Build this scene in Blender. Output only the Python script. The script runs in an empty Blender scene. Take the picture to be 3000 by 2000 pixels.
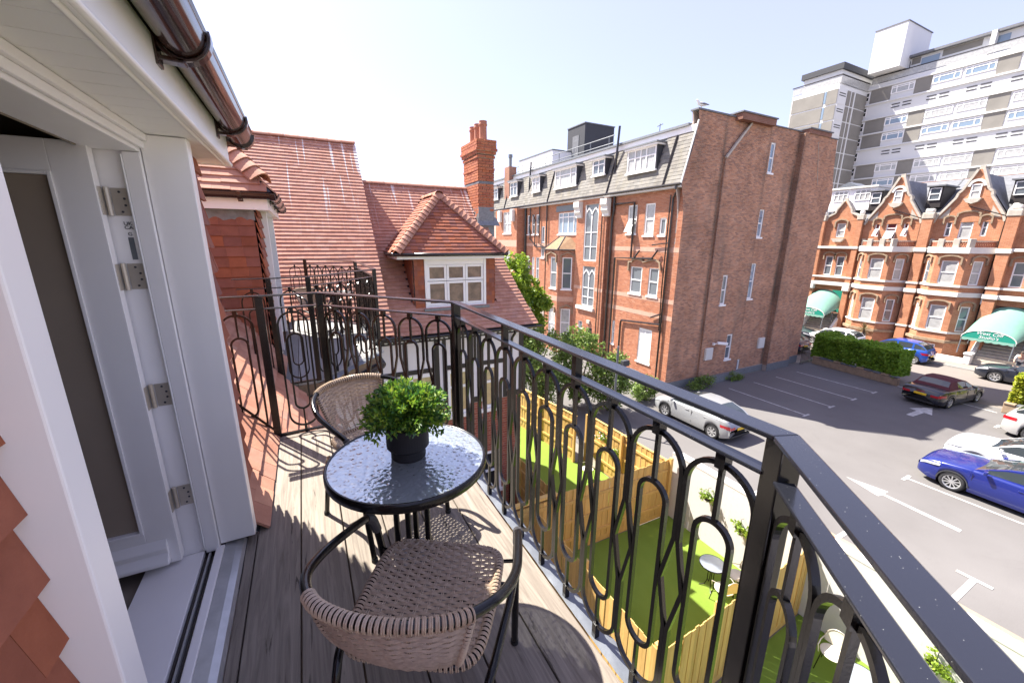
import bpy, math, random
import numpy as np
from mathutils import Vector, Matrix
rnd = random.Random(11)
R_ = math.radians
sc = bpy.context.scene
COL = sc.collection
PI = math.pi
GZ = -7.0

# ------------------------------------------------------------------ camera
CAM = Vector((0.0, 0.0, 1.49))
th, yaw, roll = 0.247821299, 0.474743919, -0.00743555
fw = Vector((math.sin(yaw) * math.cos(th), math.cos(yaw) * math.cos(th), -math.sin(th)))
rt = Vector((math.cos(yaw), -math.sin(yaw), 0))
dn = fw.cross(rt)
c_, s_ = math.cos(roll), math.sin(roll)
rt2 = c_ * rt + s_ * dn
dn2 = -s_ * rt + c_ * dn
cd = bpy.data.cameras.new('camera')
cam = bpy.data.objects.new('camera', cd)
COL.objects.link(cam)
cam.matrix_world = Matrix(((rt2.x, -dn2.x, -fw.x, CAM.x), (rt2.y, -dn2.y, -fw.y, CAM.y), (rt2.z, -dn2.z, -fw.z, CAM.z), (0, 0, 0, 1)))
cd.sensor_width = 36
cd.lens = 36 * 1171.38 / 3000
cd.clip_start = 0.02
cd.clip_end = 3000
sc.camera = cam

# ------------------------------------------------------------------ light
SUN_EL, SUN_AZ = R_(54.2), R_(30)      # azimuth measured from +Y towards -X
W = bpy.data.worlds.new('World')
sc.world = W
W.use_nodes = True
wn = W.node_tree
for n in list(wn.nodes):
    wn.nodes.remove(n)
sky = wn.nodes.new('ShaderNodeTexSky')
sky.sky_type = 'NISHITA'
sky.sun_disc = False
sky.sun_elevation = SUN_EL
sky.sun_rotation = -SUN_AZ
sky.altitude = 20
sky.air_density = 1.0
sky.dust_density = 1.4
sky.ozone_density = 1.6
bg = wn.nodes.new('ShaderNodeBackground')
bg.inputs['Strength'].default_value = 0.112
wo = wn.nodes.new('ShaderNodeOutputWorld')
pale = wn.nodes.new('ShaderNodeMix')
pale.data_type = 'RGBA'
pale.inputs[0].default_value = .55
pale.inputs[7].default_value = (2.25, 2.0, 3.2, 1)
wn.links.new(sky.outputs[0], pale.inputs[6])
wn.links.new(pale.outputs[2], bg.inputs[0])
wn.links.new(bg.outputs[0], wo.inputs[0])
sd = bpy.data.lights.new('sun', 'SUN')
sd.energy = 4.8
sd.angle = R_(0.5)
sd.color = (1.0, 0.94, 0.85)
sun = bpy.data.objects.new('sun', sd)
COL.objects.link(sun)
S = Vector((-math.sin(SUN_AZ) * math.cos(SUN_EL), math.cos(SUN_AZ) * math.cos(SUN_EL), math.sin(SUN_EL)))
sun.rotation_euler = S.to_track_quat('Z', 'Y').to_euler()
sc.view_settings.view_transform = 'Standard'
sc.view_settings.look = 'None'
sc.view_settings.exposure = 1.74
sc.view_settings.gamma = 1
sc.view_settings.use_curve_mapping = False
sc.cycles.max_bounces = 8
sc.cycles.transparent_max_bounces = 16
sc.cycles.caustics_reflective = False
sc.cycles.caustics_refractive = False
sc.cycles.sample_clamp_indirect = 6
sc.cycles.use_denoising = True

# ------------------------------------------------------------------ mesh helpers
ORG = {}


class MB:
    def __init__(self):
        self.v = []
        self.f = []

    def add(self, vs, fs):
        o = len(self.v)
        self.v += [tuple(p) for p in vs]
        self.f += [tuple(i + o for i in q) for q in fs]
        return self

    def poly(self, *pts):
        return self.add(pts, [tuple(range(len(pts)))])

    def box(self, x0, x1, y0, y1, z0, z1):
        return self.add([(x0, y0, z0), (x1, y0, z0), (x1, y1, z0), (x0, y1, z0), (x0, y0, z1), (x1, y0, z1), (x1, y1, z1), (x0, y1, z1)],
                        [(3, 2, 1, 0), (4, 5, 6, 7), (0, 1, 5, 4), (1, 2, 6, 5), (2, 3, 7, 6), (3, 0, 4, 7)])

    def mbox(self, M, hx, hy, hz):
        vs = [M @ Vector((sx * hx, sy * hy, sz * hz)) for sz in (-1, 1) for sx, sy in ((-1, -1), (1, -1), (1, 1), (-1, 1))]
        return self.add(vs, [(3, 2, 1, 0), (4, 5, 6, 7), (0, 1, 5, 4), (1, 2, 6, 5), (2, 3, 7, 6), (3, 0, 4, 7)])

    def beam(self, p, q, w, h, up=(0, 0, 1)):
        p, q, up = Vector(p), Vector(q), Vector(up)
        d = (q - p).normalized()
        s = d.cross(up).normalized()
        u = s.cross(d).normalized()
        M = Matrix((s, d, u)).transposed().to_4x4()
        M.translation = (p + q) / 2
        return self.mbox(M, w / 2, (q - p).length / 2, h / 2)

    def prism(self, pts, axis, a, b):
        def P(p, t):
            return {'x': (t, p[0], p[1]), 'y': (p[0], t, p[1]), 'z': (p[0], p[1], t)}[axis]
        n = len(pts)
        vs = [P(p, a) for p in pts] + [P(p, b) for p in pts]
        fs = [tuple(range(n))[::-1], tuple(range(n, 2 * n))] + [(i, (i + 1) % n, n + (i + 1) % n, n + i) for i in range(n)]
        return self.add(vs, fs)

    def tube(self, pts, r, n=8, closed=False, caps=True):
        pts = [Vector(p) for p in pts]
        m = len(pts)
        rs = r if isinstance(r, (list, tuple)) else [r] * m
        ref = None
        vs = []
        for i in range(m):
            a = pts[(i - 1) % m] if (closed or i > 0) else pts[i]
            b = pts[(i + 1) % m] if (closed or i < m - 1) else pts[i]
            t = (b - a)
            if t.length < 1e-9:
                t = Vector((0, 0, 1))
            t.normalize()
            if ref is None:
                ref = t.cross(Vector((0, 0, 1)))
                if ref.length < .05:
                    ref = t.cross(Vector((1, 0, 0)))
            ref = (ref - t * ref.dot(t)).normalized()
            bi = t.cross(ref)
            for k in range(n):
                an = 2 * PI * k / n
                vs.append(pts[i] + (ref * math.cos(an) + bi * math.sin(an)) * rs[i])
        fs = []
        for i in range(m if closed else m - 1):
            j = (i + 1) % m
            for k in range(n):
                l = (k + 1) % n
                fs.append((i * n + k, i * n + l, j * n + l, j * n + k))
        if caps and not closed:
            fs.append(tuple(range(n))[::-1])
            fs.append(tuple((m - 1) * n + k for k in range(n)))
        return self.add(vs, fs)

    def bar(self, pts, nrm, w, h, closed=True):
        """rectangular bar along a planar path; nrm = plane normal, w in plane, h along the normal"""
        pts = [Vector(p) for p in pts]
        N = Vector(nrm).normalized()
        m = len(pts)
        vs = []
        for i in range(m):
            a = pts[(i - 1) % m] if (closed or i > 0) else None
            b = pts[(i + 1) % m] if (closed or i < m - 1) else None
            d1 = (pts[i] - a).normalized() if a is not None else (b - pts[i]).normalized()
            d2 = (b - pts[i]).normalized() if b is not None else d1
            s1, s2 = d1.cross(N), d2.cross(N)
            s = (s1 + s2)
            s.normalize()
            k = 1 / max(.5, s.dot(s1))
            s = s * (w / 2 * k)
            for sx, sy in ((1, 1), (1, -1), (-1, -1), (-1, 1)):
                vs.append(pts[i] + s * sx + N * (h / 2 * sy))
        fs = []
        for i in range(m if closed else m - 1):
            j = (i + 1) % m
            for k in range(4):
                l = (k + 1) % 4
                fs.append((i * 4 + k, i * 4 + l, j * 4 + l, j * 4 + k))
        if not closed:
            fs += [(3, 2, 1, 0), tuple((m - 1) * 4 + k for k in range(4))]
        return self.add(vs, fs)

    def lathe(self, cx, cy, prof, n=24, cap=True, axis='z'):
        m = len(prof)
        vs = []
        for r, z in prof:
            for k in range(n):
                a = 2 * PI * k / n
                p = (r * math.cos(a), r * math.sin(a), z)
                if axis == 'z':
                    vs.append((cx + p[0], cy + p[1], p[2]))
                else:
                    vs.append((p[2], cx + p[0], cy + p[1]))   # axis along x
        fs = [(i * n + k, i * n + (k + 1) % n, (i + 1) * n + (k + 1) % n, (i + 1) * n + k) for i in range(m - 1) for k in range(n)]
        if cap:
            fs += [tuple(range(n))[::-1], tuple((m - 1) * n + k for k in range(n))]
        return self.add(vs, fs)

    def grid(self, P, nu, nv):
        vs = [P(i / nu, j / nv) for j in range(nv + 1) for i in range(nu + 1)]
        fs = [(j * (nu + 1) + i, j * (nu + 1) + i + 1, (j + 1) * (nu + 1) + i + 1, (j + 1) * (nu + 1) + i) for j in range(nv) for i in range(nu)]
        return self.add(vs, fs)

    def build(self, name, mat, parent=None, smooth=False, bevel=0, local=False):
        me = bpy.data.meshes.new(name)
        o = Vector(ORG.get(parent.name, (0, 0, 0))) if parent is not None else Vector((0, 0, 0))
        if parent is None or o.length == 0:
            me.from_pydata(self.v, [], self.f)
        else:
            me.from_pydata([(p[0] - o.x, p[1] - o.y, p[2] - o.z) for p in self.v], [], self.f)
        me.materials.append(mat)
        if smooth:
            me.polygons.foreach_set('use_smooth', [True] * len(me.polygons))
        ob = bpy.data.objects.new(name, me)
        COL.objects.link(ob)
        if parent is not None:
            ob.parent = parent
        ORG[ob.name] = tuple(o)
        if bevel:
            b = ob.modifiers.new('bevel', 'BEVEL')
            b.width = bevel
            b.segments = 2
            b.limit_method = 'ANGLE'
        return ob


def thing(name, label, cat, loc=(0, 0, 0), group=None, local=False):
    o = bpy.data.objects.new(name, None)
    COL.objects.link(o)
    o.empty_display_size = .1
    o['label'] = label
    o['category'] = cat
    if group:
        o['group'] = group
    o.location = loc
    ORG[o.name] = tuple(loc)
    return o


def tag(o, label, cat, group=None):
    o['label'] = label
    o['category'] = cat
    if group:
        o['group'] = group
    return o


def kind(o, k):
    o['kind'] = k
    return o


def copy_tree(o, parent=None, mats=None):
    c = o.copy()
    COL.objects.link(c)
    if parent is not None:
        c.parent = parent
    if mats and c.type == 'MESH':
        src = c.data.materials[0].name
        if src in mats:
            c.material_slots[0].link = 'OBJECT'
            c.material_slots[0].material = mats[src]
    ORG[c.name] = ORG.get(o.name, (0, 0, 0))
    for ch in o.children:
        copy_tree(ch, c, mats)
    return c


UNIT_V = np.array([(-.5, 0, 0), (.5, 0, 0), (.5, 1, 0), (-.5, 1, 0), (-.5, 0, 1), (.5, 0, 1), (.5, 1, 1), (-.5, 1, 1)], float)
UNIT_F = [(3, 2, 1, 0), (4, 5, 6, 7), (0, 1, 5, 4), (1, 2, 6, 5), (2, 3, 7, 6), (3, 0, 4, 7)]
_unit = {}


def unit_mesh(name, mat):
    k = (name, mat.name)
    if k not in _unit:
        me = bpy.data.meshes.new(name)
        me.from_pydata([tuple(p) for p in UNIT_V], [], UNIT_F)
        me.materials.append(mat)
        _unit[k] = me
    return _unit[k]


def pieces(parent, name, stuff, mat, mats, limit=300, keep=None):
    """mats = 4x4 matrices of the unit box.  The nearest ones become parts, the rest one joined part."""
    o = Vector(ORG.get(parent.name, (0, 0, 0)))
    mats = sorted(mats, key=lambda m: (Vector(m.translation) - CAM).length + (0 if keep is None or keep(m.translation) else 1000))
    me = unit_mesh(name, mat)
    T = Matrix.Translation(-o)
    for m in mats[:limit]:
        ob = bpy.data.objects.new(name, me)
        COL.objects.link(ob)
        ob.parent = parent
        ob.matrix_basis = T @ m
        ORG[ob.name] = tuple(o)
    rest = mats[limit:]
    if rest:
        A = np.array([np.array(m) for m in rest])
        V = np.einsum('nij,kj->nki', A[:, :3, :3], UNIT_V) + A[:, None, :3, 3] - np.array(o)[None, None]
        n = len(rest)
        F = (np.array(UNIT_F)[None] + (np.arange(n) * 8)[:, None, None]).reshape(-1, 4)
        me2 = bpy.data.meshes.new(stuff)
        me2.vertices.add(n * 8)
        me2.vertices.foreach_set('co', V.reshape(-1))
        me2.loops.add(F.size)
        me2.loops.foreach_set('vertex_index', F.reshape(-1))
        me2.polygons.add(len(F))
        me2.polygons.foreach_set('loop_start', np.arange(len(F)) * 4)
        me2.polygons.foreach_set('use_smooth', np.zeros(len(F), bool))
        me2.update(calc_edges=True)
        me2.materials.append(mat)
        ob = bpy.data.objects.new(stuff, me2)
        COL.objects.link(ob)
        ob.parent = parent
        ob['kind'] = 'stuff'
        ORG[ob.name] = tuple(o)


def mat_cols(a, b, c, o):
    m = Matrix((a, b, c)).transposed().to_4x4()
    m.translation = o
    return m


def row_range(poly, v):
    us = []
    n = len(poly)
    for i in range(n):
        (u0, v0), (u1, v1) = poly[i], poly[(i + 1) % n]
        if (v0 - v) * (v1 - v) < 0:
            us.append(u0 + (u1 - u0) * (v - v0) / (v1 - v0))
    us.sort()
    return [(us[i], us[i + 1]) for i in range(0, len(us) - 1, 2)]


def tile_field(O, U, V, poly, gauge=.105, w=.17, over=1.45, thk=.013, tilt=1.7, jit=.004):
    O, U, V = Vector(O), Vector(U).normalized(), Vector(V).normalized()
    N = U.cross(V).normalized()
    out = []
    vmin = min(p[1] for p in poly)
    vmax = max(p[1] for p in poly)
    k = 0
    v = vmin
    while v < vmax - .02:
        for (a, b) in row_range(poly, v + gauge * .5):
            u = a - (w / 2 if k % 2 else 0)
            while u < b - .012:
                x0, x1 = max(u, a), min(u + w, b)
                u += w
                if x1 - x0 < .02:
                    continue
                L = gauge * over
                h0 = thk * tilt + rnd.uniform(-.3, .5) * jit
                dv = (V * L - N * h0).normalized()
                nn = U.cross(dv)
                org = O + U * ((x0 + x1) / 2) + V * (v + rnd.uniform(-jit, jit)) + N * h0
                out.append(mat_cols(U * (x1 - x0 - .0014), dv * L, nn * thk, org))
        v += gauge
        k += 1
    return out


class Frame:
    """vertical wall frame: u along the wall, z up, d outwards"""

    def __init__(self, O, U, N):
        self.O, self.U, self.N = Vector(O), Vector(U).normalized(), Vector(N).normalized()

    def P(self, u, z, d=0):
        return self.O + self.U * u + Vector((0, 0, z)) + self.N * d

    def box(self, mb, u0, u1, z0, z1, d0, d1):
        c = self.P((u0 + u1) / 2, (z0 + z1) / 2, (d0 + d1) / 2)
        M = mat_cols(self.U, self.N, Vector((0, 0, 1)), c)
        return mb.mbox(M, abs(u1 - u0) / 2, abs(d1 - d0) / 2, abs(z1 - z0) / 2)

    def wall(self, mb, u0, u1, z0, z1, holes=(), depth=.12):
        us = sorted(set([u0, u1] + [min(max(h[k], u0), u1) for h in holes for k in (0, 1)]))
        zs = sorted(set([z0, z1] + [min(max(h[k], z0), z1) for h in holes for k in (2, 3)]))
        for i in range(len(us) - 1):
            for j in range(len(zs) - 1):
                cu, cz = (us[i] + us[i + 1]) / 2, (zs[j] + zs[j + 1]) / 2
                if any(h[0] < cu < h[1] and h[2] < cz < h[3] for h in holes):
                    continue
                mb.poly(self.P(us[i], zs[j]), self.P(us[i + 1], zs[j]), self.P(us[i + 1], zs[j + 1]), self.P(us[i], zs[j + 1]))
        for a, b, c, d in holes:
            for p, q in (((a, c), (b, c)), ((b, c), (b, d)), ((b, d), (a, d)), ((a, d), (a, c))):
                mb.poly(self.P(p[0], p[1]), self.P(q[0], q[1]), self.P(q[0], q[1], -depth), self.P(p[0], p[1], -depth))
        return mb

    def bricks(self, u0, u1, z0, z1, holes=(), inside=None, L=.225, Hh=.075, proud=.008, m=.011, edges=None, jit=.003):
        out = []
        j = 0
        z = z0
        Z = Vector((0, 0, 1))
        while z < z1 - .02:
            spans = [(u0, u1)]
            if edges:
                e = edges(z + Hh / 2)
                spans = [e] if e else []
            for h in holes:
                if h[2] - .01 < z + Hh / 2 < h[3] + .01:
                    ns = []
                    for a, b in spans:
                        if h[1] <= a or h[0] >= b:
                            ns.append((a, b))
                        else:
                            if h[0] > a:
                                ns.append((a, h[0]))
                            if h[1] < b:
                                ns.append((h[1], b))
                    spans = ns
            for a, b in spans:
                st = math.floor((a - u0) / L) * L + u0 - (L / 2 if j % 2 else 0)
                u = st
                while u < b:
                    x0, x1 = max(u, a), min(u + L, b)
                    u += L
                    if x1 - x0 < .03:
                        continue
                    out.append(mat_cols(self.U * (x1 - x0 - m), Z * (Hh - m), self.N * (proud + .012 + rnd.uniform(-jit, jit)), self.P((x0 + x1) / 2, z + m / 2, -.012)))
            z += Hh
            j += 1
        return out


def window(parent, F, u0, u1, z0, z1, d=-.08, style='sash', fm=None, gm=None, sill=True, t=.055, rows=(.5,), cols=(), name='window', sillm=None):
    """white frame with bars (part), pane (sub-part), sill (sub-part)"""
    fm = fm or MT['white_frame']
    gm = gm or MT['pane']
    mb = MB()
    F.box(mb, u0, u0 + t, z0, z1, d - .03, d + .03)
    F.box(mb, u1 - t, u1, z0, z1, d - .03, d + .03)
    F.box(mb, u0 + t, u1 - t, z0, z0 + t, d - .03, d + .029)
    F.box(mb, u0 + t, u1 - t, z1 - t, z1, d - .03, d + .029)
    for r in rows:
        zz = z0 + (z1 - z0) * r
        F.box(mb, u0 + t, u1 - t, zz - t * .45, zz + t * .45, d - .025, d + .025)
    for c in cols:
        uu = u0 + (u1 - u0) * c
        F.box(mb, uu - t * .45, uu + t * .45, z0 + t, z1 - t, d - .027, d + .027)
    o = mb.build(name, fm, parent)
    g = MB().add([F.P(u0 + .01, z0 + .01, d - .012), F.P(u1 - .01, z0 + .01, d - .012), F.P(u1 - .01, z1 - .01, d - .012), F.P(u0 + .01, z1 - .01, d - .012)], [(0, 1, 2, 3)])
    g.build('pane', gm, o)
    if sill:
        s = MB()
        F.box(s, u0 - .08, u1 + .08, z0 - .1, z0 - .004, d - .05, .07)
        s.build('sill', sillm or MT['white_frame'], o)
    return o


# ------------------------------------------------------------------ materials
MT = {}


def hexc(r, g, b):
    f = lambda c: (c / 255 / 12.92) if c / 255 <= .04045 else ((c / 255 + .055) / 1.055) ** 2.4
    return (f(r), f(g), f(b), 1)


class NT:
    def __init__(self, name):
        m = bpy.data.materials.new(name)
        m.use_nodes = True
        self.m = m
        self.t = m.node_tree
        self.b = self.t.nodes['Principled BSDF']
        MT[name] = m

    def n(self, typ, **kw):
        nd = self.t.nodes.new(typ)
        for k, v in kw.items():
            if k[0] == '_':
                nd.inputs[k[1:].replace('_', ' ')].default_value = v
            else:
                setattr(nd, k, v)
        return nd

    def l(self, a, b):
        self.t.links.new(a, b)

    def coord(self, scale=(1, 1, 1), kind='Object', rot=(0, 0, 0)):
        tc = self.n('ShaderNodeTexCoord')
        mp = self.n('ShaderNodeMapping')
        mp.inputs['Scale'].default_value = scale
        mp.inputs['Rotation'].default_value = rot
        self.l(tc.outputs[kind], mp.inputs['Vector'])
        return mp.outputs[0]

    def world(self, scale=(1, 1, 1)):
        g = self.n('ShaderNodeNewGeometry')
        mp = self.n('ShaderNodeMapping')
        mp.inputs['Scale'].default_value = scale
        self.l(g.outputs['Position'], mp.inputs['Vector'])
        return mp.outputs[0]

    def noise(self, vec, scale, detail=4, rough=.55, dist=0):
        nd = self.n('ShaderNodeTexNoise')
        nd.inputs['Scale'].default_value = scale
        nd.inputs['Detail'].default_value = detail
        nd.inputs['Roughness'].default_value = rough
        nd.inputs['Distortion'].default_value = dist
        if vec is not None:
            self.l(vec, nd.inputs['Vector'])
        return nd.outputs['Fac']

    def ramp(self, fac, stops):
        r = self.n('ShaderNodeValToRGB')
        els = r.color_ramp.elements
        while len(els) < len(stops):
            els.new(.5)
        for e, (p, c) in zip(els, stops):
            e.position = p
            e.color = c if len(c) == 4 else (*c, 1)
        self.l(fac, r.inputs[0])
        return r.outputs[0]

    def mix(self, fac, a, b, mode='MIX'):
        nd = self.n('ShaderNodeMix', data_type='RGBA', blend_type=mode)
        for i, x in ((0, fac), (6, a), (7, b)):
            if isinstance(x, (int, float)):
                nd.inputs[i].default_value = x
            elif isinstance(x, tuple):
                nd.inputs[i].default_value = x if len(x) == 4 else (*x, 1)
            else:
                self.l(x, nd.inputs[i])
        return nd.outputs[2]

    def math(self, op, a, b=0.0, clamp=False):
        nd = self.n('ShaderNodeMath', operation=op, use_clamp=clamp)
        for i, x in enumerate((a, b)):
            if isinstance(x, (int, float)):
                nd.inputs[i].default_value = x
            else:
                self.l(x, nd.inputs[i])
        return nd.outputs[0]

    def rand(self):
        oi = self.n('ShaderNodeObjectInfo')
        g = self.n('ShaderNodeNewGeometry')
        s = self.math('ADD', oi.outputs['Random'], g.outputs['Random Per Island'])
        return self.math('FRACT', s)

    def bump(self, h, strength=.3, dist=.01):
        b = self.n('ShaderNodeBump')
        b.inputs['Strength'].default_value = strength
        b.inputs['Distance'].default_value = dist
        self.l(h, b.inputs['Height'])
        self.l(b.outputs[0], self.b.inputs['Normal'])

    def set(self, col=None, rough=None, metal=None, spec=None):
        if col is not None:
            if isinstance(col, tuple):
                self.b.inputs['Base Color'].default_value = col if len(col) == 4 else (*col, 1)
            else:
                self.l(col, self.b.inputs['Base Color'])
        if rough is not None:
            if isinstance(rough, (int, float)):
                self.b.inputs['Roughness'].default_value = rough
            else:
                self.l(rough, self.b.inputs['Roughness'])
        if metal is not None:
            self.b.inputs['Metallic'].default_value = metal
        if spec is not None:
            self.b.inputs['Specular IOR Level'].default_value = spec
        return self.m


def simple(name, col, rough=.5, metal=0, spec=.5, var=.0, vscale=6, bump=0, bscale=60, col2=None, coat=0, dark=.75):
    n = NT(name)
    c = col
    if var:
        v = n.noise(n.coord(), vscale, 5)
        d = col2 or tuple(x * dark for x in col[:3])
        c = n.mix(n.math('MULTIPLY', n.ramp(v, [(.35, (0, 0, 0)), (.65, (1, 1, 1))]), var), col, d)
    n.set(c, rough, metal, spec)
    if coat:
        n.b.inputs['Coat Weight'].default_value = coat
        n.b.inputs['Coat Roughness'].default_value = .04
    if bump:
        n.bump(n.noise(n.coord(), bscale, 3), bump, .01)
    return n.m


def piece_mat(name, cols, rough=.85, noise_scale=14, noise_amt=.35, bump=.25, stain=None, bscale=90, spec=.3):
    """colour differs from piece to piece, with blotches over it"""
    n = NT(name)
    r = n.rand()
    k = len(cols)
    c = n.ramp(r, [(i / max(1, k - 1), x) for i, x in enumerate(cols)])
    w = n.world()
    v = n.noise(w, noise_scale, 5, .6)
    c = n.mix(n.math('MULTIPLY', n.ramp(v, [(.35, (0, 0, 0)), (.7, (1, 1, 1))]), noise_amt), c, n.mix(1.0, c, (.55, .5, .47), 'MULTIPLY'))
    if stain:
        sv = n.noise(n.world(stain[0]), stain[1], 5, .6)
        c = n.mix(n.math('MULTIPLY', n.ramp(sv, [(stain[3], (0, 0, 0)), (stain[3] + .18, (1, 1, 1))]), stain[2]), c, stain[4])
    n.set(c, rough, 0, spec)
    n.bump(n.noise(w, bscale, 4), bump, .006)
    return n.m


simple('white_gloss', (.90, .88, .86), .35, var=.25, vscale=3, dark=.93)
simple('white_frame', (.89, .87, .86), .4, var=.3, vscale=5, dark=.9)
simple('white_render', (.62, .60, .57), .85, var=.0)
simple('black_metal', (.006, .0055, .0055), .22, 0, .42, var=.4, vscale=30, bump=.03, bscale=160, dark=1.8)
simple('black_plastic', (.022, .016, .014), .22, 0, .6)
simple('brown_plastic', (.030, .013, .010), .12, 0, .8)
simple('steel', (.60, .54, .46), .36, .5, .5, var=.3, vscale=40)
simple('lead', (.22, .235, .25), .55, .2, .5, var=.7, vscale=18, bump=.2, bscale=25, dark=.6)
simple('lead_pale', (.17, .185, .205), .5, .25, .5, var=.7, vscale=14, bump=.25, bscale=25, dark=.7)
simple('aluminium', (.50, .51, .52), .4, .6, .5, var=.6, vscale=14, bump=.05, dark=.75)
simple('rubber', (.02, .02, .02), .7)
simple('room_wall', (.28, .235, .19), .8)
simple('interior_glass', (.36, .295, .23), .12, 0, .5, var=.5, vscale=1.2, dark=.7)
simple('mortar', (.55, .46, .39), .95, var=.5, vscale=10)
simple('mortar_dark', (.44, .36, .31), .95, var=.5, vscale=6)
simple('timber_dark', (.024, .018, .017), .6, var=.4, vscale=9, bump=.2, bscale=40)
simple('plaster', (.78, .74, .76), .85, var=.3, vscale=2, bump=.1, bscale=50, dark=.92)
simple('stone_pale', (.50, .45, .38), .85, var=.7, vscale=5, bump=.2, bscale=30, dark=.7)
simple('stone_white', (.68, .66, .62), .8, var=.5, vscale=4, dark=.85)
simple('stone_brown', (.36, .26, .17), .85, var=.8, vscale=5, bump=.2, bscale=30, dark=.65)
simple('pink_band', (.56, .33, .24), .9, var=.6, vscale=6, dark=.8)
simple('grey_dark', (.045, .047, .055), .7, var=.4, vscale=3)
simple('pane', (.13, .15, .17), .05, 0, .9)
simple('pane_dark', (.025, .028, .03), .04, 0, .8)
simple('pane_curtain', (.46, .46, .45), .12, 0, .6, var=.6, vscale=4, dark=.6)
simple('pane_blue', (.20, .27, .35), .05, 0, .9)
simple('pane_fence_reflection', (.55, .43, .24), .25, 0, .6, var=.6, vscale=8, dark=.7)  # beige pane colour paints in the reflection of the timber fence
simple('pane_red', (.16, .045, .05), .1, 0, .6)
simple('slate', (.17, .175, .19), .7, var=.8, vscale=4, bump=.3, bscale=12, dark=.65)
simple('pot_black', (.017, .016, .017), .62, 0, .35)
simple('terracotta', (.42, .17, .105), .8, var=.6, vscale=9, dark=.75)
simple('soil', (.04, .03, .02), .95)
simple('trunk', (.14, .10, .07), .9, var=.7, vscale=9, bump=.4, bscale=30)
simple('tyre', (.028, .028, .03), .75)
simple('alloy', (.62, .63, .64), .3, .7)
simple('plate_yellow', (.75, .48, .02), .5)
simple('plate_white', (.75, .75, .75), .5)
simple('lamp_red', (.42, .012, .02), .15, 0, .8)
simple('lamp_clear', (.42, .44, .47), .12, .1, .9)
simple('car_glass', (.035, .045, .05), .03, 0, .9)
simple('car_black', (.015, .015, .017), .5)
simple('soft_top', (.085, .018, .022), .85, bump=.2, bscale=200)
for nm, c in dict(silver=(.30, .31, .32), navy_black=(.012, .014, .022), bright_blue=(.012, .07, .36), deep_blue=(.008, .018, .17), white=(.80, .80, .80), warm_silver=(.50, .49, .47), slate_grey=(.02, .023, .034), dark_blue=(.02, .03, .08)).items():
    simple('paint_' + nm, c, .28, .15 if nm not in ('white',) else 0, .5, coat=.8)
simple('paint_line', (.52, .51, .49), .8, var=.7, vscale=5, bump=.1, col2=(.24, .23, .22))
simple('asphalt_kerb', (.34, .33, .31), .9, var=.6, vscale=5, bump=.2)
simple('rattan', (.50, .385, .28), .45, 0, .5, var=.6, vscale=60, dark=.6)
simple('skin', (.55, .33, .24), .6)
simple('cloth_white', (.78, .78, .77), .9)
simple('cloth_dark', (.05, .055, .07), .9)
simple('hair', (.05, .035, .025), .7)
simple('canopy_green', (.17, .34, .275), .75, var=.35, vscale=3, dark=.8)
simple('canopy_front', (.005, .24, .17), .7)
simple('white_paint', (.80, .80, .80), .6)
simple('feather_white', (.8, .8, .78), .8)
simple('feather_grey', (.18, .18, .2), .8)
simple('cream_mesh', (.66, .62, .50), .7, var=.3)
simple('wrap_dark', (.085, .08, .08), .45)
simple('pane_warm', (.10, .065, .045), .05, 0, .8, var=.9, vscale=5, dark=2.6)
simple('flower', (.75, .7, .72), .8)

# roof and wall tiles, bricks
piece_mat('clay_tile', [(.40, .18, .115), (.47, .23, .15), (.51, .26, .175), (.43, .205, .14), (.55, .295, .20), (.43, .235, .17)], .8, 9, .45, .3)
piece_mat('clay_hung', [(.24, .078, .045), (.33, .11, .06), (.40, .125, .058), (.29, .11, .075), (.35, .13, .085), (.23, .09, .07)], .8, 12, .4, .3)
piece_mat('brick_new', [(.40, .13, .06), (.46, .17, .085), (.36, .12, .065), (.42, .16, .09), (.33, .10, .06)], .85, 14, .4, .35)
piece_mat('brick_wing', [(.30, .085, .05), (.37, .12, .07), (.33, .10, .06), (.27, .075, .05)], .85, 14, .4, .35)
piece_mat('brick_gable', [(.42, .215, .135), (.53, .28, .175), (.58, .315, .20), (.46, .255, .17), (.32, .18, .13), (.54, .32, .22)], .9, .8, .7, .3,
          stain=((1.6, 1.6, .16), .8, .6, .55, (.20, .15, .115, 1)))
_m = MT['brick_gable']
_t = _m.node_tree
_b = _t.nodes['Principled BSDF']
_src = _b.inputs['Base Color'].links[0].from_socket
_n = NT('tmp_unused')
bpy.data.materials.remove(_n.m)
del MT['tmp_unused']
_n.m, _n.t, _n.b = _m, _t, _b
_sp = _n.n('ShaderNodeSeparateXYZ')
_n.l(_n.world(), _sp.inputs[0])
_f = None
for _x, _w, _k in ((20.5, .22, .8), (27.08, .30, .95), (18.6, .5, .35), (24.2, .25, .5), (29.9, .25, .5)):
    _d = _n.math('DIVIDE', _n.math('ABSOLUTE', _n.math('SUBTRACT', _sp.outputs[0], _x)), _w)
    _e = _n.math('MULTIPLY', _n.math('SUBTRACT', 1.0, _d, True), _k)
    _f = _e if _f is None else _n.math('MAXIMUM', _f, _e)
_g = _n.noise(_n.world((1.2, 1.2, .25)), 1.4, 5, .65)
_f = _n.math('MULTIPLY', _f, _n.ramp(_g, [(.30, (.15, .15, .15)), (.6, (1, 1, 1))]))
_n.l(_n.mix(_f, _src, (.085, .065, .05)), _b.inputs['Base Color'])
piece_mat('brick_facade', [(.43, .17, .09), (.50, .22, .125), (.47, .195, .105), (.37, .14, .078), (.55, .27, .165)], .9, 1.4, .3, .3)


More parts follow.
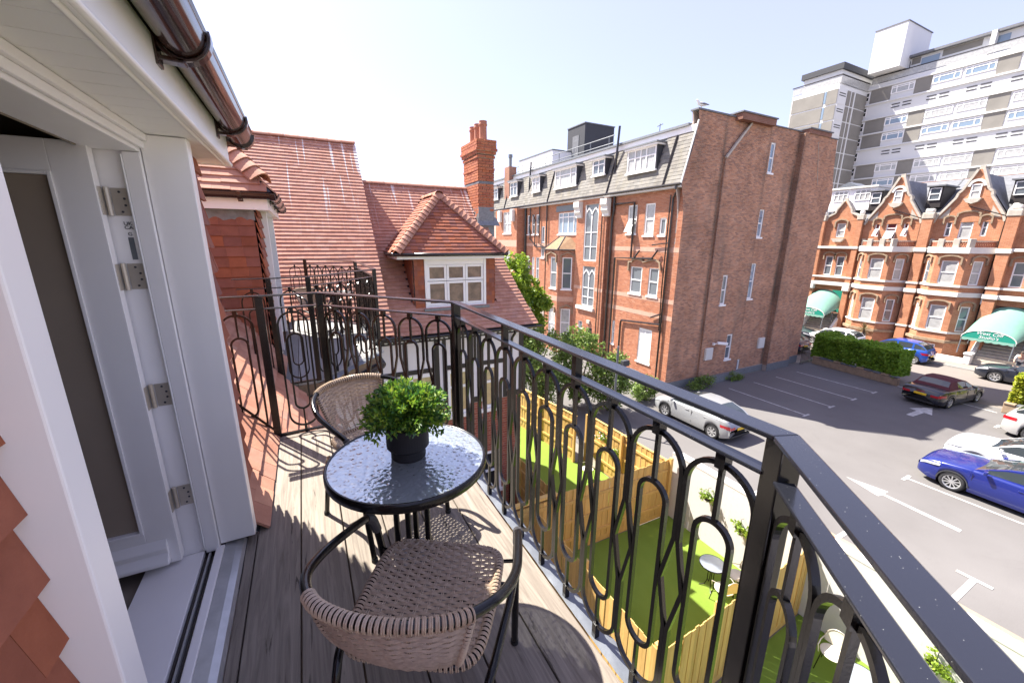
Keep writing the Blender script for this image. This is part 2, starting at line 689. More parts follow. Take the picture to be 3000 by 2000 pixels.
def brick_tex(name, c1, c2, mo, var=.5):
    n = NT(name)
    g = n.n('ShaderNodeNewGeometry')
    cr = n.n('ShaderNodeVectorMath', operation='CROSS_PRODUCT')
    n.l(g.outputs['True Normal'], cr.inputs[0])
    cr.inputs[1].default_value = (0, 0, 1)
    dt = n.n('ShaderNodeVectorMath', operation='DOT_PRODUCT')
    n.l(cr.outputs[0], dt.inputs[0])
    n.l(g.outputs['Position'], dt.inputs[1])
    sp = n.n('ShaderNodeSeparateXYZ')
    n.l(g.outputs['Position'], sp.inputs[0])
    cb = n.n('ShaderNodeCombineXYZ')
    n.l(dt.outputs['Value'], cb.inputs[0])
    n.l(sp.outputs['Z'], cb.inputs[1])
    bt = n.n('ShaderNodeTexBrick')
    n.l(cb.outputs[0], bt.inputs['Vector'])
    bt.inputs['Color1'].default_value = (*c1, 1)
    bt.inputs['Color2'].default_value = (*c2, 1)
    bt.inputs['Mortar'].default_value = (*mo, 1)
    bt.inputs['Scale'].default_value = 1
    bt.inputs['Brick Width'].default_value = .225
    bt.inputs['Row Height'].default_value = .075
    bt.inputs['Mortar Size'].default_value = .006
    w = n.world()
    v = n.noise(w, 1.3, 6, .65)
    c = n.mix(n.math('MULTIPLY', n.ramp(v, [(.4, (0, 0, 0)), (.7, (1, 1, 1))]), var), bt.outputs['Color'], n.mix(1.0, bt.outputs['Color'], (.6, .52, .48), 'MULTIPLY'))
    n.set(c, .9, 0, .3)
    n.bump(n.math('SUBTRACT', 1.0, bt.outputs['Fac']), .35, .008)
    return n.m


brick_tex('brick_terrace', (.44, .175, .085), (.52, .235, .125), (.48, .35, .26))
brick_tex('brick_back', (.30, .14, .095), (.37, .18, .12), (.33, .26, .22))
brick_tex('brick_top', (.22, .10, .068), (.28, .13, .09), (.26, .2, .17))


def wood_mat(name, c1, c2, axis='y', rough=.75, crack=.5, scale=1.0):
    n = NT(name)
    s = {'x': (1.2, 22, 22), 'y': (22, 1.2, 22), 'z': (22, 22, 1.2)}[axis]
    r = n.rand()
    tc = n.n('ShaderNodeNewGeometry')
    ad = n.n('ShaderNodeVectorMath', operation='ADD')
    n.l(tc.outputs['Position'], ad.inputs[0])
    cb = n.n('ShaderNodeCombineXYZ')
    n.l(n.math('MULTIPLY', r, 37.0), cb.inputs[0])
    n.l(n.math('MULTIPLY', r, 53.0), cb.inputs[1])
    n.l(n.math('MULTIPLY', r, 71.0), cb.inputs[2])
    n.l(cb.outputs[0], ad.inputs[1])
    mp = n.n('ShaderNodeMapping')
    mp.inputs['Scale'].default_value = tuple(x * scale for x in s)
    n.l(ad.outputs[0], mp.inputs['Vector'])
    g1 = n.noise(mp.outputs[0], 2.2, 7, .62, 1.2)
    g2 = n.noise(mp.outputs[0], .35, 4, .6, .6)
    cr = n.ramp(n.noise(mp.outputs[0], 1.5, 5, .55, 2.2), [(.30, (1, 1, 1)), (.36, (0, 0, 0))])
    c = n.mix(n.ramp(g1, [(.3, (0, 0, 0)), (.7, (1, 1, 1))]), c1, c2)
    c = n.mix(n.math('MULTIPLY', g2, .55), c, n.mix(1.0, c, (.62, .62, .64), 'MULTIPLY'))
    vv = n.n('ShaderNodeHueSaturation')
    n.l(n.math('ADD', n.math('MULTIPLY', r, .28), .86), vv.inputs['Value'])
    n.l(c, vv.inputs['Color'])
    c = n.mix(n.math('MULTIPLY', cr, crack), vv.outputs[0], tuple(x * .28 for x in c1))
    n.set(c, rough, 0, .3)
    h = n.math('SUBTRACT', g1, n.math('MULTIPLY', cr, .8))
    n.bump(h, .45, .006)
    return n.m


wood_mat('deck_wood', (.155, .13, .105), (.31, .268, .22), 'y', .75, .8, .8)
wood_mat('deck_wood_grey', (.27, .265, .255), (.36, .35, .335), 'y', .8, .3, 1.0)
wood_mat('fence_wood', (.56, .34, .10), (.72, .47, .165), 'z', .75, .15, .6)
wood_mat('fascia_wood', (.20, .14, .09), (.32, .23, .15), 'y', .8, .4, .8)


def asphalt(name, c1, c2, speck=.5):
    n = NT(name)
    w = n.world()
    v = n.noise(w, .22, 6, .6)
    c = n.mix(n.ramp(v, [(.3, (0, 0, 0)), (.7, (1, 1, 1))]), c1, c2)
    sp = n.noise(w, 55, 3, .7)
    c = n.mix(n.math('MULTIPLY', n.ramp(sp, [(.40, (0, 0, 0)), (.62, (1, 1, 1))]), speck), c, n.mix(1.0, c, (1.35, 1.33, 1.3), 'MULTIPLY'))
    st = n.noise(w, 1.1, 7, .7, .5)
    c = n.mix(n.math('MULTIPLY', n.ramp(st, [(.58, (0, 0, 0)), (.72, (1, 1, 1))]), .35), c, n.mix(1.0, c, (.72, .7, .7), 'MULTIPLY'))
    cr = n.n('ShaderNodeTexVoronoi', feature='DISTANCE_TO_EDGE')
    n.l(w, cr.inputs['Vector'])
    cr.inputs['Scale'].default_value = .23
    n.set(c, .9, 0, .25)
    n.bump(sp, .25, .006)
    return n.m


asphalt('asphalt', (.118, .112, .109), (.155, .148, .144))
asphalt('road_asphalt', (.165, .145, .13), (.205, .182, .165))
asphalt('pavement', (.19, .17, .155), (.24, .215, .195))
asphalt('litter', (.24, .19, .14), (.31, .25, .18), .9)
asphalt('ground_far', (.18, .17, .15), (.22, .2, .17))


def turf(name, c1, c2):
    n = NT(name)
    w = n.world()
    c = n.mix(n.noise(w, 120, 2, .8), c1, c2)
    v = n.noise(n.world((1, .35, 1)), 1.6, 4)
    c = n.mix(n.math('MULTIPLY', n.ramp(v, [(.35, (0, 0, 0)), (.65, (1, 1, 1))]), .4), c, n.mix(1.0, c, (.72, .76, .6), 'MULTIPLY'))
    n.set(c, .95, 0, .15)
    n.bump(n.noise(w, 160, 2, .8), .8, .02)
    return n.m


turf('turf', (.15, .235, .032), (.25, .36, .06))


def leaf_mat(name, cols, trans=.25):
    n = NT(name)
    g = n.n('ShaderNodeNewGeometry')
    k = len(cols)
    c = n.ramp(g.outputs['Random Per Island'], [(i / (k - 1), x) for i, x in enumerate(cols)])
    n.set(c, .45, 0, .4)
    tr = n.n('ShaderNodeBsdfTranslucent')
    n.l(c, tr.inputs['Color'])
    ms = n.n('ShaderNodeMixShader')
    ms.inputs[0].default_value = trans
    n.l(n.b.outputs[0], ms.inputs[1])
    n.l(tr.outputs[0], ms.inputs[2])
    n.l(ms.outputs[0], n.t.nodes['Material Output'].inputs['Surface'])
    return n.m


leaf_mat('leaf_box', [(.03, .09, .03), (.06, .16, .03), (.14, .28, .025), (.26, .40, .03), (.05, .13, .06), (.42, .52, .05)], .35)
leaf_mat('leaf_hedge', [(.14, .26, .025), (.24, .40, .04), (.33, .50, .06), (.17, .31, .03)], .45)
leaf_mat('leaf_hedge_yellow', [(.32, .40, .04), (.48, .52, .05), (.62, .60, .06), (.25, .34, .04)], .45)
leaf_mat('leaf_bush', [(.10, .17, .04), (.18, .28, .05), (.27, .38, .08), (.08, .14, .03), (.32, .42, .10)], .3)
leaf_mat('leaf_tree', [(.14, .24, .03), (.24, .36, .035), (.36, .48, .05), (.10, .18, .03)], .4)
leaf_mat('leaf_palm', [(.16, .11, .05), (.22, .16, .07), (.10, .10, .04)], .2)
leaf_mat('leaf_dead', [(.30, .13, .05), (.42, .20, .08), (.22, .10, .05), (.50, .32, .18)], .2)


def glass_table():
    n = NT('table_glass')
    t = n.t
    w = n.world()
    vo = n.n('ShaderNodeTexVoronoi', feature='SMOOTH_F1')
    n.l(w, vo.inputs['Vector'])
    vo.inputs['Scale'].default_value = 62
    h = n.math('ADD', vo.outputs['Distance'], n.math('MULTIPLY', n.noise(w, 45, 2), .6))
    b = n.n('ShaderNodeBump')
    b.inputs['Strength'].default_value = .45
    b.inputs['Distance'].default_value = .008
    n.l(h, b.inputs['Height'])
    tr = n.n('ShaderNodeBsdfTransparent')
    tr.inputs[0].default_value = (.90, .95, .97, 1)
    rf = n.n('ShaderNodeBsdfRefraction')
    rf.inputs['Color'].default_value = (.93, .96, .98, 1)
    rf.inputs['IOR'].default_value = 1.22
    rf.inputs['Roughness'].default_value = .03
    n.l(b.outputs[0], rf.inputs['Normal'])
    gl = n.n('ShaderNodeBsdfGlossy')
    gl.inputs['Roughness'].default_value = .10
    gl.inputs['Color'].default_value = (.90, .95, 1, 1)
    n.l(b.outputs[0], gl.inputs['Normal'])
    m1 = n.n('ShaderNodeMixShader')
    m1.inputs[0].default_value = .12
    n.l(tr.outputs[0], m1.inputs[1])
    n.l(rf.outputs[0], m1.inputs[2])
    df = n.n('ShaderNodeBsdfTranslucent')
    df.inputs['Color'].default_value = (.80, .88, .95, 1)
    n.l(b.outputs[0], df.inputs['Normal'])
    d2 = n.n('ShaderNodeBsdfDiffuse')
    d2.inputs['Color'].default_value = (.80, .88, .95, 1)
    n.l(b.outputs[0], d2.inputs['Normal'])
    md_ = n.n('ShaderNodeMixShader')
    n.l(df.outputs[0], md_.inputs[1])
    n.l(d2.outputs[0], md_.inputs[2])
    m3 = n.n('ShaderNodeMixShader')
    m3.inputs[0].default_value = .5
    n.l(m1.outputs[0], m3.inputs[1])
    n.l(md_.outputs[0], m3.inputs[2])
    m1 = m3
    fr = n.n('ShaderNodeFresnel')
    fr.inputs['IOR'].default_value = 1.5
    n.l(b.outputs[0], fr.inputs['Normal'])
    m2 = n.n('ShaderNodeMixShader')
    n.l(n.math('ADD', fr.outputs[0], .30, True), m2.inputs[0])
    n.l(m1.outputs[0], m2.inputs[1])
    n.l(gl.outputs[0], m2.inputs[2])
    n.l(m2.outputs[0], t.nodes['Material Output'].inputs['Surface'])


glass_table()


def door_glass():
    n = NT('clear_glass')
    tr = n.n('ShaderNodeBsdfTransparent')
    tr.inputs[0].default_value = (.86, .88, .87, 1)
    gl = n.n('ShaderNodeBsdfGlossy')
    gl.inputs['Roughness'].default_value = .02
    fr = n.n('ShaderNodeFresnel')
    ms = n.n('ShaderNodeMixShader')
    n.l(fr.outputs[0], ms.inputs[0])
    n.l(tr.outputs[0], ms.inputs[1])
    n.l(gl.outputs[0], ms.inputs[2])
    n.l(ms.outputs[0], n.t.nodes['Material Output'].inputs['Surface'])


door_glass()


def rail_paint():
    n = NT('rail_top_paint')
    w = n.world()
    vo = n.n('ShaderNodeTexVoronoi', feature='F1')
    n.l(w, vo.inputs['Vector'])
    vo.inputs['Scale'].default_value = 110
    vo.inputs['Randomness'].default_value = 1
    sz = n.noise(w, 30, 2)
    spots = n.ramp(n.math('DIVIDE', vo.outputs['Distance'], n.math('ADD', sz, .05)), [(.07, (1, 1, 1)), (.11, (0, 0, 0))])
    c = n.mix(n.math('MULTIPLY', spots, .75), (.013, .014, .019), (.45, .46, .45))
    n.set(c, n.math('ADD', n.math('MULTIPLY', spots, .4), .16), 0, .9)
    n.bump(n.noise(w, 260, 2), .05, .003)


rail_paint()


def droppings_tile():
    """clay tiles with white bird streaks running down from the ridge"""
    n = NT('clay_tile_streaked')
    r = n.rand()
    cols = [(.43, .205, .145), (.485, .245, .175), (.51, .27, .19), (.45, .225, .16), (.55, .30, .22), (.44, .24, .185)]
    c = n.ramp(r, [(i / 5, x) for i, x in enumerate(cols)])
    w = n.world()
    v = n.noise(w, 9, 5, .6)
    c = n.mix(n.math('MULTIPLY', n.ramp(v, [(.35, (0, 0, 0)), (.7, (1, 1, 1))]), .45), c, n.mix(1.0, c, (.55, .5, .47), 'MULTIPLY'))
    s = n.noise(n.world((9, .28, .28)), 1.7, 2, .4)
    g = n.n('ShaderNodeNewGeometry')
    sp = n.n('ShaderNodeSeparateXYZ')
    n.l(g.outputs['Position'], sp.inputs[0])
    top = n.ramp(n.math('MULTIPLY', n.math('SUBTRACT', sp.outputs['Z'], 1.6), .7), [(.0, (0, 0, 0)), (.9, (1, 1, 1))])
    f = n.math('MULTIPLY', n.ramp(s, [(.60, (0, 0, 0)), (.635, (1, 1, 1))]), top)
    c = n.mix(n.math('MULTIPLY', f, .75), c, (.72, .68, .66))
    n.set(c, .8, 0, .3)
    n.bump(n.noise(w, 90, 4), .3, .006)


droppings_tile()
piece_mat('bay_roof_tile', [(.27, .17, .10), (.33, .21, .125)], .9, 6, .6, .4)
# ------------------------------------------------------------------ setting: ground
def sheet(name, pts, z, mat, knd='structure'):
    return kind(MB().poly(*[(x, y, z) for x, y in pts]).build(name, MT[mat]), knd)


sheet('ground', [(-900, -900), (900, -900), (900, 900), (-900, 900)], GZ - .02, 'ground_far')
sheet('car_park', [(9.73, -30), (32.2, -30), (32.2, 15.3), (17.9, 15.3), (17.9, 44), (9.73, 44)], GZ, 'asphalt')
sheet('road', [(32.2, -80), (40.2, -80), (40.2, 90), (32.2, 90)], GZ - .004, 'road_asphalt')
kind(MB().box(40.2, 60, -80, 90, GZ - .3, GZ + .1).build('pavement', MT['pavement']), 'structure')
kind(MB().box(40.08, 40.198, -80, 90, GZ - .3, GZ + .104).build('kerb', MT['asphalt_kerb']), 'structure')
sheet('garden_path', [(-6, -30), (5.3, -30), (5.3, 9.6), (-6, 9.6)], GZ - .008, 'pavement')

# ------------------------------------------------------------------ our house with the two dormers
house = thing('dormer_house', 'red tiled house with white dormer doors opening onto the two balconies', 'house', (-3, 2.5, GZ))
K = 1.19


def slope_z(x):
    return .03 + K * (-.35 - x)


hung, rooft = [], []


def dormer(dy, dz, n_detail):
    g = lambda y: y + dy
    zz = lambda z: z + dz
    # cheeks and front strips hung with tiles
    hung.extend(tile_field((-2.2, g(.30), dz), (1, 0, 0), (0, 0, 1), [(.35, 1.868), (1.74, .16), (1.74, 1.868)], .118, .172, 1.5, .012, 2.0))
    hung.extend(tile_field((-.45, g(2.62), dz), (-1, 0, 0), (0, 0, 1), [(1.40, 1.868), (0.01, .16), (.01, 1.868)], .118, .172, 1.5, .012, 2.0))
    hung.extend(tile_field((-.455, g(.29), dz), (0, 1, 0), (0, 0, 1), [(0, .02), (.5, .02), (.5, 1.868), (0, 1.868)], .118, .172, 1.5, .012, 3.0))
    hung.extend(tile_field((-.455, g(2.182), dz), (0, 1, 0), (0, 0, 1), [(0, .02), (.45, .02), (.45, 1.868), (0, 1.868)], .118, .172, 1.5, .012, 3.0))
    mb = MB()
    mb.box(-.64, -.462, g(.305), g(.79), zz(-.3), zz(2.0)).box(-.64, -.462, g(2.182), g(2.615), zz(-.3), zz(2.0)).box(-.62, -.505, g(.79), g(2.182), zz(1.872), zz(2.0))
    mb.prism([(-.64, zz(-.3)), (-.462, zz(.1)), (-.462, zz(1.99)), (-2.0, zz(1.99))], 'y', g(.302), g(.35))
    mb.prism([(-.64, zz(-.3)), (-.462, zz(.1)), (-.462, zz(1.99)), (-2.0, zz(1.99))], 'y', g(2.57), g(2.612))
    mb.build('dormer_wall', MT['grey_dark'], house)
    for a, b in ((.79, .86), (2.11, 2.18)):
        MB().box(-.505, -.36, g(a), g(b), zz(.045), zz(1.868)).build('pilaster', MT['white_gloss'], house, bevel=.004)
    # door frame
    mb = MB()
    mb.box(-.56, -.507, g(.86), g(.875), zz(.03), zz(1.8)).box(-.56, -.507, g(2.092), g(2.108), zz(.03), zz(1.8))
    mb.box(-.66, -.507, g(.80), g(.859), zz(.03), zz(1.83)).box(-.66, -.507, g(2.109), g(2.17), zz(.03), zz(1.83))
    mb.box(-.66, -.507, g(.861), g(2.107), zz(1.802), zz(1.867))
    mb.box(-.505, -.48, g(.862), g(2.108), zz(1.842), zz(1.868)).box(-.505, -.492, g(.862), g(2.108), zz(1.815), zz(1.841))
    fo = mb.build('door_frame', MT['white_frame'], house, bevel=.003)
    MB().tube([(-.563, g(2.094), zz(.05)), (-.563, g(2.094), zz(1.79))], .004, 6).build('gasket', MT['white_paint'], fo)
    # eaves
    nb = 25
    for i in range(nb):
        y0 = .17 + i * (2.58 / nb)
        MB().box(-.502, -.312, g(y0 + .0015), g(y0 + 2.58 / nb - .0015), zz(1.870), zz(1.882)).build('soffit_board', MT['white_gloss'], house)
    mb = MB().box(-.31, -.298, g(.16), g(2.75), zz(1.862), zz(2.02)).box(-2.0, -.298, g(2.75), g(2.764), zz(1.862), zz(2.02)).box(-2.0, -.298, g(.146), g(.16), zz(1.862), zz(2.02))
    mb.box(-2, -.504, g(2.615), g(2.748), zz(1.8705), zz(1.883)).box(-2, -.504, g(.162), g(.30), zz(1.8705), zz(1.883))
    mb.tube([(-.296, g(.146), zz(1.872)), (-.296, g(2.764), zz(1.872))], .011, 8).tube([(-.318, g(.17), zz(1.866)), (-.318, g(2.74), zz(1.866))], .008, 8)
    mb.build('fascia', MT['white_gloss'], house, bevel=.003)

    def gutter(p, q):
        p, q = Vector(p), Vector(q)
        d = (q - p).normalized()
        s = d.cross(Vector((0, 0, 1)))
        mb = MB()
        prof = []
        for k in range(15):
            a = PI + PI * k / 14
            prof.append((.057 * math.cos(a), .062 * math.sin(a)))
        prof.append((.064, .004))
        for k in range(14, -1, -1):
            a = PI + PI * k / 14
            prof.append((.052 * math.cos(a), .057 * math.sin(a)))
        vs = []
        for P0 in (p, q):
            vs += [P0 + s * a + Vector((0, 0, b)) for a, b in prof]
        n = len(prof)
        mb.add(vs, [(i, (i + 1) % n, n + (i + 1) % n, n + i) for i in range(n)])
        go = mb.build('gutter', MT['brown_plastic'], house, smooth=True)
        L = (q - p).length
        # brackets
        m = max(2, int(round(L / .85)))
        for i in range(m):
            c = p + d * (L * (i + .62) / m)
            arc = [c + s * (.064 * math.cos(a)) + Vector((0, 0, .07 * math.sin(a))) for a in [PI * .98 + PI * 1.08 * k / 16 for k in range(17)]]
            b = MB()
            b.bar([x for x in arc], d, .010, .04, False)
            b.beam(c - s * .062 + Vector((0, 0, -.09)), c - s * .062 + Vector((0, 0, .03)), .05, .012, s)
            b.beam(c - s * .062 + Vector((0, 0, -.07)), c - s * .0 + Vector((0, 0, -.072)), .04, .012)
            b.build('gutter_bracket', MT['brown_plastic'], go, bevel=.002)
        for e in (p, q):
            b = MB()
            b.bar([e + s * (.061 * math.cos(a)) + Vector((0, 0, .066 * math.sin(a))) for a in [PI + PI * k / 14 for k in range(15)]], d, .012, .05, False)
            b.build('gutter_joint', MT['brown_plastic'], go)
        return go

    gz = zz(2.035)
    gutter((-.235, g(.10), gz), (-.235, g(2.80), gz))
    gutter((-1.9, g(.088), gz), (-.235, g(.088), gz))
    gutter((-.235, g(2.822), gz), (-1.9, g(2.822), gz))
    # hipped roof
    y0, y1, xe, ze = g(.12), g(2.80), -.245, zz(2.06)
    h = (y1 - y0) / 2
    L = h * math.sqrt(1 + K * K)
    base = MB()
    ap = (xe - h, (y0 + y1) / 2, ze + h * K)
    bk = (-3.4, (y0 + y1) / 2, ze + h * K)
    base.poly((xe, y0, ze), (xe, y1, ze), ap).poly((xe, y1, ze), (-3.4, y1, ze), bk, ap).poly((xe, y0, ze), ap, bk, (-3.4, y0, ze)).poly((xe - .06, y0 + .1, ze - .02), (-3.4, y0 + .1, ze - .02), (-3.4, y1 - .1, ze - .02), (xe - .06, y1 - .1, ze - .02))
    base.build('roof_underlay', MT['grey_dark'], house)
    rooft.extend(tile_field((xe, y0, ze), (0, 1, 0), (-1, 0, K), [(0, -.03), (2 * h, -.03), (h, L)]))
    rooft.extend(tile_field((xe, y1, ze), (-1, 0, 0), (0, -1, K), [(0, -.03), (3.1, -.03), (3.1, L), (h, L)]))
    rooft.extend(tile_field((-3.345, y0, ze), (1, 0, 0), (0, 1, K), [(0, -.03), (3.1, -.03), (3.1 - h, L), (0, L)]))
    for yy, sg in ((y0, 1), (y1, -1)):
        bonnets(house, (xe + .02 - .10, yy - .02 * sg + .10 * sg, ze + .01 + .119), (ap[0], ap[1], ap[2] + .01), 'clay_tile')
    ridge_tiles(house, ap, (-3.3, ap[1], ap[2]), 'clay_tile')
    # lead apron over the cheek
    mb = MB()
    mb.grid(lambda a, b: (-1.95 + 1.50 * a, g(.272) - .004 * math.sin(a * 40), zz(1.865 - b * (.10 + .022 * abs(math.sin(a * 26))))), 60, 3)
    mb.build('lead_apron', MT['lead'], house, smooth=True)


_bon = {}


def bonnets(parent, p, q, mat):
    """row of curved bonnet tiles climbing a hip from p to q"""
    if mat not in _bon:
        me = bpy.data.meshes.new('bonnet_tile')
        mb = MB()
        prof = lambda k: -1 + 2 * k / 8

        def P(a, b):
            x = -1 + 2 * a
            w = .105 + .03 * (1 - b)
            return (x * w, b * .21, .055 * (1 - x * x) - .055 * abs(x) ** 1.6 + .030 * (1 - b))
        mb.grid(P, 8, 2)
        n = len(mb.v)
        mb.add([(x, y, z - .016) for x, y, z in mb.v[:n]], [tuple(reversed(f)) for f in mb.f[:]])
        for i in range(8):
            mb.f.append((i, n + i, n + i + 1, i + 1))
        me.from_pydata(mb.v, [], mb.f)
        me.polygons.foreach_set('use_smooth', [False] * len(me.polygons))
        me.materials.append(MT[mat])
        _bon[mat] = me
    p, q = Vector(p), Vector(q)
    d = (q - p).normalized()
    x = d.cross(Vector((0, 0, 1))).normalized()
    nn = x.cross(d)
    o = Vector(ORG[parent.name])
    L = (q - p).length
    step = .142
    for i in range(int(L / step)):
        ob = bpy.data.objects.new('bonnet_tile', _bon[mat])
        COL.objects.link(ob)
        ob.parent = parent
        ob.matrix_basis = mat_cols(x, d, nn, p + d * (i * step) - o + nn * .012)


def ridge_tiles(parent, p, q, mat, L=.32, r=.11):
    p, q = Vector(p), Vector(q)
    d = (q - p).normalized()
    s = d.cross(Vector((0, 0, 1))).normalized()
    n = max(1, int((q - p).length / L))
    Lr = (q - p).length / n
    o = Vector(ORG[parent.name])
    key = ('ridge', mat, round(Lr, 3), r)
    if key not in _bon:
        mb = MB()
        mb.grid(lambda a, b: (r * math.cos(PI * a), b * (Lr - .006), r * .75 * math.sin(PI * a) - .045), 8, 1)
        mb.grid(lambda a, b: (r * 1.06 * math.cos(PI * a), Lr - .045 + b * .04, r * .80 * math.sin(PI * a) - .045), 8, 1)
        m = len(mb.v)
        me = bpy.data.meshes.new('ridge_tile')
        me.from_pydata(mb.v, [], mb.f)
        me.materials.append(MT[mat])
        _bon[key] = me
    for i in range(n):
        ob = bpy.data.objects.new('ridge_tile', _bon[key])
        COL.objects.link(ob)
        ob.parent = parent
        ob.matrix_basis = mat_cols(s, d, s.cross(d), p + d * (i * Lr) - o)


dormer(0, 0, 1)
dormer(5.42, -.06, 0)

# room behind the open door
mb = MB()
for Y0, Y1, X0, X1, Z0, Z1 in ((.36, 2.56, -3.9, -.665, 0, 2.2),):
    mb.poly((X0, Y0, Z0), (X1, Y0, Z0), (X1, Y1, Z0), (X0, Y1, Z0)).poly((X0, Y0, Z1), (X1, Y0, Z1), (X1, Y1, Z1), (X0, Y1, Z1))
    mb.poly((X0, Y0, Z0), (X0, Y1, Z0), (X0, Y1, Z1), (X0, Y0, Z1)).poly((X0, Y0, Z0), (X1, Y0, Z0), (X1, Y0, Z1), (X0, Y0, Z1)).poly((X0, Y1, Z0), (X1, Y1, Z0), (X1, Y1, Z1), (X0, Y1, Z1))
    mb.poly((X1, .36, 0), (X1, .86, 0), (X1, .86, 2.2), (X1, .36, 2.2)).poly((X1, 2.11, 0), (X1, 2.56, 0), (X1, 2.56, 2.2), (X1, 2.11, 2.2)).poly((X1, .86, 1.80), (X1, 2.11, 1.80), (X1, 2.11, 2.2), (X1, .86, 2.2))
mb.build('room_lining', MT['room_wall'], house)
MB().box(-3.0, -.67, 2.53, 2.552, .0, .14).build('skirting', MT['white_frame'], house)
# threshold strips
MB().box(-.78, -.568, .862, 2.107, .004, .036).build('inner_sill', MT['white_frame'], house, bevel=.003)
tr = MB().box(-.567, -.522, .862, 2.107, .0, .016).build('threshold_track', MT['black_plastic'], house)
MB().box(-.549, -.541, .9, 2.09, .0161, .03).build('track_rib', MT['aluminium'], tr)
MB().box(-.546, -.53, 1.30, 1.40, .0165, .023).build('strike_plate', MT['steel'], tr)
MB().box(-.521, -.487, .862, 2.107, .0, .042).build('sill_nosing', MT['white_frame'], house, bevel=.004)
MB().prism([(-.486, .0), (-.486, .036), (-.44, .030), (-.415, .02), (-.405, .0)], 'y', .80, 2.16).build('aluminium_sill', MT['aluminium'], house)

# the open door leaf
door = MB()
for a, b, c, d in ((-.745, -.640, .06, 1.815), (-1.50, -1.40, .06, 1.815), (-1.40, -.745, .06, .235), (-1.40, -.745, 1.71, 1.815)):
    door.box(a, b, 2.050, 2.096, c, d)
for a, b, c, d in ((-.757, -.745, .235, 1.71), (-1.40, -1.388, .235, 1.71), (-1.388, -.757, .235, .247), (-1.388, -.757, 1.698, 1.71)):
    door.box(a, b, 2.044, 2.07, c, d)
leaf = door.build('door', MT['white_frame'], house, bevel=.002)
leaf['label'] = 'open white glazed door leaf swung into the room'
MB().box(-1.387, -.758, 2.066, 2.078, .248, 1.697).build('pane', MT['interior_glass'], leaf)
MB().prism([(2.049, .19), (2.049, .075), (2.012, .078), (2.012, .094), (2.036, .125), (2.030, .15)], 'x', -1.49, -.675).build('weather_bar', MT['white_frame'], leaf, bevel=.003)
for z in (1.62, 1.34, .84, .35):
    mb = MB()
    mb.tube([(-.628, 2.100, z - .052), (-.628, 2.100, z + .052)], .0085, 10)
    mb.box(-.618, -.566, 2.1055, 2.1085, z - .05, z + .05).box(-.6395, -.6375, 2.06, 2.094, z - .05, z + .05)
    hg = mb.build('hinge', MT['steel'], leaf, bevel=.001)
    sm = MB()
    for k in range(4):
        zk = z - .036 + .024 * k
        xk = -.59 + (.008 if k in (1, 2) else -.004)
        sm.lathe(0, 0, [(.0045, 0), (.003, .0012)], 10)
        sm.v[-20:] = [(xk + v[0], 2.1055 - v[2], zk + v[1]) for v in sm.v[-20:]]
    sm.build('screw', MT['grey_dark'], hg)


def text(s, name, parent, M, size, mat, shear=0, ext=.001, align='CENTER'):
    cu = bpy.data.curves.new(name, 'FONT')
    cu.body = s
    cu.size = size
    cu.extrude = ext
    cu.shear = shear
    cu.align_x = align
    tmp = bpy.data.objects.new('tmp', cu)
    COL.objects.link(tmp)
    me = bpy.data.meshes.new_from_object(tmp.evaluated_get(bpy.context.evaluated_depsgraph_get()))
    bpy.data.objects.remove(tmp)
    me.name = name
    me.materials.clear()
    me.materials.append(MT[mat])
    o = bpy.data.objects.new(name, me)
    COL.objects.link(o)
    o.parent = parent
    o.matrix_basis = Matrix.Translation(-Vector(ORG[parent.name])) @ M
    ORG[o.name] = ORG[parent.name]
    return o


Mx = lambda x, z: mat_cols((1, 0, 0), (0, 0, 1), (0, -1, 0), (x, 2.1075, z))
text('UK', 'mark', house, Mx(-.588, 1.535), .019, 'grey_dark')
text('CA', 'mark', house, Mx(-.588, 1.520), .019, 'grey_dark')
text('G', 'mark', house, Mx(-.588, 1.496), .019, 'grey_dark')
MB().box(-.597, -.580, 2.1074, 2.1085, 1.405, 1.49).build('rating_label', MT['lead_pale'], house)

# mansard slope between the dormers
Ls = math.sqrt(1 + K * K)
vz = lambda z: (z - .03) / K * Ls
for a, b, z0, z1 in ((2.19, 2.655, .0, .30), (2.66, 5.70, .0, 3.5), (3.36, 4.82, -.9, .02), (8.10, 9.75, .02, 3.5), (-1.6, .27, .0, 3.5), (9.2, 9.75, -.9, .02)):
    rooft.extend(tile_field((-.355, 0, .02), (0, 1, 0), (-1, 0, K), [(a, vz(z0)), (b, vz(z0)), (b, vz(z1)), (a, vz(z1))], gauge=.112))
    MB().poly((-.365 - (z0 - .03) / K, a, z0 - .02), (-.365 - (z0 - .03) / K, b, z0 - .02), (-.365 - (z1 - .03) / K, b, z1 - .02), (-.365 - (z1 - .03) / K, a, z1 - .02)).build('roof_underlay', MT['grey_dark'], house)
MB().box(-8, -3.2, -6, 9.7, GZ, 3.4).build('wall', MT['brick_back'], house)
MB().box(-3.3, .38, -6, 9.6, GZ, -1.05).build('lower_wall', MT['plaster'], house)
MB().box(.36, .50, 3.42, 4.80, -1.02, -.90).build('eaves_box', MT['white_gloss'], house)
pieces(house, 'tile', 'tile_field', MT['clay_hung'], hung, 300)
pieces(house, 'roof_tile', 'roof_tile_field', MT['clay_tile'], rooft, 300)


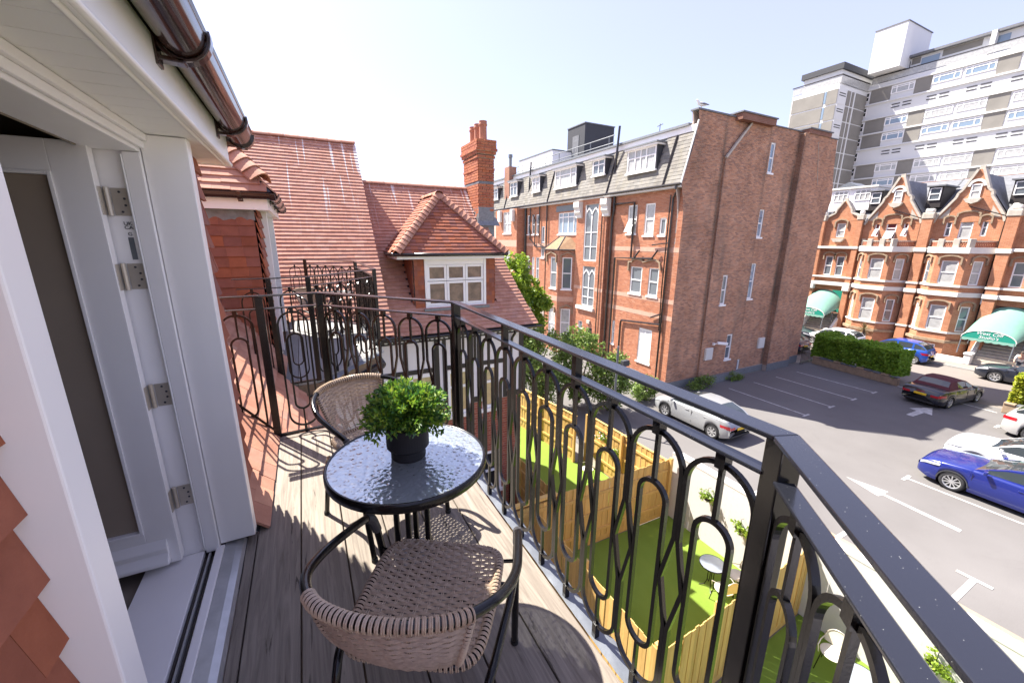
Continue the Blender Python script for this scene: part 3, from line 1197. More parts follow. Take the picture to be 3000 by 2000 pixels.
# ------------------------------------------------------------------ balconies
def deck(name, label, poly_far, poly_near, x0, x1, z, wood, seams, far_y, near_y, fasc):
    """poly_far / poly_near: functions y(x) of the two deck ends"""
    d = thing(name, label, 'balcony', ((x0 + x1) / 2, (far_y + near_y) / 2, z - .2))
    for i in range(len(seams) - 1):
        a, b = seams[i] + .003, seams[i + 1] - .003
        cuts = [a, b]
        for c in (.07,):
            if a < c < b:
                cuts = [a, c, b]
        pts = [(c, poly_near(c)) for c in cuts] + [(c, poly_far(c)) for c in reversed(cuts)]
        MB().prism(pts, 'z', z - .03, z).build('deck_board', MT[wood], d, bevel=.003)
    outline = [(x0, near_y), (.07, near_y), (x1, poly_near(x1)), (x1, poly_far(x1)), (.07, far_y), (x0, far_y)]
    MB().prism(outline, 'z', z - .16, z - .034).build('joist_frame', MT[fasc], d)
    o2 = [(x * .93 if x > 0 else x, y) for x, y in outline]
    mb = MB().prism(outline, 'z', z - .30, z - .162)
    mb.build('soffit', MT['grey_dark'], d)
    cx, cy = 0, (near_y + far_y) / 2
    ins = [(min(x, x - .06 if x > .2 else x), cy + (y - cy) * .96) for x, y in outline]
    MB().prism(ins, 'z', GZ, z - .302).build('bay_wall', MT['plaster'], d)
    # lead edging outside the boards
    mb = MB()
    path = [Vector((p[0], p[1], 0)) for p in outline[1:5]]
    for i in range(3):
        A, B = path[i], path[i + 1]
        dd = (B - A).normalized()
        nn = Vector((dd.y, -dd.x, 0))
        L = (B - A).length
        m = max(6, int(L / .028))
        mb.grid(lambda a, b: tuple(A + dd * (L * a) + nn * (.002 + .085 * b) + Vector((0, 0, z + .003 - .02 * b * b + .006 * math.sin(a * L / .195 * 2 * PI) * b + .002 * rnd.uniform(-1, 1)))), m, 5)
    mb.build('lead_edging', MT['lead_pale'], d, smooth=True)
    return d, outline


def lin(a, b):
    return lambda x: a[1] + (b[1] - a[1]) * (x - a[0]) / (b[0] - a[0])


f1, n1 = lin((.07, 3.335), (.835, 2.455)), lin((.07, -.46), (.835, .43))
deck1, out1 = deck('near_balcony', 'weathered timber plank balcony deck under the wicker chairs and glass table', lambda x: 3.27 if x < .07 else f1(x) - .06, lambda x: -.46 if x < .07 else n1(x), -.36, .835, 0.0, 'deck_wood', [-.36, -.16, .04, .24, .44, .64, .835], 3.335, -.46, 'fascia_wood')
MB().prism([(-.36, 3.274), (.068, 3.274), (.835, 2.398), (.835, 2.452), (.075, 3.332), (-.36, 3.332)], 'z', -.03, .004).build('edge_board', MT['deck_wood'], deck1, bevel=.003)
f2, n2 = lin((.02, 9.10), (.83, 8.05)), lin((.02, 4.88), (.83, 5.88))
MB().box(-.404, -.3625, -.46, 2.2, -.03, -.001).build('deck_board', MT['deck_wood'], deck1, bevel=.003)
deck2, out2 = deck('far_balcony', 'grey planked balcony beyond the railing, with a timber edge over a black gutter', lambda x: 9.10 if x < .02 else f2(x), lambda x: 4.88 if x < .02 else n2(x), -.40, .83, -.09, 'deck_wood_grey', [-.40, -.2, 0.0, .2, .4, .6, .83], 9.10, 4.88, 'fascia_wood')
mb = MB()
for p, q in zip(out2[:4], out2[1:5]):
    a, b = Vector((*p, -.30)), Vector((*q, -.30))
    dd = (b - a).normalized()
    nn = Vector((dd.y, -dd.x, 0)) * .05
    mb.tube([a + nn, b + nn], .05, 12)
mb.build('gutter', MT['black_plastic'], deck2, smooth=True)


def stadium(w, z0, z1, n=8):
    """closed path in (u,z): half-width w, from z0 to z1"""
    pts = [(w * math.cos(a), z1 - w + w * math.sin(a)) for a in [PI * k / (2 * n) for k in range(2 * n + 1)]]
    pts += [(w * math.cos(a), z0 + w + w * math.sin(a)) for a in [PI + PI * k / (2 * n) for k in range(2 * n + 1)]]
    return pts


def railing(name, label, pts, posts, z, units, htop, pw=.05, group=None):
    """pts: plan points; posts: indexes that carry a post; units: number of loops per segment"""
    c = sum((Vector((*p, 0)) for p in pts), Vector()) / len(pts)
    t = thing(name, label, 'railing', (c.x, c.y, z), group)
    k = htop / 1.1
    P = [Vector((*p, z)) for p in pts]
    dirs = [(P[i + 1] - P[i]).normalized() for i in range(len(P) - 1)]
    for i in posts:
        d = (dirs[max(0, i - 1)] + dirs[min(i, len(dirs) - 1)]).normalized()
        if i in (3, 2):
            d = Vector((0, 1, 0))
        s = Vector((d.y, -d.x, 0))
        mb = MB()
        M = mat_cols(d, s, (0, 0, 1), P[i] + Vector((0, 0, htop / 2 - .006)))
        mb.mbox(M, pw / 2, pw / 2, htop / 2 - .006)
        po = mb.build('post', MT['black_metal'], t, bevel=.003)
        b = MB()
        b.tube([P[i] - s * (pw / 2 + .001) + Vector((0, 0, 1.035 * k)), P[i] - s * (pw / 2 - .01) + Vector((0, 0, 1.035 * k))], .006, 10)
        b.build('bolt_hole', MT['rubber'], po)
    for i, n in enumerate(units):
        A, B = P[i], P[i + 1]
        d = dirs[i]
        s = Vector((d.y, -d.x, 0))
        up = Vector((0, 0, 1))

        def mitre(j, e, w):
            # corner point of the rail at vertex j, offset w to side s
            if 0 < j < len(P) - 1:
                s1 = Vector((dirs[j - 1].y, -dirs[j - 1].x, 0))
                s2 = Vector((dirs[j].y, -dirs[j].x, 0))
                m = (s1 + s2).normalized()
                return P[j] + m * (w / m.dot(s1))
            return P[j] + s * w
        for nm, zt, th_, w in (('top_rail', htop, .012, .056), ('mid_rail', htop * .915, .010, .042)):
            if nm == 'top_rail':
                q = [mitre(i, 0, -w / 2), mitre(i + 1, 0, -w / 2), mitre(i + 1, 0, w / 2), mitre(i, 0, w / 2)]
            else:
                e = pw / 2 + .001
                a, b = A + d * e, B - d * e
                q = [a - s * w / 2, b - s * w / 2, b + s * w / 2, a + s * w / 2]
            zz = Vector((0, 0, zt))
            mb = MB()
            vs = [p + zz - up * th_ for p in q] + [p + zz for p in q]
            mb.add(vs, [(3, 2, 1, 0), (4, 5, 6, 7), (0, 1, 5, 4), (1, 2, 6, 5), (2, 3, 7, 6), (3, 0, 4, 7)])
            mb.build(nm, MT['rail_top_paint'], t, bevel=.003)
        L = (B - A).length - pw
        pitch = L / n
        hw = min(pitch / 2, .105) - .007
        iw = .050
        bw = .0135
        for j in range(n):
            C = A + d * (pw / 2 + pitch * (j + .5))
            Q = lambda u, zz: C + d * u + up * (zz * k)
            pin_l = j > 0
            pin_r = j < n - 1
            half = pitch / 2
            o = []
            arc = [PI * q / 20 for q in range(21)]
            o += [(hw * math.cos(a), .965 - hw + hw * math.sin(a)) for a in arc]
            if pin_l:
                o += [(-hw, .67), (-iw - bw * .8, .515), (-hw, .36)]
            arc2 = [PI + PI * q / 20 for q in range(21)]
            o += [(hw * math.cos(a), .06 + hw + hw * math.sin(a)) for a in arc2]
            if pin_r:
                o += [(hw, .36), (iw + bw * .8, .515), (hw, .67)]
            MB().bar([Q(*p) for p in o], s, bw, bw).build('outer_loop', MT['black_metal'], t)
            MB().bar([Q(*p) for p in stadium(iw, .20, .80)], s, bw, bw).build('inner_loop', MT['black_metal'], t)
            mb = MB()
            mb.beam(Q(0, .955), Q(0, 1.0 if not (n == 10 and j in (3, 6)) else 1.085), .026, .03, s)
            mb.beam(Q(0, .800), Q(0, .966), .012, .013, s)
            mb.build('stem', MT['black_metal'], t)
            MB().beam(Q(0, .06), Q(0, .2), .012, .013, s).beam(Q(0, .0), Q(0, .062), .02, .022, s).build('stem', MT['black_metal'], t)
        if n == 1 and i == 0:
            # foot bar following the roof slope
            MB().beam(A + Vector((0, 0, slope_z(A.x) + .06)), B + Vector((0, 0, .04)), .014, .014).build('foot_bar', MT['black_metal'], t)
        elif i == 1:
            MB().beam(A + Vector((0, 0, .012)), B + Vector((0, 0, .012)), .03, .014).build('foot_bar', MT['black_metal'], t)
    return t


rail1 = railing('balcony_railing', 'black iron railing with oval loops round the near balcony', [(-.62, 3.335), (-.315, 3.335), (.075, 3.36), (.855, 2.475), (.86, .415), (.07, -.485)], [1, 2, 3, 4, 5], 0, [1, 1, 5, 10, 6], 1.1, group='black loop railings')
rail2 = railing('balcony_railing', 'black iron railing with oval loops round the far balcony', [(-.66, 4.86), (-.35, 4.86), (.02, 4.90), (.855, 5.87), (.855, 8.12), (.02, 9.16), (-.36, 9.16)], [1, 2, 3, 4, 5], -.09, [1, 1, 6, 11, 6, 1], 1.185, group='black loop railings')
# ------------------------------------------------------------------ furniture
def make_table(cx, cy, z, label):
    t = thing('bistro_table', label, 'table', (cx, cy, z), 'round bistro tables on the balconies')
    R = .287
    gl = MB().lathe(cx, cy, [(.0, z + .694), (R - .006, z + .694), (R - .006, z + .700), (.0, z + .700)], 48, False)
    gl.build('tabletop', MT['table_glass'], t)
    MB().lathe(cx, cy, [(R - .008, z + .672), (R + .001, z + .670), (R + .004, z + .674), (R + .004, z + .699), (R, z + .7035), (R - .006, z + .7035), (R - .008, z + .700), (R - .008, z + .672)], 64, False).build('rim', MT['black_metal'], t, smooth=True)
    for k in range(4):
        a = PI * .25 + k * PI / 2 + .35
        ca, sa = math.cos(a), math.sin(a)
        prof = [(R - .012, .684), (R - .09, .684), (.125, .682), (.085, .665), (.066, .62), (.06, .55), (.06, .35), (.06, .17), (.066, .12), (.09, .07), (.13, .045), (.19, .028), (.235, .014)]
        MB().tube([(cx + r * ca, cy + r * sa, z + h) for r, h in prof], .0115, 10).build('leg', MT['black_metal'], t, smooth=True)
    MB().lathe(cx, cy, [(.026, z + .25), (.075, z + .25), (.079, z + .256), (.079, z + .274), (.075, z + .28), (.026, z + .28), (.026, z + .25)], 32, False).build('parasol_ring', MT['black_plastic'], t)
    mb = MB()
    for k in range(4):
        a = PI * .25 + k * PI / 2 + .35
        mb.beam((cx + .05 * math.cos(a), cy + .05 * math.sin(a), z + .265), (cx + .088 * math.cos(a), cy + .088 * math.sin(a), z + .265), .006, .006)
    mb.build('bolt', MT['black_metal'], t)
    return t


def crom(pts, n=8):
    """smooth curve through the points"""
    P = [Vector(p) for p in pts]
    P = [P[0] * 2 - P[1]] + P + [P[-1] * 2 - P[-2]]
    out = []
    for i in range(1, len(P) - 2):
        for k in range(n):
            t = k / n
            a, b, c, d = P[i - 1], P[i], P[i + 1], P[i + 2]
            out.append(.5 * ((2 * b) + (c - a) * t + (2 * a - 5 * b + 4 * c - d) * t * t + (3 * b - a - 3 * c + d) * t ** 3))
    out.append(P[-2])
    return out


def resample(pts, step):
    L = [0]
    for a, b in zip(pts, pts[1:]):
        L.append(L[-1] + (b - a).length)
    n = max(2, int(L[-1] / step))
    out, j = [], 0
    for i in range(n + 1):
        s = L[-1] * i / n
        while j < len(L) - 2 and L[j + 1] < s:
            j += 1
        t = (s - L[j]) / max(1e-9, L[j + 1] - L[j])
        out.append(pts[j].lerp(pts[j + 1], t))
    return out


def wrap(mb, pts, r, step=.0044, thick=.0025):
    """rattan cane wound round a tube: one ring after another, in pairs"""
    P = resample(pts, step)
    k = 0
    for i in range(1, len(P) - 1):
        if i % 3 == 2:
            continue
        d = (P[i + 1] - P[i - 1]).normalized()
        ref = d.cross(Vector((0, 0, 1)))
        if ref.length < .05:
            ref = d.cross(Vector((1, 0, 0)))
        ref.normalize()
        bi = d.cross(ref)
        ring = [P[i] + (ref * math.cos(a) + bi * math.sin(a)) * r for a in [2 * PI * q / 12 for q in range(12)]]
        mb.tube(ring, thick, 4, True)


def weave(mb, f, nu_strand, warp_u, n_pairs, amp=.0042, seg=3, thick=.0031):
    """f(u,v)->point, u across, v along; weft strands run across over and under the warps"""
    e = 1e-3
    W_ = len(warp_u)

    def nrm(u, v):
        a, b = f(min(1, u + e), v) - f(max(0, u - e), v), f(u, min(1, v + e)) - f(u, max(0, v - e))
        n = a.cross(b)
        return n.normalized() if n.length > 1e-12 else Vector((0, 0, 1))
    us = []
    full = [0] + list(warp_u) + [1]
    for i in range(len(full) - 1):
        for k in range(seg):
            us.append((full[i] + (full[i + 1] - full[i]) * k / seg, i + k / seg))
    us.append((1, len(full) - 1))
    for r in range(n_pairs):
        for s in range(2):
            v = (r + .24 + .46 * s) / n_pairs
            path = []
            for u, ph in us:
                a = amp * math.cos(PI * ph + (PI if r % 2 else 0)) * (0 if u in (0, 1) else 1)
                path.append(f(u, v) + nrm(u, v) * a)
            mb.tube(path, thick, 4)
    for u in warp_u:
        for du in (-.007, .007):
            mb.tube([f(min(1, max(0, u + du)), q / 14) for q in range(15)], .0022, 4)


def make_chair(label):
    t = thing('wicker_chair', label, 'chair', (0, 0, 0), 'wicker bistro chairs')
    zs = .455
    V = Vector
    # arm tube: foot, arm bend, round the back, other arm, other foot
    half = [(.232, .245, 0), (.236, .218, .20), (.240, .190, .42), (.246, .168, .535), (.250, .130, .592), (.262, .02, .625), (.266, -.10, .655), (.238, -.205, .688), (.170, -.285, .708), (.085, -.322, .718), (0, -.332, .720)]
    full = crom([V(p) for p in half] + [V((-p[0], p[1], p[2])) for p in half[-2::-1]], 7)
    fr = MB().tube(full, .0128, 12)
    frame = fr.build('arm_frame', MT['black_metal'], t, smooth=True)
    n = len(full)
    wr = MB()
    top = [p for p in full if p.y < -.262]
    wrap(wr, top, .0150)
    wr.build('back_wrap', MT['rattan'], t)
    for sg in (1, -1):
        grip = [p for p in full if p.x * sg > 0 and .50 < p.z < .602 and p.y > .10]
        g = MB()
        P = resample(grip, .0052)
        for i in range(1, len(P) - 1):
            d = (P[i + 1] - P[i - 1]).normalized()
            ref = d.cross(V((1, 0, 0))).normalized()
            bi = d.cross(ref)
            g.tube([P[i] + (ref * math.cos(a) + bi * math.sin(a)) * .0138 for a in [2 * PI * q / 12 for q in range(12)]], .0026, 4, True)
        g.build('arm_grip', MT['wrap_dark'], t)
        rear = crom([V((sg * .236, .20, .36)), V((sg * .232, .05, .385)), V((sg * .218, -.12, .395)), V((sg * .205, -.185, .36)), V((sg * .205, -.215, .25)), V((sg * .212, -.262, 0))], 7)
        MB().tube(rear, .0125, 10).build('rear_leg', MT['black_metal'], t, smooth=True)
        MB().tube([V((sg * .238, .185, .43)), V((sg * .19, .16, .445))], .006, 8).build('bracket', MT['black_metal'], t)
        ft = MB()
        for x, y in ((.232, .245), (.212, -.262)):
            ft.lathe(sg * x, y, [(.0148, .0), (.0148, .018), (.0125, .02)], 12)
        ft.build('foot_cap', MT['rubber'], t)
    MB().tube([V((-.208, -.228, .215)), V((.208, -.228, .215))], .0115, 10).tube([V((-.236, .21, .30)), V((.236, .21, .30))], .009, 8).build('stretcher', MT['black_metal'], t, smooth=True)
    # seat ring
    w, y0, y1, r = .192, -.205, .205, .06

    def ringpt(a):
        # rounded rectangle
        ca, sa = math.cos(a), math.sin(a)
        e = .32
        x = w * math.copysign(abs(ca) ** e, ca)
        y = (y1 - y0) / 2 * math.copysign(abs(sa) ** e, sa)
        return V((x * (1 - .06 * (y < 0) * abs(y) / .2), y, zs + .012 * max(0, (y - .12) / .08) * -1 + .004))
    ring = [ringpt(2 * PI * k / 160) for k in range(161)]
    MB().tube(ring[:-1], .010, 8, True).build('seat_frame', MT['black_metal'], t, smooth=True)
    sw = MB()
    wrap(sw, ring, .0125, .0044, .0025)
    sw.build('seat_wrap', MT['rattan'], t)

    def fs(u, v):
        y = y0 + (y1 - y0) * v
        q = min(1, abs(y) / ((y1 - y0) / 2 + 1e-6))
        xw = w * (1 - max(0, q) ** 7 * .25)
        x = -xw + 2 * xw * u
        sag = .020 * (1 - (2 * u - 1) ** 2) * (1 - (2 * v - 1) ** 2)
        return V((x, y, zs + .006 - sag))
    ws = MB()
    weave(ws, fs, 0, [k / 12 for k in range(1, 12)], 35, .0034, 3, .0027)
    ws.build('seat', MT['rattan'], t)

    # woven back
    topc = resample([p for p in full if p.y < -.262], .004)
    if topc[0].x > topc[-1].x:
        topc = topc[::-1]

    def fb(u, v):
        i = u * (len(topc) - 1)
        a = topc[int(i)].lerp(topc[min(len(topc) - 1, int(i) + 1)], i - int(i))
        b = V((-.135 + .27 * u, -.192 - .03 * (1 - (2 * u - 1) ** 2), zs + .004))
        k = v
        p = a.lerp(b, k)
        p.y -= .022 * math.sin(PI * k)
        return p
    bw = MB()
    weave(bw, fb, 0, [k / 9 for k in range(1, 9)], 25, .0036, 3, .0029)
    for uu in (0, 1):
        wrap(bw, [fb(uu, q / 12) for q in range(13)], .0085, .0044, .0025)
    bw.build('backrest', MT['rattan'], t)
    sp = MB()
    for uu in (0, 1):
        sp.tube([fb(uu, q / 12) for q in range(13)], .0068, 8)
    sp.build('back_post', MT['black_metal'], t)
    return t



c1 = make_chair('wicker chair in front of the glass table, its woven back towards us')
c1.location = (.236, .985, 0)
c1.rotation_euler.z = -.589
c2 = copy_tree(c1)
c2['label'] = 'wicker chair behind the glass table, partly hidden by the potted plant'
c2.location = (.268, 2.03, 0)
c2.rotation_euler.z = 3.552
make_table(.272, 1.375, 0, 'round bistro table with rippled glass top carrying the potted plant')
make_table(.42, 7.35, -.09, 'round glass bistro table standing on the far balcony')
c3 = copy_tree(c1)
c3['label'] = 'wicker chair at the table on the far balcony, pale in the sun'
c3.location = (.10, 7.75, -.09)
c3.rotation_euler.z = 3.7


def leaves(mb, P, d, up, L, w, fold=.25):
    """one leaf: two folded halves"""
    d = d.normalized()
    s = d.cross(up)
    if s.length < .05:
        s = d.cross(Vector((1, .3, 0)))
    s.normalize()
    n = s.cross(d)
    o = len(mb.v)
    m = P + d * (L * .5)
    mb.v += [tuple(P), tuple(m + s * w * .5 + n * (fold * w)), tuple(P + d * L + n * (-.1 * L)), tuple(m - s * w * .5 + n * (fold * w)), tuple(m)]
    mb.f += [(o, o + 1, o + 4), (o + 1, o + 2, o + 4), (o, o + 4, o + 3), (o + 4, o + 2, o + 3)]


# potted box plant
pt = thing('potted_plant', 'bushy green artificial plant in a stepped black pot on the glass table', 'plant', (.277, 1.385, .70))
px, py, pz = .277, 1.385, .7005
MB().lathe(px, py, [(.0, pz), (.060, pz), (.0635, pz + .004), (.0635, pz + .034), (.066, pz + .037), (.074, pz + .043), (.0775, pz + .048), (.0775, pz + .128), (.075, pz + .130), (.072, pz + .128), (.071, pz + .115)], 48, False).build('pot', MT['pot_black'], pt, smooth=False, bevel=0)
MB().lathe(px, py, [(.0, pz + .116), (.071, pz + .116)], 24, False).build('soil', MT['soil'], pt)
fo, st = MB(), MB()
rr = random.Random(5)
for i in range(250+22):
    a = rr.uniform(0, 2 * PI)
    el = math.asin(rr.uniform(-.15, 1.0))
    if i > 252:
        el = rr.uniform(-.75, -.25)
    rad = rr.uniform(.80, 1.10)
    dirv = Vector((math.cos(a) * math.cos(el), math.sin(a) * math.cos(el), math.sin(el)))
    root = Vector((px + rr.uniform(-.05, .05), py + rr.uniform(-.05, .05), pz + .12))
    tip = Vector((px, py, pz + .168)) + Vector((dirv.x * .146 * rad, dirv.y * .146 * rad, dirv.z * .112 * rad))
    mid = root.lerp(tip, .5) + Vector((0, 0, .03))
    C = [root.lerp(mid, k / 5).lerp(mid.lerp(tip, k / 5), k / 5) for k in range(6)]
    st.tube(C, .0011, 4, caps=False)
    for k in range(9):
        q = .38 + .62 * k / 8
        j = min(4, int(q * 5))
        P = C[j].lerp(C[j + 1], q * 5 - j)
        ax = (C[j + 1] - C[j]).normalized()
        o = ax.orthogonal().normalized()
        o.rotate(Matrix.Rotation(k * 1.57 + i, 3, ax))
        for sg in (1, -1):
            leaves(fo, P, ax * .75 + o * sg * .8 + Vector((0, 0, .15)), o.cross(ax), rr.uniform(.018, .028), rr.uniform(.010, .0145))
    leaves(fo, tip, (tip - mid), Vector((0, 0, 1)), .019, .010)
fo.build('foliage', MT['leaf_box'], pt)
st.build('stem', MT['leaf_bush'], pt)
# ------------------------------------------------------------------ the gabled wing with the chimney
wing = thing('tudor_wing', 'tiled wing with half timbered wall, hipped dormer and brick chimney', 'house', (3.4, 11, GZ))
KP = math.tan(R_(49.6))
KL = math.sqrt(1 + KP * KP)
wt = []
streak = []
# upper roof (left, standing proud) and lower roof
r1y0, r1z0 = 9.0, 0.02
U1, V1 = (1, 0, 0), (0, 1, KP)
L1 = (12.35 - 8.55) * KL
o1 = (-2.4, 8.55, .02 - .45 * KP)
streak.extend(tile_field(o1, U1, V1, [(0, 0), (3.96, 0), (3.96, L1), (0, L1)], .108, .168, 1.5, .014, 1.85, .002))
MB().poly((-2.4, 8.57, -.55), (1.55, 8.57, -.55), (1.55, 12.33, -.55 + 3.76 * KP), (-2.4, 12.33, -.55 + 3.76 * KP)).build('roof_underlay', MT['grey_dark'], wing)
zr1 = .02 - .45 * KP + 3.8 * KP
MB().prism([(8.56, o1[2] - .05), (12.35, zr1 - .03), (16.1, o1[2] - .05)], 'x', 1.50, 1.545).build('verge_wall', MT['clay_hung'], wing)
ridge_tiles(wing, (-2.4, 12.36, zr1 + .03), (1.56, 12.36, zr1 + .03), 'clay_tile')
# lower roof
y2, z2 = 9.15, -.70
L2 = (12.30 - y2) * KL
xr = lambda v: 5.50 - .70 * min(1, v / L2) ** .75
poly2 = [(-.0, 0), (3.95, 0)] + [(xr(L2 * k / 8) - 1.55, L2 * k / 8) for k in range(1, 9)] + [(0, L2)]
dX0, dX1 = 2.31, 4.40


def cut(m):
    x, y, z = m.translation
    if dX0 - .02 < x < dX1 + .02 and y < 10.5 and z > -.14:
        return False
    h = 1.30 * (1 - max(0, (z - 1.2)) / 1.42)
    if z > 1.25 and abs(x - 3.28) < h * .9 and y < 11.9:
        return False
    if 4.66 < x < 5.2 and 11.3 < y:
        return False
    return True


streak.extend([m for m in tile_field((1.55, y2, z2), U1, V1, poly2, .108, .168, 1.5, .014, 1.85, .002) if cut(m)])
zr2 = z2 + (12.30 - y2) * KP
MB().poly((1.5, y2 + .03, z2 - .02), (5.46, y2 + .03, z2 - .02), (4.78, 12.3, zr2 - .04), (1.5, 12.3, zr2 - .04)).build('roof_underlay', MT['grey_dark'], wing)
MB().add([(5.46, y2 + .03, z2 - .02), (4.78, 12.3, zr2 - .04), (5.46, 15.4, z2)], [(0, 1, 2)]).add([(1.5, 12.3, zr2 - .04), (4.78, 12.3, zr2 - .04), (5.46, 15.4, z2), (1.5, 15.4, z2)], [(0, 1, 2, 3)]).add([(-2.4, 12.35, zr1 - .03), (1.54, 12.35, zr1 - .03), (1.54, 16.1, z2 + .2), (-2.4, 16.1, z2 + .2)], [(0, 1, 2, 3)]).build('rear_roof', MT['clay_tile'], wing)
ridge_tiles(wing, (1.55, 12.31, zr2 + .02), (4.72, 12.31, zr2 + .02), 'clay_tile')
# gutters
for nm, a, b in (('g', (1.30, y2 - .05, z2 - .03), (5.62, y2 - .05, z2 - .03)), ('g', (.9, 8.47, o1[2] - .02), (1.72, 8.47, o1[2] - .02))):
    mb = MB()
    prof = [(.06 * math.cos(x), .06 * math.sin(x)) for x in [PI + PI * k / 10 for k in range(11)]] + [(.052 * math.cos(x), .052 * math.sin(x)) for x in [2 * PI - PI * k / 10 for k in range(11)]]
    n = len(prof)
    mb.add([(x, a[1] + p[0], a[2] + p[1]) for x in (a[0], b[0]) for p in prof], [(i, (i + 1) % n, n + (i + 1) % n, n + i) for i in range(n)])
    mb.build('gutter', MT['black_plastic'], wing, smooth=True)
mb = MB()
for i in range(34):
    x = 1.45 + i * .12
    mb.box(x, x + .06, y2 + .02, 9.64, z2 - .14, z2 - .06)
mb.build('dentil', MT['stone_white'], wing)
MB().box(1.4, 5.45, y2 + .01, 9.66, z2 - .06, z2 - .045).build('soffit', MT['timber_dark'], wing)
# front wall, plaster above and brick below
F = Frame((0, 9.65, 0), (1, 0, 0), (0, -1, 0))
wins = [(2.08, 2.70, -3.1, -1.86), (3.06, 3.66, -3.1, -1.86), (4.05, 4.52, -3.1, -1.86)]
low = [(3.95, 4.62, -5.75, -4.48)]
up = MB()
F.wall(up, -2.0, 5.30, -2.86, z2 - .05, wins, .10)
up.build('plaster_wall', MT['plaster'], wing)
lo = MB()
F.wall(lo, -2.0, 5.26, GZ, -2.86, wins + low, .10)
lo.build('brick_wall', MT['mortar'], wing)
S_ = Frame((5.26, 9.65, 0), (0, 1, 0), (1, 0, 0))
sd_ = MB()
S_.wall(sd_, 0, 6, GZ, z2 + .1)
sd_.build('side_wall', MT['brick_back'], wing)
MB().box(-2, 5.2, 15.5, 15.6, GZ, 0).build('rear_wall', MT['brick_back'], wing)
pieces(wing, 'brick', 'brickwork', MT['brick_wing'], F.bricks(1.0, 5.26, GZ, -2.88, [(a - .01, b + .01, c - .06, d) for a, b, c, d in wins + low]) + S_.bricks(0, 5.8, GZ, -2.88), 150)
tb = [(1.94, 2.05, -2.86, -.98), (2.73, 2.85, -2.86, -.98), (2.94, 3.04, -2.86, -.98), (3.69, 3.79, -2.7, -.98), (3.90, 4.02, -2.7, -.98), (4.68, 4.80, -2.86, -.98), (5.18, 5.32, -2.86, -.98), (1.2, 1.32, -2.86, -.98)]
for a, b, c, d in tb:
    m = MB()
    F.box(m, a, b, c, d, -.02, .022)
    m.build('timber', MT['timber_dark'], wing, bevel=.004)
for a, b, c, d in ((1.32, 1.94, -1.82, -1.70), (2.05, 2.73, -1.82, -1.70), (3.04, 3.69, -1.82, -1.70), (4.02, 4.68, -1.82, -1.70), (1.0, 5.32, -1.0, -.86), (2.85, 2.94, -2.86, -2.70), (3.79, 3.90, -2.86, -2.70), (4.80, 5.18, -2.86, -2.70), (3.04, 3.05, -2.86, -2.7)):
    m = MB()
    F.box(m, a + .002, b - .002, c, d, -.02, .019)
    m.build('timber', MT['timber_dark'], wing, bevel=.004)
for a, b, c, d in wins:
    window(wing, F, a, b, c, d, -.03, rows=(.62,), cols=(), gm=MT['pane_fence_reflection'], t=.075)
window(wing, F, *low[0], -.03, rows=(.5,), gm=MT['pane_dark'], t=.07)
mb = MB()
mb.tube([(5.0, 9.5, -.86), (4.98, 9.52, -1.0), (4.93, 9.58, -1.12), (4.9, 9.58, -1.3), (4.9, 9.58, GZ)], .038, 10)
mb.build('downpipe', MT['black_plastic'], wing, smooth=True)

# hipped dormer
wd = []
D = Frame((0, 9.645, 0), (1, 0, 0), (0, -1, 0))
ez, ey = 1.18, 9.38
ax, ay, az = 3.26, 10.58, 1.18 + 1.2 * 1.20
hx0, hx1 = 1.86, 4.62
b = MB()
zback = lambda y: z2 + (y - y2) * KP
b.poly((hx0, ey, ez - .03), (hx1, ey, ez - .03), (ax, ay, az - .03)).poly((hx0, ey, ez - .03), (ax, ay, az - .03), (ax, 11.93, az - .03), (hx0, 10.8, ez - .03)).poly((hx1, ey, ez - .03), (ax, ay, az - .03), (ax, 11.93, az - .03), (hx1, 10.8, ez - .03))
b.build('roof_underlay', MT['grey_dark'], wing)
sl = 1.20
Lf = 1.2 * math.sqrt(1 + sl * sl)
wd.extend(tile_field((hx0, ey, ez), (1, 0, 0), (0, 1, sl), [(0, -.02), (hx1 - hx0, -.02), (ax - hx0, Lf)], .104, .165, 1.45, .013, 1.8))
# side slopes: rise az-ez over ax-hx0
for sg, x0 in ((1, hx0), (-1, hx1)):
    run = abs(ax - x0)
    rise = az - ez
    Ls_ = math.hypot(run, rise)
    if sg == 1:
        U_, O_ = (0, -1, 0), (x0, 12.4, ez)
        pl = [(12.4 - 10.75, -.02), (12.4 - ey, -.02), (12.4 - ay, Ls_), (12.4 - 11.95, Ls_)]
    else:
        U_, O_ = (0, 1, 0), (x0, ey, ez)
        pl = [(0, -.02), (10.75 - ey, -.02), (11.95 - ey, Ls_), (ay - ey, Ls_)]
    wd.extend(tile_field(O_, U_, (sg * run, 0, rise), pl, .104, .165, 1.45, .013, 1.8))
bonnets(wing, (hx0 - .02, ey - .02, ez + .01), (ax, ay, az + .01), 'clay_tile')
bonnets(wing, (hx1 + .02, ey - .02, ez + .01), (ax, ay, az + .01), 'clay_tile')
ridge_tiles(wing, (ax, ay - .12, az + .04), (ax, 11.9, az + .04), 'clay_tile')
mb = MB().box(dX0, 2.555, 9.645, 10.6, -.2, 1.1).box(4.16, dX1, 9.645, 10.6, -.2, 1.1).box(2.555, 4.16, 9.80, 10.6, -.2, 1.1)
mb.build('dormer_wall', MT['mortar_dark'], wing)
hg2 = tile_field((dX0, 9.63, 0), (1, 0, 0), (0, 0, 1), [(0, -.14), (.24, -.14), (.24, 1.02), (0, 1.02)], .112, .165, 1.45, .012, 1.8)
hg2 += tile_field((4.165, 9.63, 0), (1, 0, 0), (0, 0, 1), [(0, -.14), (.235, -.14), (.235, 1.02), (0, 1.02)], .112, .165, 1.45, .012, 1.8)
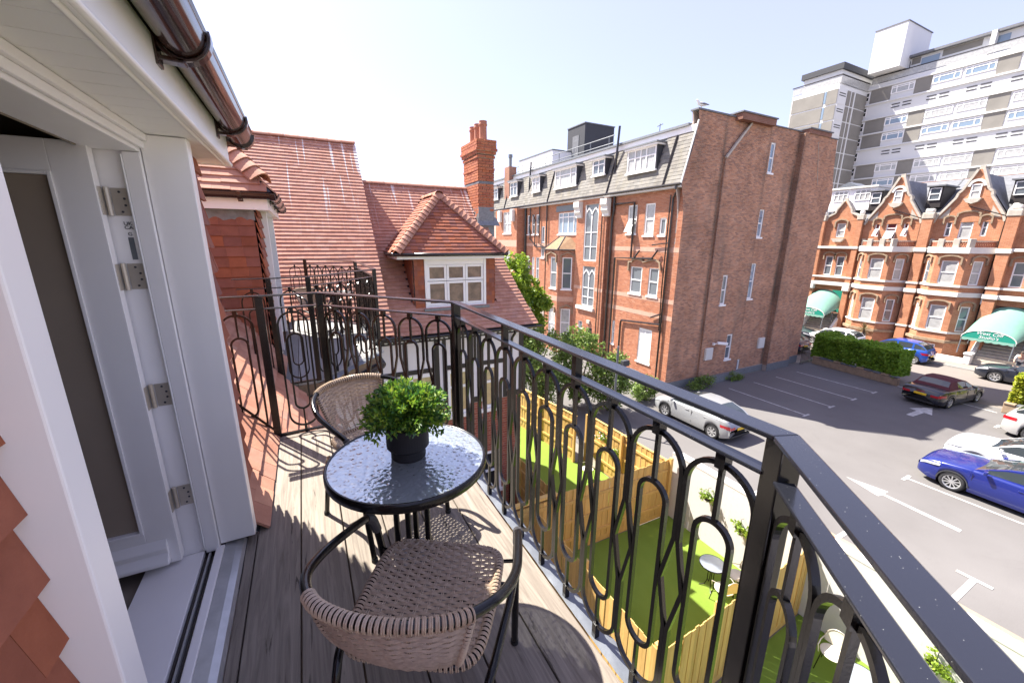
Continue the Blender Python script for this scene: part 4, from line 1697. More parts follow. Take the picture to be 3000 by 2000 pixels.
hg2 += tile_field((dX0 - .012, 10.7, 0), (0, -1, 0), (0, 0, 1), [(.1, 1.02), (1.06, -.12), (1.06, 1.02)], .112, .165, 1.45, .012, 1.8)
hg2 += tile_field((dX1 + .012, 9.64, 0), (0, 1, 0), (0, 0, 1), [(0, -.12), (.96, 1.02), (0, 1.02)], .112, .165, 1.45, .012, 1.8)
mb = MB().box(hx0 + .03, hx1 - .03, ey + .02, ey + .036, 1.045, 1.155).box(hx0 + .03, hx0 + .046, ey + .037, 10.7, 1.045, 1.155).box(hx1 - .046, hx1 - .03, ey + .037, 10.7, 1.045, 1.155).box(hx0 + .047, hx1 - .047, ey + .037, 10.6, 1.05, 1.06)
mb.build('fascia', MT['white_gloss'], wing)
mb = MB()
for pth in (((hx0 - .02, ey - .04, 1.15), (hx1 + .02, ey - .04, 1.15)), ((hx0 - .02, ey - .04, 1.15), (hx0 - .02, 10.5, 1.15)), ((hx1 + .02, ey - .04, 1.15), (hx1 + .02, 10.5, 1.15))):
    mb.tube(pth, .042, 10)
mb.build('gutter', MT['black_plastic'], wing, smooth=True)
# six light window
fr = MB()
X0, X1, Z0, Z1 = 2.555, 4.16, -.15, 1.04
D.box(fr, X0, X0 + .065, Z0, Z1, -.1, .06)
D.box(fr, X1 - .065, X1, Z0, Z1, -.1, .06)
D.box(fr, X0 + .066, X1 - .066, .90, Z1, -.1, .055)
D.box(fr, X0 + .066, X1 - .066, Z0, Z0 + .05, -.1, .055)
wo_ = fr.build('window', MT['white_frame'], wing, bevel=.006)
cw = (X1 - X0 - .13) / 3
for i in range(3):
    a = X0 + .065 + cw * i
    for z0_, z1_ in ((Z0 + .05, .50), (.505, .90)):
        m = MB()
        g = .004
        tt = .062
        D.box(m, a + g, a + tt, z0_ + g, z1_ - g, -.05, .035)
        D.box(m, a + cw - tt, a + cw - g, z0_ + g, z1_ - g, -.05, .035)
        D.box(m, a + tt, a + cw - tt, z0_ + g, z0_ + tt, -.05, .034)
        D.box(m, a + tt, a + cw - tt, z1_ - tt, z1_ - g, -.05, .034)
        m.build('sash', MT['white_frame'], wo_, bevel=.004)
        m = MB().poly(D.P(a + tt - .01, z0_ + tt - .01, .008), D.P(a + cw - tt + .01, z0_ + tt - .01, .008), D.P(a + cw - tt + .01, z1_ - tt + .01, .008), D.P(a + tt - .01, z1_ - tt + .01, .008))
        m.build('pane', MT['pane_warm'], wo_)
MB().box(2.5, 4.22, 9.50, 9.63, -.21, -.155).build('lead_flashing', MT['lead'], wing)
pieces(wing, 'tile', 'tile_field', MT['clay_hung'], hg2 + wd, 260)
pieces(wing, 'roof_tile', 'roof_tile_field', MT['clay_tile_streaked'], streak, 300)

# chimney
cx0, cx1, cy0, cy1 = 4.70, 5.165, 11.30, 12.45
cz0 = 1.9
mb = MB().box(cx0 + .012, cx1 - .012, cy0 + .012, cy1 - .012, .5, 3.74)
ch = mb.build('chimney', MT['mortar'], wing)
mb = MB()
for dz_, e in ((3.742, .03), (3.842, .055), (3.922, .085), (4.00, .06)):
    mb.box(cx0 - e + .01, cx1 + e - .01, cy0 - e + .01, cy1 + e - .01, dz_, dz_ + (.08 if dz_ < 4 else .19))
mb.build('chimney_cap', MT['mortar'], ch)


def stack(e, z0_, z1_):
    out = []
    for Fr, w in ((Frame((cx0 - e, cy0 - e, 0), (1, 0, 0), (0, -1, 0)), cx1 - cx0 + 2 * e), (Frame((cx0 - e, cy1 + e, 0), (0, -1, 0), (-1, 0, 0)), cy1 - cy0 + 2 * e), (Frame((cx1 + e, cy0 - e, 0), (0, 1, 0), (1, 0, 0)), cy1 - cy0 + 2 * e)):
        out += Fr.bricks(0, w, z0_, z1_, proud=.012, m=.012)
    return out


bk = stack(0, 1.93, 3.06) + stack(.006, 3.13, 3.74) + stack(.03, 3.745, 3.83) + stack(.055, 3.845, 3.92) + stack(.085, 3.925, 4.0) + stack(.06, 4.0, 4.18) + stack(.02, 3.42, 3.49)
pieces(ch, 'brick', 'brickwork', MT['brick_new'], bk, 300)
MB().box(cx0 - .004, cx1 + .004, cy0 - .006, cy1 + .006, 3.06, 3.125).build('lead_band', MT['slate'], ch)
MB().box(cx0 - .012, cx1 + .012, cy0 - .014, cy1, 1.55, 2.42).build('lead_apron', MT['lead'], ch)
MB().poly((cx0 - .06, cy0 - .10, 1.90), (cx1 + .16, cy0 - .10, 1.90), (cx1 + .10, cy0 + .05, 2.14), (cx0 - .02, cy0 + .05, 2.14)).build('lead_skirt', MT['lead'], ch)
MB().prism([(cx0 + .02, cy0 + .02), (cx1 - .02, cy0 + .02), (cx1 - .02, cy1 - .02), (cx0 + .02, cy1 - .02)], 'z', 4.19, 4.24).build('flaunching', MT['stone_pale'], ch, bevel=.04)
for i in range(3):
    yy = 11.50 + i * .37
    xx = (cx0 + cx1) / 2
    r = .115
    MB().lathe(xx, yy, [(r * 1.0, 4.18), (r * .96, 4.25), (r * .92, 4.60), (r * .93, 4.61), (r * 1.06, 4.625), (r * 1.06, 4.66), (r * .98, 4.675), (r * .98, 4.73), (r * 1.03, 4.74), (r * .8, 4.74), (r * .75, 4.55), (0, 4.5)], 20, False).build('chimney_pot', MT['terracotta'], ch, smooth=True)
# ------------------------------------------------------------------ foliage
def leafcloud(name, mat, parent, pts, size, flat=.0, seed=1, aspect=.55, knd='stuff', nrm=None):
    """pts: (n,3) leaf positions; each leaf is a small diamond"""
    g = np.random.default_rng(seed)
    n = len(pts)
    d = g.normal(size=(n, 3))
    d[:, 2] *= (1 - flat)
    d /= np.linalg.norm(d, axis=1)[:, None]
    r = g.normal(size=(n, 3))
    if nrm is not None:
        r = r * .6 + nrm
    s = np.cross(d, r)
    s /= np.linalg.norm(s, axis=1)[:, None] + 1e-9
    L = size * g.uniform(.6, 1.3, size=n)[:, None]
    V = np.stack([pts - d * L * .5, pts + s * L * aspect * .5, pts + d * L * .5, pts - s * L * aspect * .5], 1)
    V = V - np.array(ORG[parent.name])[None, None]
    me = bpy.data.meshes.new(name)
    me.vertices.add(n * 4)
    me.vertices.foreach_set('co', V.reshape(-1))
    me.loops.add(n * 4)
    me.loops.foreach_set('vertex_index', np.arange(n * 4))
    me.polygons.add(n)
    me.polygons.foreach_set('loop_start', np.arange(n) * 4)
    me.polygons.foreach_set('use_smooth', np.zeros(n, bool))
    me.update(calc_edges=True)
    me.materials.append(MT[mat])
    o = bpy.data.objects.new(name, me)
    COL.objects.link(o)
    o.parent = parent
    ORG[o.name] = ORG[parent.name]
    return o


def clumps(g, centers, per, rad):
    out = []
    for c in centers:
        p = g.normal(size=(per, 3))
        p /= np.linalg.norm(p, axis=1)[:, None]
        p *= (g.uniform(0, 1, size=per) ** .45)[:, None] * rad * g.uniform(.7, 1.3)
        out.append(np.array(c)[None] + p)
    return np.concatenate(out)


def shrub(name, label, cat, base, blobs, nclump, per, crad, leaf, mat, group=None, trunk=.05, seed=1):
    t = thing(name, label, cat, base, group)
    g = np.random.default_rng(seed)
    cs = []
    for (x, y, z, rx, ry, rz) in blobs:
        for _ in range(nclump):
            p = g.normal(size=3)
            p /= np.linalg.norm(p)
            q = g.uniform(.35, 1.0) ** .5
            cs.append((x + p[0] * rx * q, y + p[1] * ry * q, z + p[2] * rz * q))
    leafcloud('crown', mat, t, clumps(g, cs, per, crad), leaf, .2, seed)
    mb = MB()
    b = Vector(base)
    for i in range(min(len(cs), 16)):
        c = Vector(cs[int(i * len(cs) / 16)])
        m = b.lerp(c, .5) + Vector((0, 0, .2 * (c.z - b.z)))
        P = [b.lerp(m, k / 6).lerp(m.lerp(c, k / 6), k / 6) for k in range(7)]
        mb.tube(P, [trunk * (1 - .85 * k / 6) for k in range(7)], 6)
    mb.build('trunk', MT['trunk'], t)
    return t


# ------------------------------------------------------------------ gardens below
def lawn(name, pts):
    return kind(MB().prism(pts, 'z', GZ - .02, GZ + .012).build(name, MT['turf']), 'structure')


lawn('lawn', [(5.32, 7.68), (9.22, 7.66), (9.22, 11.4), (8.72, 11.4), (8.2, 16.5), (5.32, 16.5)])
lawn('lawn', [(4.62, 3.56), (9.52, 3.70), (9.52, 7.55), (4.62, 7.62)])
lawn('lawn', [(1.5, -6), (9.52, -6), (9.52, 3.62), (4.6, 3.40), (1.5, 3.4)])
kind(MB().poly((9.6, -30, GZ + .006), (13.3, -30, GZ + .006), (13.35, 6.5, GZ + .006), (12.6, 8.6, GZ + .006), (11.2, 9.4, GZ + .006), (9.6, 9.4, GZ + .006)).build('verge', MT['litter']), 'structure')
g = np.random.default_rng(3)
n = 900
pp = np.stack([g.uniform(9.8, 13.2, n), g.uniform(-8, 8, n), GZ + .02 + g.uniform(0, .03, n)], 1)
keep_ = (np.sin(pp[:, 1] * 1.7) + np.sin(pp[:, 0] * 2.3 + pp[:, 1]) > -.2)
lt = thing('leaf_litter', 'drift of dry brown leaves on the verge behind the white wall', 'leaves', (11.5, 0, GZ))
leafcloud('dry_leaf', 'leaf_dead', lt, pp[keep_], .14, .9, 4)['kind'] = 'stuff'
# fallen leaf patch kept as its own mass
lt['kind'] = 'stuff'
del lt['category']

# white garden wall
gw = thing('garden_wall', 'white painted brick wall between the lawns and the car park', 'wall', (9.6, 2, GZ))
Fw = Frame((9.53, 0, 0), (0, 1, 0), (-1, 0, 0))
MB().box(9.5297, 9.75, -8, 7.62, GZ, -4.86).build('wall_core', MT['white_render'], gw)
MB().box(9.52, 9.775, -8, 7.62, -4.858, -4.80).build('coping', MT['stone_white'], gw, bevel=.01)
wb = Fw.bricks(-7.9, 7.6, GZ, -4.86, L=.30, Hh=.10, proud=.002, m=.004, jit=0)
pieces(gw, 'brick', 'brickwork', MT['white_render'], wb, 300)


def fence(label, p, q, zt, rails=1, cap=False, post_h=.05, w=.105, step=0):
    p, q = Vector((*p, 0)), Vector((*q, 0))
    d = (q - p).normalized()
    s = Vector((d.y, -d.x, 0))
    L = (q - p).length
    c = (p + q) / 2
    t = thing('wooden_fence', label, 'fence', (c.x, c.y, GZ), 'timber fences round the lawns')
    ms = []
    n = int(L / w)
    pitch = L / n
    for i in range(n):
        dz = rnd.uniform(-.015, .015) - step * int(i / max(1, n / 2))
        tilt = rnd.uniform(-.004, .004)
        a = p + d * (pitch * (i + .5)) + s * (rnd.uniform(-.006, .006) + .008 * (i % 2))
        ms.append(mat_cols(d * (pitch - .006), Vector((tilt, 0, zt + dz - GZ - .18)), s * .016, a + Vector((0, 0, GZ + .16))))
    pieces(t, 'fence_board', 'fence_boards', MT['fence_wood'], ms, 300)
    for z in (.45, 1.05, 1.65):
        a, b = p - s * .03 * rails, q - s * .03 * rails
        MB().beam(a + Vector((0, 0, GZ + z)), b + Vector((0, 0, GZ + z)), .045, .09).build('rail', MT['fence_wood'], t)
    m = max(1, int(round(L / 1.8)))
    for i in range(m + 1):
        a = p + d * (L * i / m) - s * .075 * rails
        MB().box(a.x - .045, a.x + .045, a.y - .045, a.y + .045, GZ, zt + post_h).build('post', MT['fence_wood'], t)
    MB().beam(p + Vector((0, 0, GZ + .08)), q + Vector((0, 0, GZ + .08)), .03, .15).build('gravel_board', MT['fence_wood'], t)
    if cap:
        MB().beam(p + Vector((0, 0, zt + .02)), q + Vector((0, 0, zt + .02)), .07, .025).build('capping', MT['fence_wood'], t)
    return t


fence('tall timber fence running from the shrubs along the car park, farthest stretch', (8.2, 15.9), (8.74, 11.5), -5.08, -1, True)
fence('timber fence along the car park ending at the white wall', (9.24, 11.4), (9.36, 7.62), -5.08, -1, True)
fence('timber cross fence with rails between the two far lawns', (5.28, 7.65), (9.38, 7.60), -4.97, -1)
fence('timber fence below the balcony beside the middle lawn, boards seen edge on', (4.56, 7.58), (4.58, 3.50), -5.08, 1)
fence('timber fence with saw-toothed top in front of the middle lawn', (4.62, 3.46), (9.50, 3.66), -5.08, 1, step=.0)
fence('shaded grey-brown fence between the tudor wing and the cross fence', (5.30, 7.75), (5.29, 9.62), -5.0, 1)
gt = thing('garden_gate', 'ledged timber gate beside the tudor wing corner', 'gate', (4.55, 7.6, GZ))
ms = [mat_cols((.098, 0, 0), (0, 0, 1.9), (0, -.018, 0), (3.95 + i * .105, 7.6, GZ + .05)) for i in range(12)]
pieces(gt, 'board', 'boards', MT['fence_wood'], ms, 30)
for z in (.35, 1.0, 1.72):
    MB().box(3.9, 5.2, 7.56, 7.58, GZ + z, GZ + z + .11).build('ledge', MT['fence_wood'], gt)
MB().box(3.9, 5.25, 7.54, 7.66, -4.95, -4.88).build('lintel', MT['fence_wood'], gt)
for x in (3.88, 5.2):
    MB().box(x - .05, x + .05, 7.62, 7.70, GZ, -4.95).build('post', MT['fence_wood'], gt)

# garden tables and chairs
def garden_chair(x, y, rot, label):
    t = thing('garden_chair', label, 'chair', (0, 0, 0), 'cream bistro chairs on the lawns')
    MB().lathe(0, 0, [(0, .445), (.20, .445), (.215, .455), (.2, .465), (0, .46)], 24, False).build('seat', MT['cream_mesh'], t, smooth=True)
    hoop = [Vector((.215 * math.cos(a), -.20 - .05 * math.sin(a) * .6, .56 + .27 * math.sin(a))) for a in [PI * (-.1) + PI * 1.2 * k / 20 for k in range(21)]]
    m = MB()
    m.tube(hoop, .011, 8)
    m.build('back_hoop', MT['steel'], t, smooth=True)
    m = MB()
    m.add([tuple(h) for h in hoop], [tuple(range(21))])
    m.build('backrest', MT['cream_mesh'], t)
    for sx, sy in ((1, 1), (-1, 1), (1, -1), (-1, -1)):
        MB().tube([(sx * .14, sy * .14, .445), (sx * .19, sy * .2, 0)], .010, 8).build('leg', MT['black_metal'], t)
    MB().tube([(sx_ * .215, sy_, z_) for sx_, sy_, z_ in ((1, -.2, .56), (1, .05, .64), (1, .17, .58), (.85, .19, .45))], .010, 8).tube([(-sx_ * .215, sy_, z_) for sx_, sy_, z_ in ((1, -.2, .56), (1, .05, .64), (1, .17, .58), (.85, .19, .45))], .010, 8).build('armrest', MT['steel'], t)
    t.location = (x, y, GZ + .012)
    t.rotation_euler.z = rot
    return t


def garden_table(x, y, label):
    t = thing('garden_table', label, 'table', (0, 0, 0), 'round glass tables on the lawns')
    MB().lathe(0, 0, [(0, .695), (.30, .695), (.30, .701), (0, .701)], 32, False).build('tabletop', MT['table_glass'], t)
    MB().lathe(0, 0, [(.296, .675), (.306, .675), (.306, .704), (.296, .704), (.296, .675)], 32, False).build('rim', MT['black_metal'], t, smooth=True)
    for k in range(4):
        a = PI / 4 + k * PI / 2
        MB().tube([(r * math.cos(a), r * math.sin(a), h) for r, h in ((.28, .68), (.12, .66), (.07, .55), (.07, .2), (.12, .05), (.24, .01))], .011, 8).build('leg', MT['black_metal'], t)
    t.location = (x, y, GZ + .012)
    return t


garden_table(8.30, 5.10, 'round glass table on the middle lawn by the white wall')
garden_chair(8.12, 4.62, 2.9 + PI, 'cream chair on the middle lawn nearest the saw-toothed fence')
garden_chair(8.78, 4.72, 1.2, 'cream chair on the middle lawn between table and white wall')
garden_chair(8.40, 10.25, 1.9, 'cream chair on the far lawn against the car park fence')
garden_table(8.05, 8.85, 'round glass table on the far lawn behind the cross fence')
garden_chair(8.68, 2.62, 1.7, 'cream chair on the near lawn against the white wall')
garden_table(8.35, 2.05, 'round glass table on the near lawn, seen through the near rail loops')
garden_chair(8.75, 1.55, 1.3, 'cream chair on the near lawn beyond its glass table')

for (x, y, z, lb) in ((9.42, 6.22, -5.45, 'upper small basket of green trailing leaves on the white wall'), (9.42, 5.21, -5.75, 'lower small basket of green trailing leaves on the white wall'), (9.42, 1.46, -5.9, 'small wall basket on the white wall below the near handrail'), (9.18, 9.78, -5.85, 'basket of white flowers on the timber fence near its shaded end'), (9.2, 10.45, -5.55, 'basket of white flowers on the timber fence, farther one')):
    t = thing('hanging_basket', lb, 'plant', (x, y, z), 'wall baskets')
    m = MB().lathe(x, y, [(.03, z - .14), (.10, z - .08), (.13, z), (.12, z)], 12, False)
    m.build('basket', MT['soil'], t)
    MB().tube([(x + .1, y, z + .25), (x, y, z + .27), (x, y, z + .02)], .006, 6).build('bracket', MT['black_metal'], t)
    gg = np.random.default_rng(int(abs(y) * 100))
    cs = [(x + gg.normal() * .08, y + gg.normal() * .12, z + .03 + gg.normal() * .07) for _ in range(16)] + [(x - .03, y - .15 - .05 * i, z - .06 * i) for i in range(3)]
    leafcloud('foliage', 'leaf_tree', t, clumps(gg, cs, 16, .07), .075, .2, 2)
    if 'flower' in lb:
        leafcloud('blossom', 'flower', t, clumps(gg, cs[:12], 8, .09), .06, .2, 3)

# shrubs and the small tree by the hotel
shrub('leafy_bush', 'big green bush behind the timber fence, left of the lamp pole', 'bush', (10.3, 16.3, GZ), [(10.0, 16.2, -4.4, 1.5, 1.5, 1.9), (9.4, 17.6, -4.0, 1.0, 1.2, 1.5)], 70, 75, .36, .16, 'leaf_bush', 'bushes behind the fence', .06, 5)
shrub('leafy_bush', 'tall green bush in the middle behind the timber fence', 'bush', (12.0, 15.9, GZ), [(11.9, 15.8, -4.6, 1.3, 1.4, 1.9)], 95, 75, .36, .16, 'leaf_bush', 'bushes behind the fence', .06, 6)
shrub('leafy_bush', 'green bush next to the lamp pole, nearest the silver hatchback', 'bush', (13.2, 14.8, GZ), [(13.1, 14.7, -5.2, .9, 1.0, 1.5)], 70, 70, .34, .15, 'leaf_bush', 'bushes behind the fence', .05, 7)
shrub('low_shrub', 'low pale shrub at the hotel wall in front of the silver hatchback', 'bush', (16.0, 15.0, GZ), [(15.9, 14.95, -6.3, .9, .45, .65)], 60, 60, .24, .11, 'leaf_bush', None, .03, 8)
shrub('weed_clump', 'ragged green weeds at the foot of the brick gable', 'weeds', (20.2, 14.7, GZ), [(20.3, 14.8, -6.6, 1.1, .3, .5)], 40, 40, .2, .10, 'leaf_bush', 'weeds along the gable', .02, 9)
shrub('weed_clump', 'smaller weeds beside the low door in the brick gable', 'weeds', (23.6, 14.9, GZ), [(23.6, 14.95, -6.75, .8, .25, .3)], 24, 40, .16, .09, 'leaf_bush', 'weeds along the gable', .02, 10)
tr_ = shrub('young_tree', 'young tree with bright green leaves behind the tiled wing roof', 'tree', (8.9, 17.2, GZ), [(8.9, 17.2, -.1, .75, .75, .9), (9.5, 17.1, -1.0, .75, .7, .75), (8.5, 17.3, -1.5, 1.1, 1.0, 1.0), (10.3, 17.0, -1.5, .5, .5, .4), (9.9, 17.0, -2.5, .55, .6, .4)], 26, 60, .30, .20, 'leaf_tree', None, .07, 12)

lp = thing('lamp_pole', 'slim grey pole with a black floodlight rising beside the bushes', 'lamp post', (11.95, 13.0, GZ))
MB().tube([(11.95, 13.0, GZ), (11.95, 13.0, -3.0)], .05, 10).build('pole', MT['lead_pale'], lp)
MB().box(12.2, 12.55, 12.85, 13.05, -3.95, -3.68).build('floodlight', MT['grey_dark'], lp, bevel=.02)
MB().tube([(11.95, 13.0, -3.85), (12.25, 13.0, -3.85)], .025, 8).build('arm', MT['grey_dark'], lp)
# ------------------------------------------------------------------ the brick hotel
piece_mat('slate_pale', [(.19, .185, .17), (.25, .24, .22), (.22, .21, .19), (.28, .265, .24), (.165, .16, .15)], .9, 1.5, .55, .2, stain=((1.5, 1.5, .4), 1.4, .6, .50, (.22, .20, .15, 1)))
hotel = thing('brick_hotel', 'long four storey red brick block with slated mansard and blank brick gable', 'building', (24, 28, GZ))
HX, HY = 17.97, 15.45
Gf = Frame((0, HY, 0), (1, 0, 0), (0, -1, 0))
Ff = Frame((HX, 0, 0), (0, 1, 0), (-1, 0, 0))
prof = [(-7, 17.98), (2.9, 17.96), (3.6, 17.85), (4.3, 17.62), (4.6, 17.66), (5.3, 17.90), (6.0, 18.12), (6.8, 18.31), (7.4, 18.39), (7.9, 18.30)]
profr = [(-7, 31.3), (2.6, 31.34), (3.4, 31.55), (4.2, 31.9), (4.7, 31.85), (5.5, 31.62), (6.4, 31.45), (7.4, 31.34), (7.9, 31.28)]


def interp(p, z):
    for (a, x), (b, y) in zip(p, p[1:]):
        if a <= z <= b:
            return x + (y - x) * (z - a) / (b - a)
    return p[-1][1]


def flue1(z):
    a = 20.62 if z < 5.85 else 20.62 + (z - 5.85) * .92
    return (a, 24.2) if z < 7.7 else None


gw_w = [(24.52, 24.95, 5.40, 7.0), (24.40, 24.84, 1.78, 3.37), (24.36, 24.83, -1.95, .22), (24.22, 24.66, GZ, -5.92)]
fl_w = [(21.70, 22.12, -2.13, -.42), (22.85, 23.35, -5.66, -4.08)]
wm = MB()
zs_ = [p[0] for p in prof]
wm.prism([(x, z) for z, x in prof] + [(x, z) for z, x in reversed(profr)], 'y', HY + .32, HY + .40)
wm.build('gable_core', MT['mortar_dark'], hotel)
wm = MB()
Gf.wall(wm, 17.98, 31.3, GZ, 2.9, [w for w in gw_w if w[3] < 2.8] + [(24.40, 24.84, 1.78, 2.9)], .2)
Gf.wall(wm, 18.4, 31.2, 2.9, 7.85, [(24.52, 24.95, 5.40, 7.0), (24.40, 24.84, 2.9, 3.37)], .2)
for pr_, sg in ((prof, 1), (profr, -1)):
    for (a, x), (b, y) in zip(pr_, pr_[1:]):
        if b > 2.9:
            a = max(a, 2.9)
            e = 18.4 if sg == 1 else 31.2
            wm.poly(Gf.P(interp(pr_, a), a), Gf.P(e, a), Gf.P(e, b), Gf.P(y, b))
wm.build('gable_wall', MT['mortar_dark'], hotel)
B1 = Frame((0, HY - .12, 0), (1, 0, 0), (0, -1, 0))
B2 = Frame((0, HY - .30, 0), (1, 0, 0), (0, -1, 0))
m = MB()
B1.wall(m, 20.62, 24.2, GZ, 5.85, fl_w, .2)
m.poly(B1.P(20.62, 5.85), B1.P(24.2, 5.85), B1.P(24.2, 7.7), B1.P(22.32, 7.7))
m.prism([(20.62, GZ), (20.621, GZ), (20.621, 5.85), (20.62, 5.85)], 'y', HY - .12, HY).prism([(24.199, GZ), (24.2, GZ), (24.2, 7.7), (24.199, 7.7)], 'y', HY - .12, HY)
B2.wall(m, 27.2, 29.75, GZ, 7.75)
m.prism([(27.2, GZ), (27.201, GZ), (27.201, 7.75), (27.2, 7.75)], 'y', HY - .30, HY).prism([(29.749, GZ), (29.75, GZ), (29.75, 7.75), (29.749, 7.75)], 'y', HY - .30, HY)
m.build('flue_breast', MT['mortar_dark'], hotel)
m = MB().box(21.12, 24.04, HY - .42, HY + .3, 7.702, 8.02).box(27.42, 29.8, HY - .38, HY + .3, 7.752, 7.99)
m.build('flue_top', MT['brick_top'], hotel)
m = MB()
m.box(18.2, 21.1, HY - .06, HY + .42, 7.852, 7.93).box(24.06, 27.4, HY - .06, HY + .42, 7.852, 7.91).box(29.82, 31.36, HY - .06, HY + .42, 7.852, 7.91)
m.box(21.05, 24.1, HY - .48, HY + .36, 8.022, 8.09).box(27.35, 29.87, HY - .44, HY + .36, 7.992, 8.06)
m.build('coping', MT['slate'], hotel)
MB().beam(B1.P(20.6, 5.83, .01), B1.P(22.34, 7.72, .01), .1, .12, (0, -1, 0)).build('sloping_cap', MT['stone_pale'], hotel)
MB().beam(B2.P(28.6, 7.4, .004), B2.P(29.3, 5.0, .004), .02, .05, (0, -1, 0)).build('roof_scar', MT['stone_pale'], hotel)
MB().box(17.95, 20.6, HY - .03, HY, GZ, GZ + .5).box(24.22, 27.18, HY - .03, HY, GZ, GZ + .42).box(29.77, 31.3, HY - .03, HY, GZ, GZ + .55).box(20.6, 24.2, HY - .365, HY - .125, GZ, GZ + .45).box(27.18, 29.77, HY - .325, HY - .305, GZ, GZ + .5).build('plinth', MT['lead'], hotel)
gb = Gf.bricks(17.98, 31.3, GZ + .45, 7.85, gw_w + [(20.62, 24.2, GZ, 5.7), (27.2, 29.75, GZ, 7.75)], edges=lambda z: (interp(prof, z), interp(profr, z)))
gb += B1.bricks(20.62, 24.2, GZ + .4, 7.7, fl_w, edges=flue1) + B2.bricks(27.2, 29.75, GZ + .4, 7.75)
gb += Frame((20.62, HY, 0), (0, -1, 0), (-1, 0, 0)).bricks(0, .12, GZ + .4, 5.8) + Frame((27.2, HY, 0), (0, -1, 0), (-1, 0, 0)).bricks(0, .30, GZ + .4, 7.7)
pieces(hotel, 'gable_brick', 'gable_brickwork', MT['brick_gable'], gb, 300)
for w in gw_w[:3]:
    window(hotel, Gf, *w, -.06, rows=(.5,), gm=MT['pane_blue'], t=.07)
window(hotel, Gf, *gw_w[3], -.08, rows=(.35,), gm=MT['pane_blue'], t=.07, sill=False, name='door')
for w in fl_w:
    window(hotel, B1, *w, -.06, rows=(.5,), gm=MT['pane'], t=.07)
for x0, x1, z0, z1, fr_ in ((20.9, 21.53, -5.46, -4.72, B1), (26.22, 26.86, -5.36, -4.66, Gf)):
    m = MB()
    fr_.box(m, x0, x1, z0, z1, .0, .12)
    bx_ = m.build('meter_box', MT['stone_white'], hotel, bevel=.01)
    m = MB()
    fr_.box(m, x0 + .05, x1 - .05, z0 + .05, z1 - .05, .121, .135)
    m.build('lid', MT['white_render'], bx_)
m = MB()
B1.box(m, 21.5, 21.62, -4.58, -4.44, 0, .12)
m.beam(B1.P(21.56, -4.5, .1), B1.P(21.7, -4.42, .32), .05, .05)
sc_ = m.build('security_camera', MT['white_frame'], hotel)
MB().beam(B1.P(21.62, -4.40, .26), B1.P(22.2, -4.46, .52), .15, .15).build('camera_body', MT['white_frame'], sc_, bevel=.02)

# long facade
fw_ = dict(a=(18.80, 19.55, 1.93, 3.58), b=(17.41, 18.13, 1.83, 3.58), c=(16.53, 16.97, 1.83, 2.72), d=(18.0, 18.94, -1.62, 0.0), e=(16.70, 17.44, -1.63, 0.0), f=(16.80, 17.84, -5.72, -3.66), g=(20.04, 20.28, -5.18, -3.66), h=(24.66, 27.2, 1.97, 3.55), i=(17.5, 18.4, GZ + .05, -6.4),
           k=(29.2, 29.7, .1, 2.6), l=(30.1, 30.6, 2.0, 3.6), m=(30.9, 31.3, 2.0, 3.6), n=(31.7, 32.1, 2.0, 3.6), o=(30.0, 30.5, -1.9, .1), p=(30.8, 31.2, -1.9, .1), q=(31.6, 32.0, -1.9, .1), r=(23.20, 23.68, -5.4, -4.2))
stair = Frame((17.70, 0, 0), (0, 1, 0), (-1, 0, 0))
fh = [v for k, v in fw_.items() if k != 'r']
m = MB()
Ff.wall(m, HY, 21.2, GZ, 4.2, [h for h in fh if h[1] < 21.2], .12)
Ff.wall(m, 24.45, 44, GZ, 4.2, [h for h in fh if h[0] > 24.45], .12)
goth = [(22.05, 23.5, .13, 3.85), (22.08, 23.45, -3.05, -.25)]
sdoor = (22.05, 22.72, GZ, -4.55)
stair.wall(m, 21.2, 24.45, GZ, 4.2, goth + [sdoor, fw_['r']], .15)
m.box(17.701, 17.97, 21.2, 21.205, GZ, 4.2).box(17.701, 17.97, 24.445, 24.45, GZ, 4.2)
m.build('facade_wall', MT['mortar'], hotel)
MB().box(18.3, 31.0, HY + .42, 44, GZ, 4.0).build('inner_block', MT['brick_back'], hotel)
fb_ = Ff.bricks(HY, 21.2, GZ, 4.2, [h for h in fh if h[1] < 21.2]) + Ff.bricks(24.45, 36, -3, 4.2, [h for h in fh if h[0] > 24.45] + [(24.45, 28.9, -6, .9)])
fb_ += stair.bricks(21.2, 24.45, GZ, 4.2, goth + [sdoor, fw_['r']]) + Frame((17.70, 21.2, 0), (1, 0, 0), (0, -1, 0)).bricks(0, .27, GZ, 4.2)
# projecting far bay
PJ = Frame((17.15, 0, 0), (0, 1, 0), (-1, 0, 0))
pw_ = [(33.7, 35.3, 2.1, 4.0), (33.9, 35.1, -1.6, .5)]
m = MB()
PJ.wall(m, 32.6, 37, GZ, 4.2, pw_, .12)
m.box(17.151, 17.97, 32.6, 32.61, GZ, 4.2)
m.build('facade_wall', MT['mortar'], hotel)
fb_ += PJ.bricks(32.6, 37, -3, 4.2, pw_) + Frame((17.15, 32.6, 0), (1, 0, 0), (0, -1, 0)).bricks(0, .82, -3, 4.2)
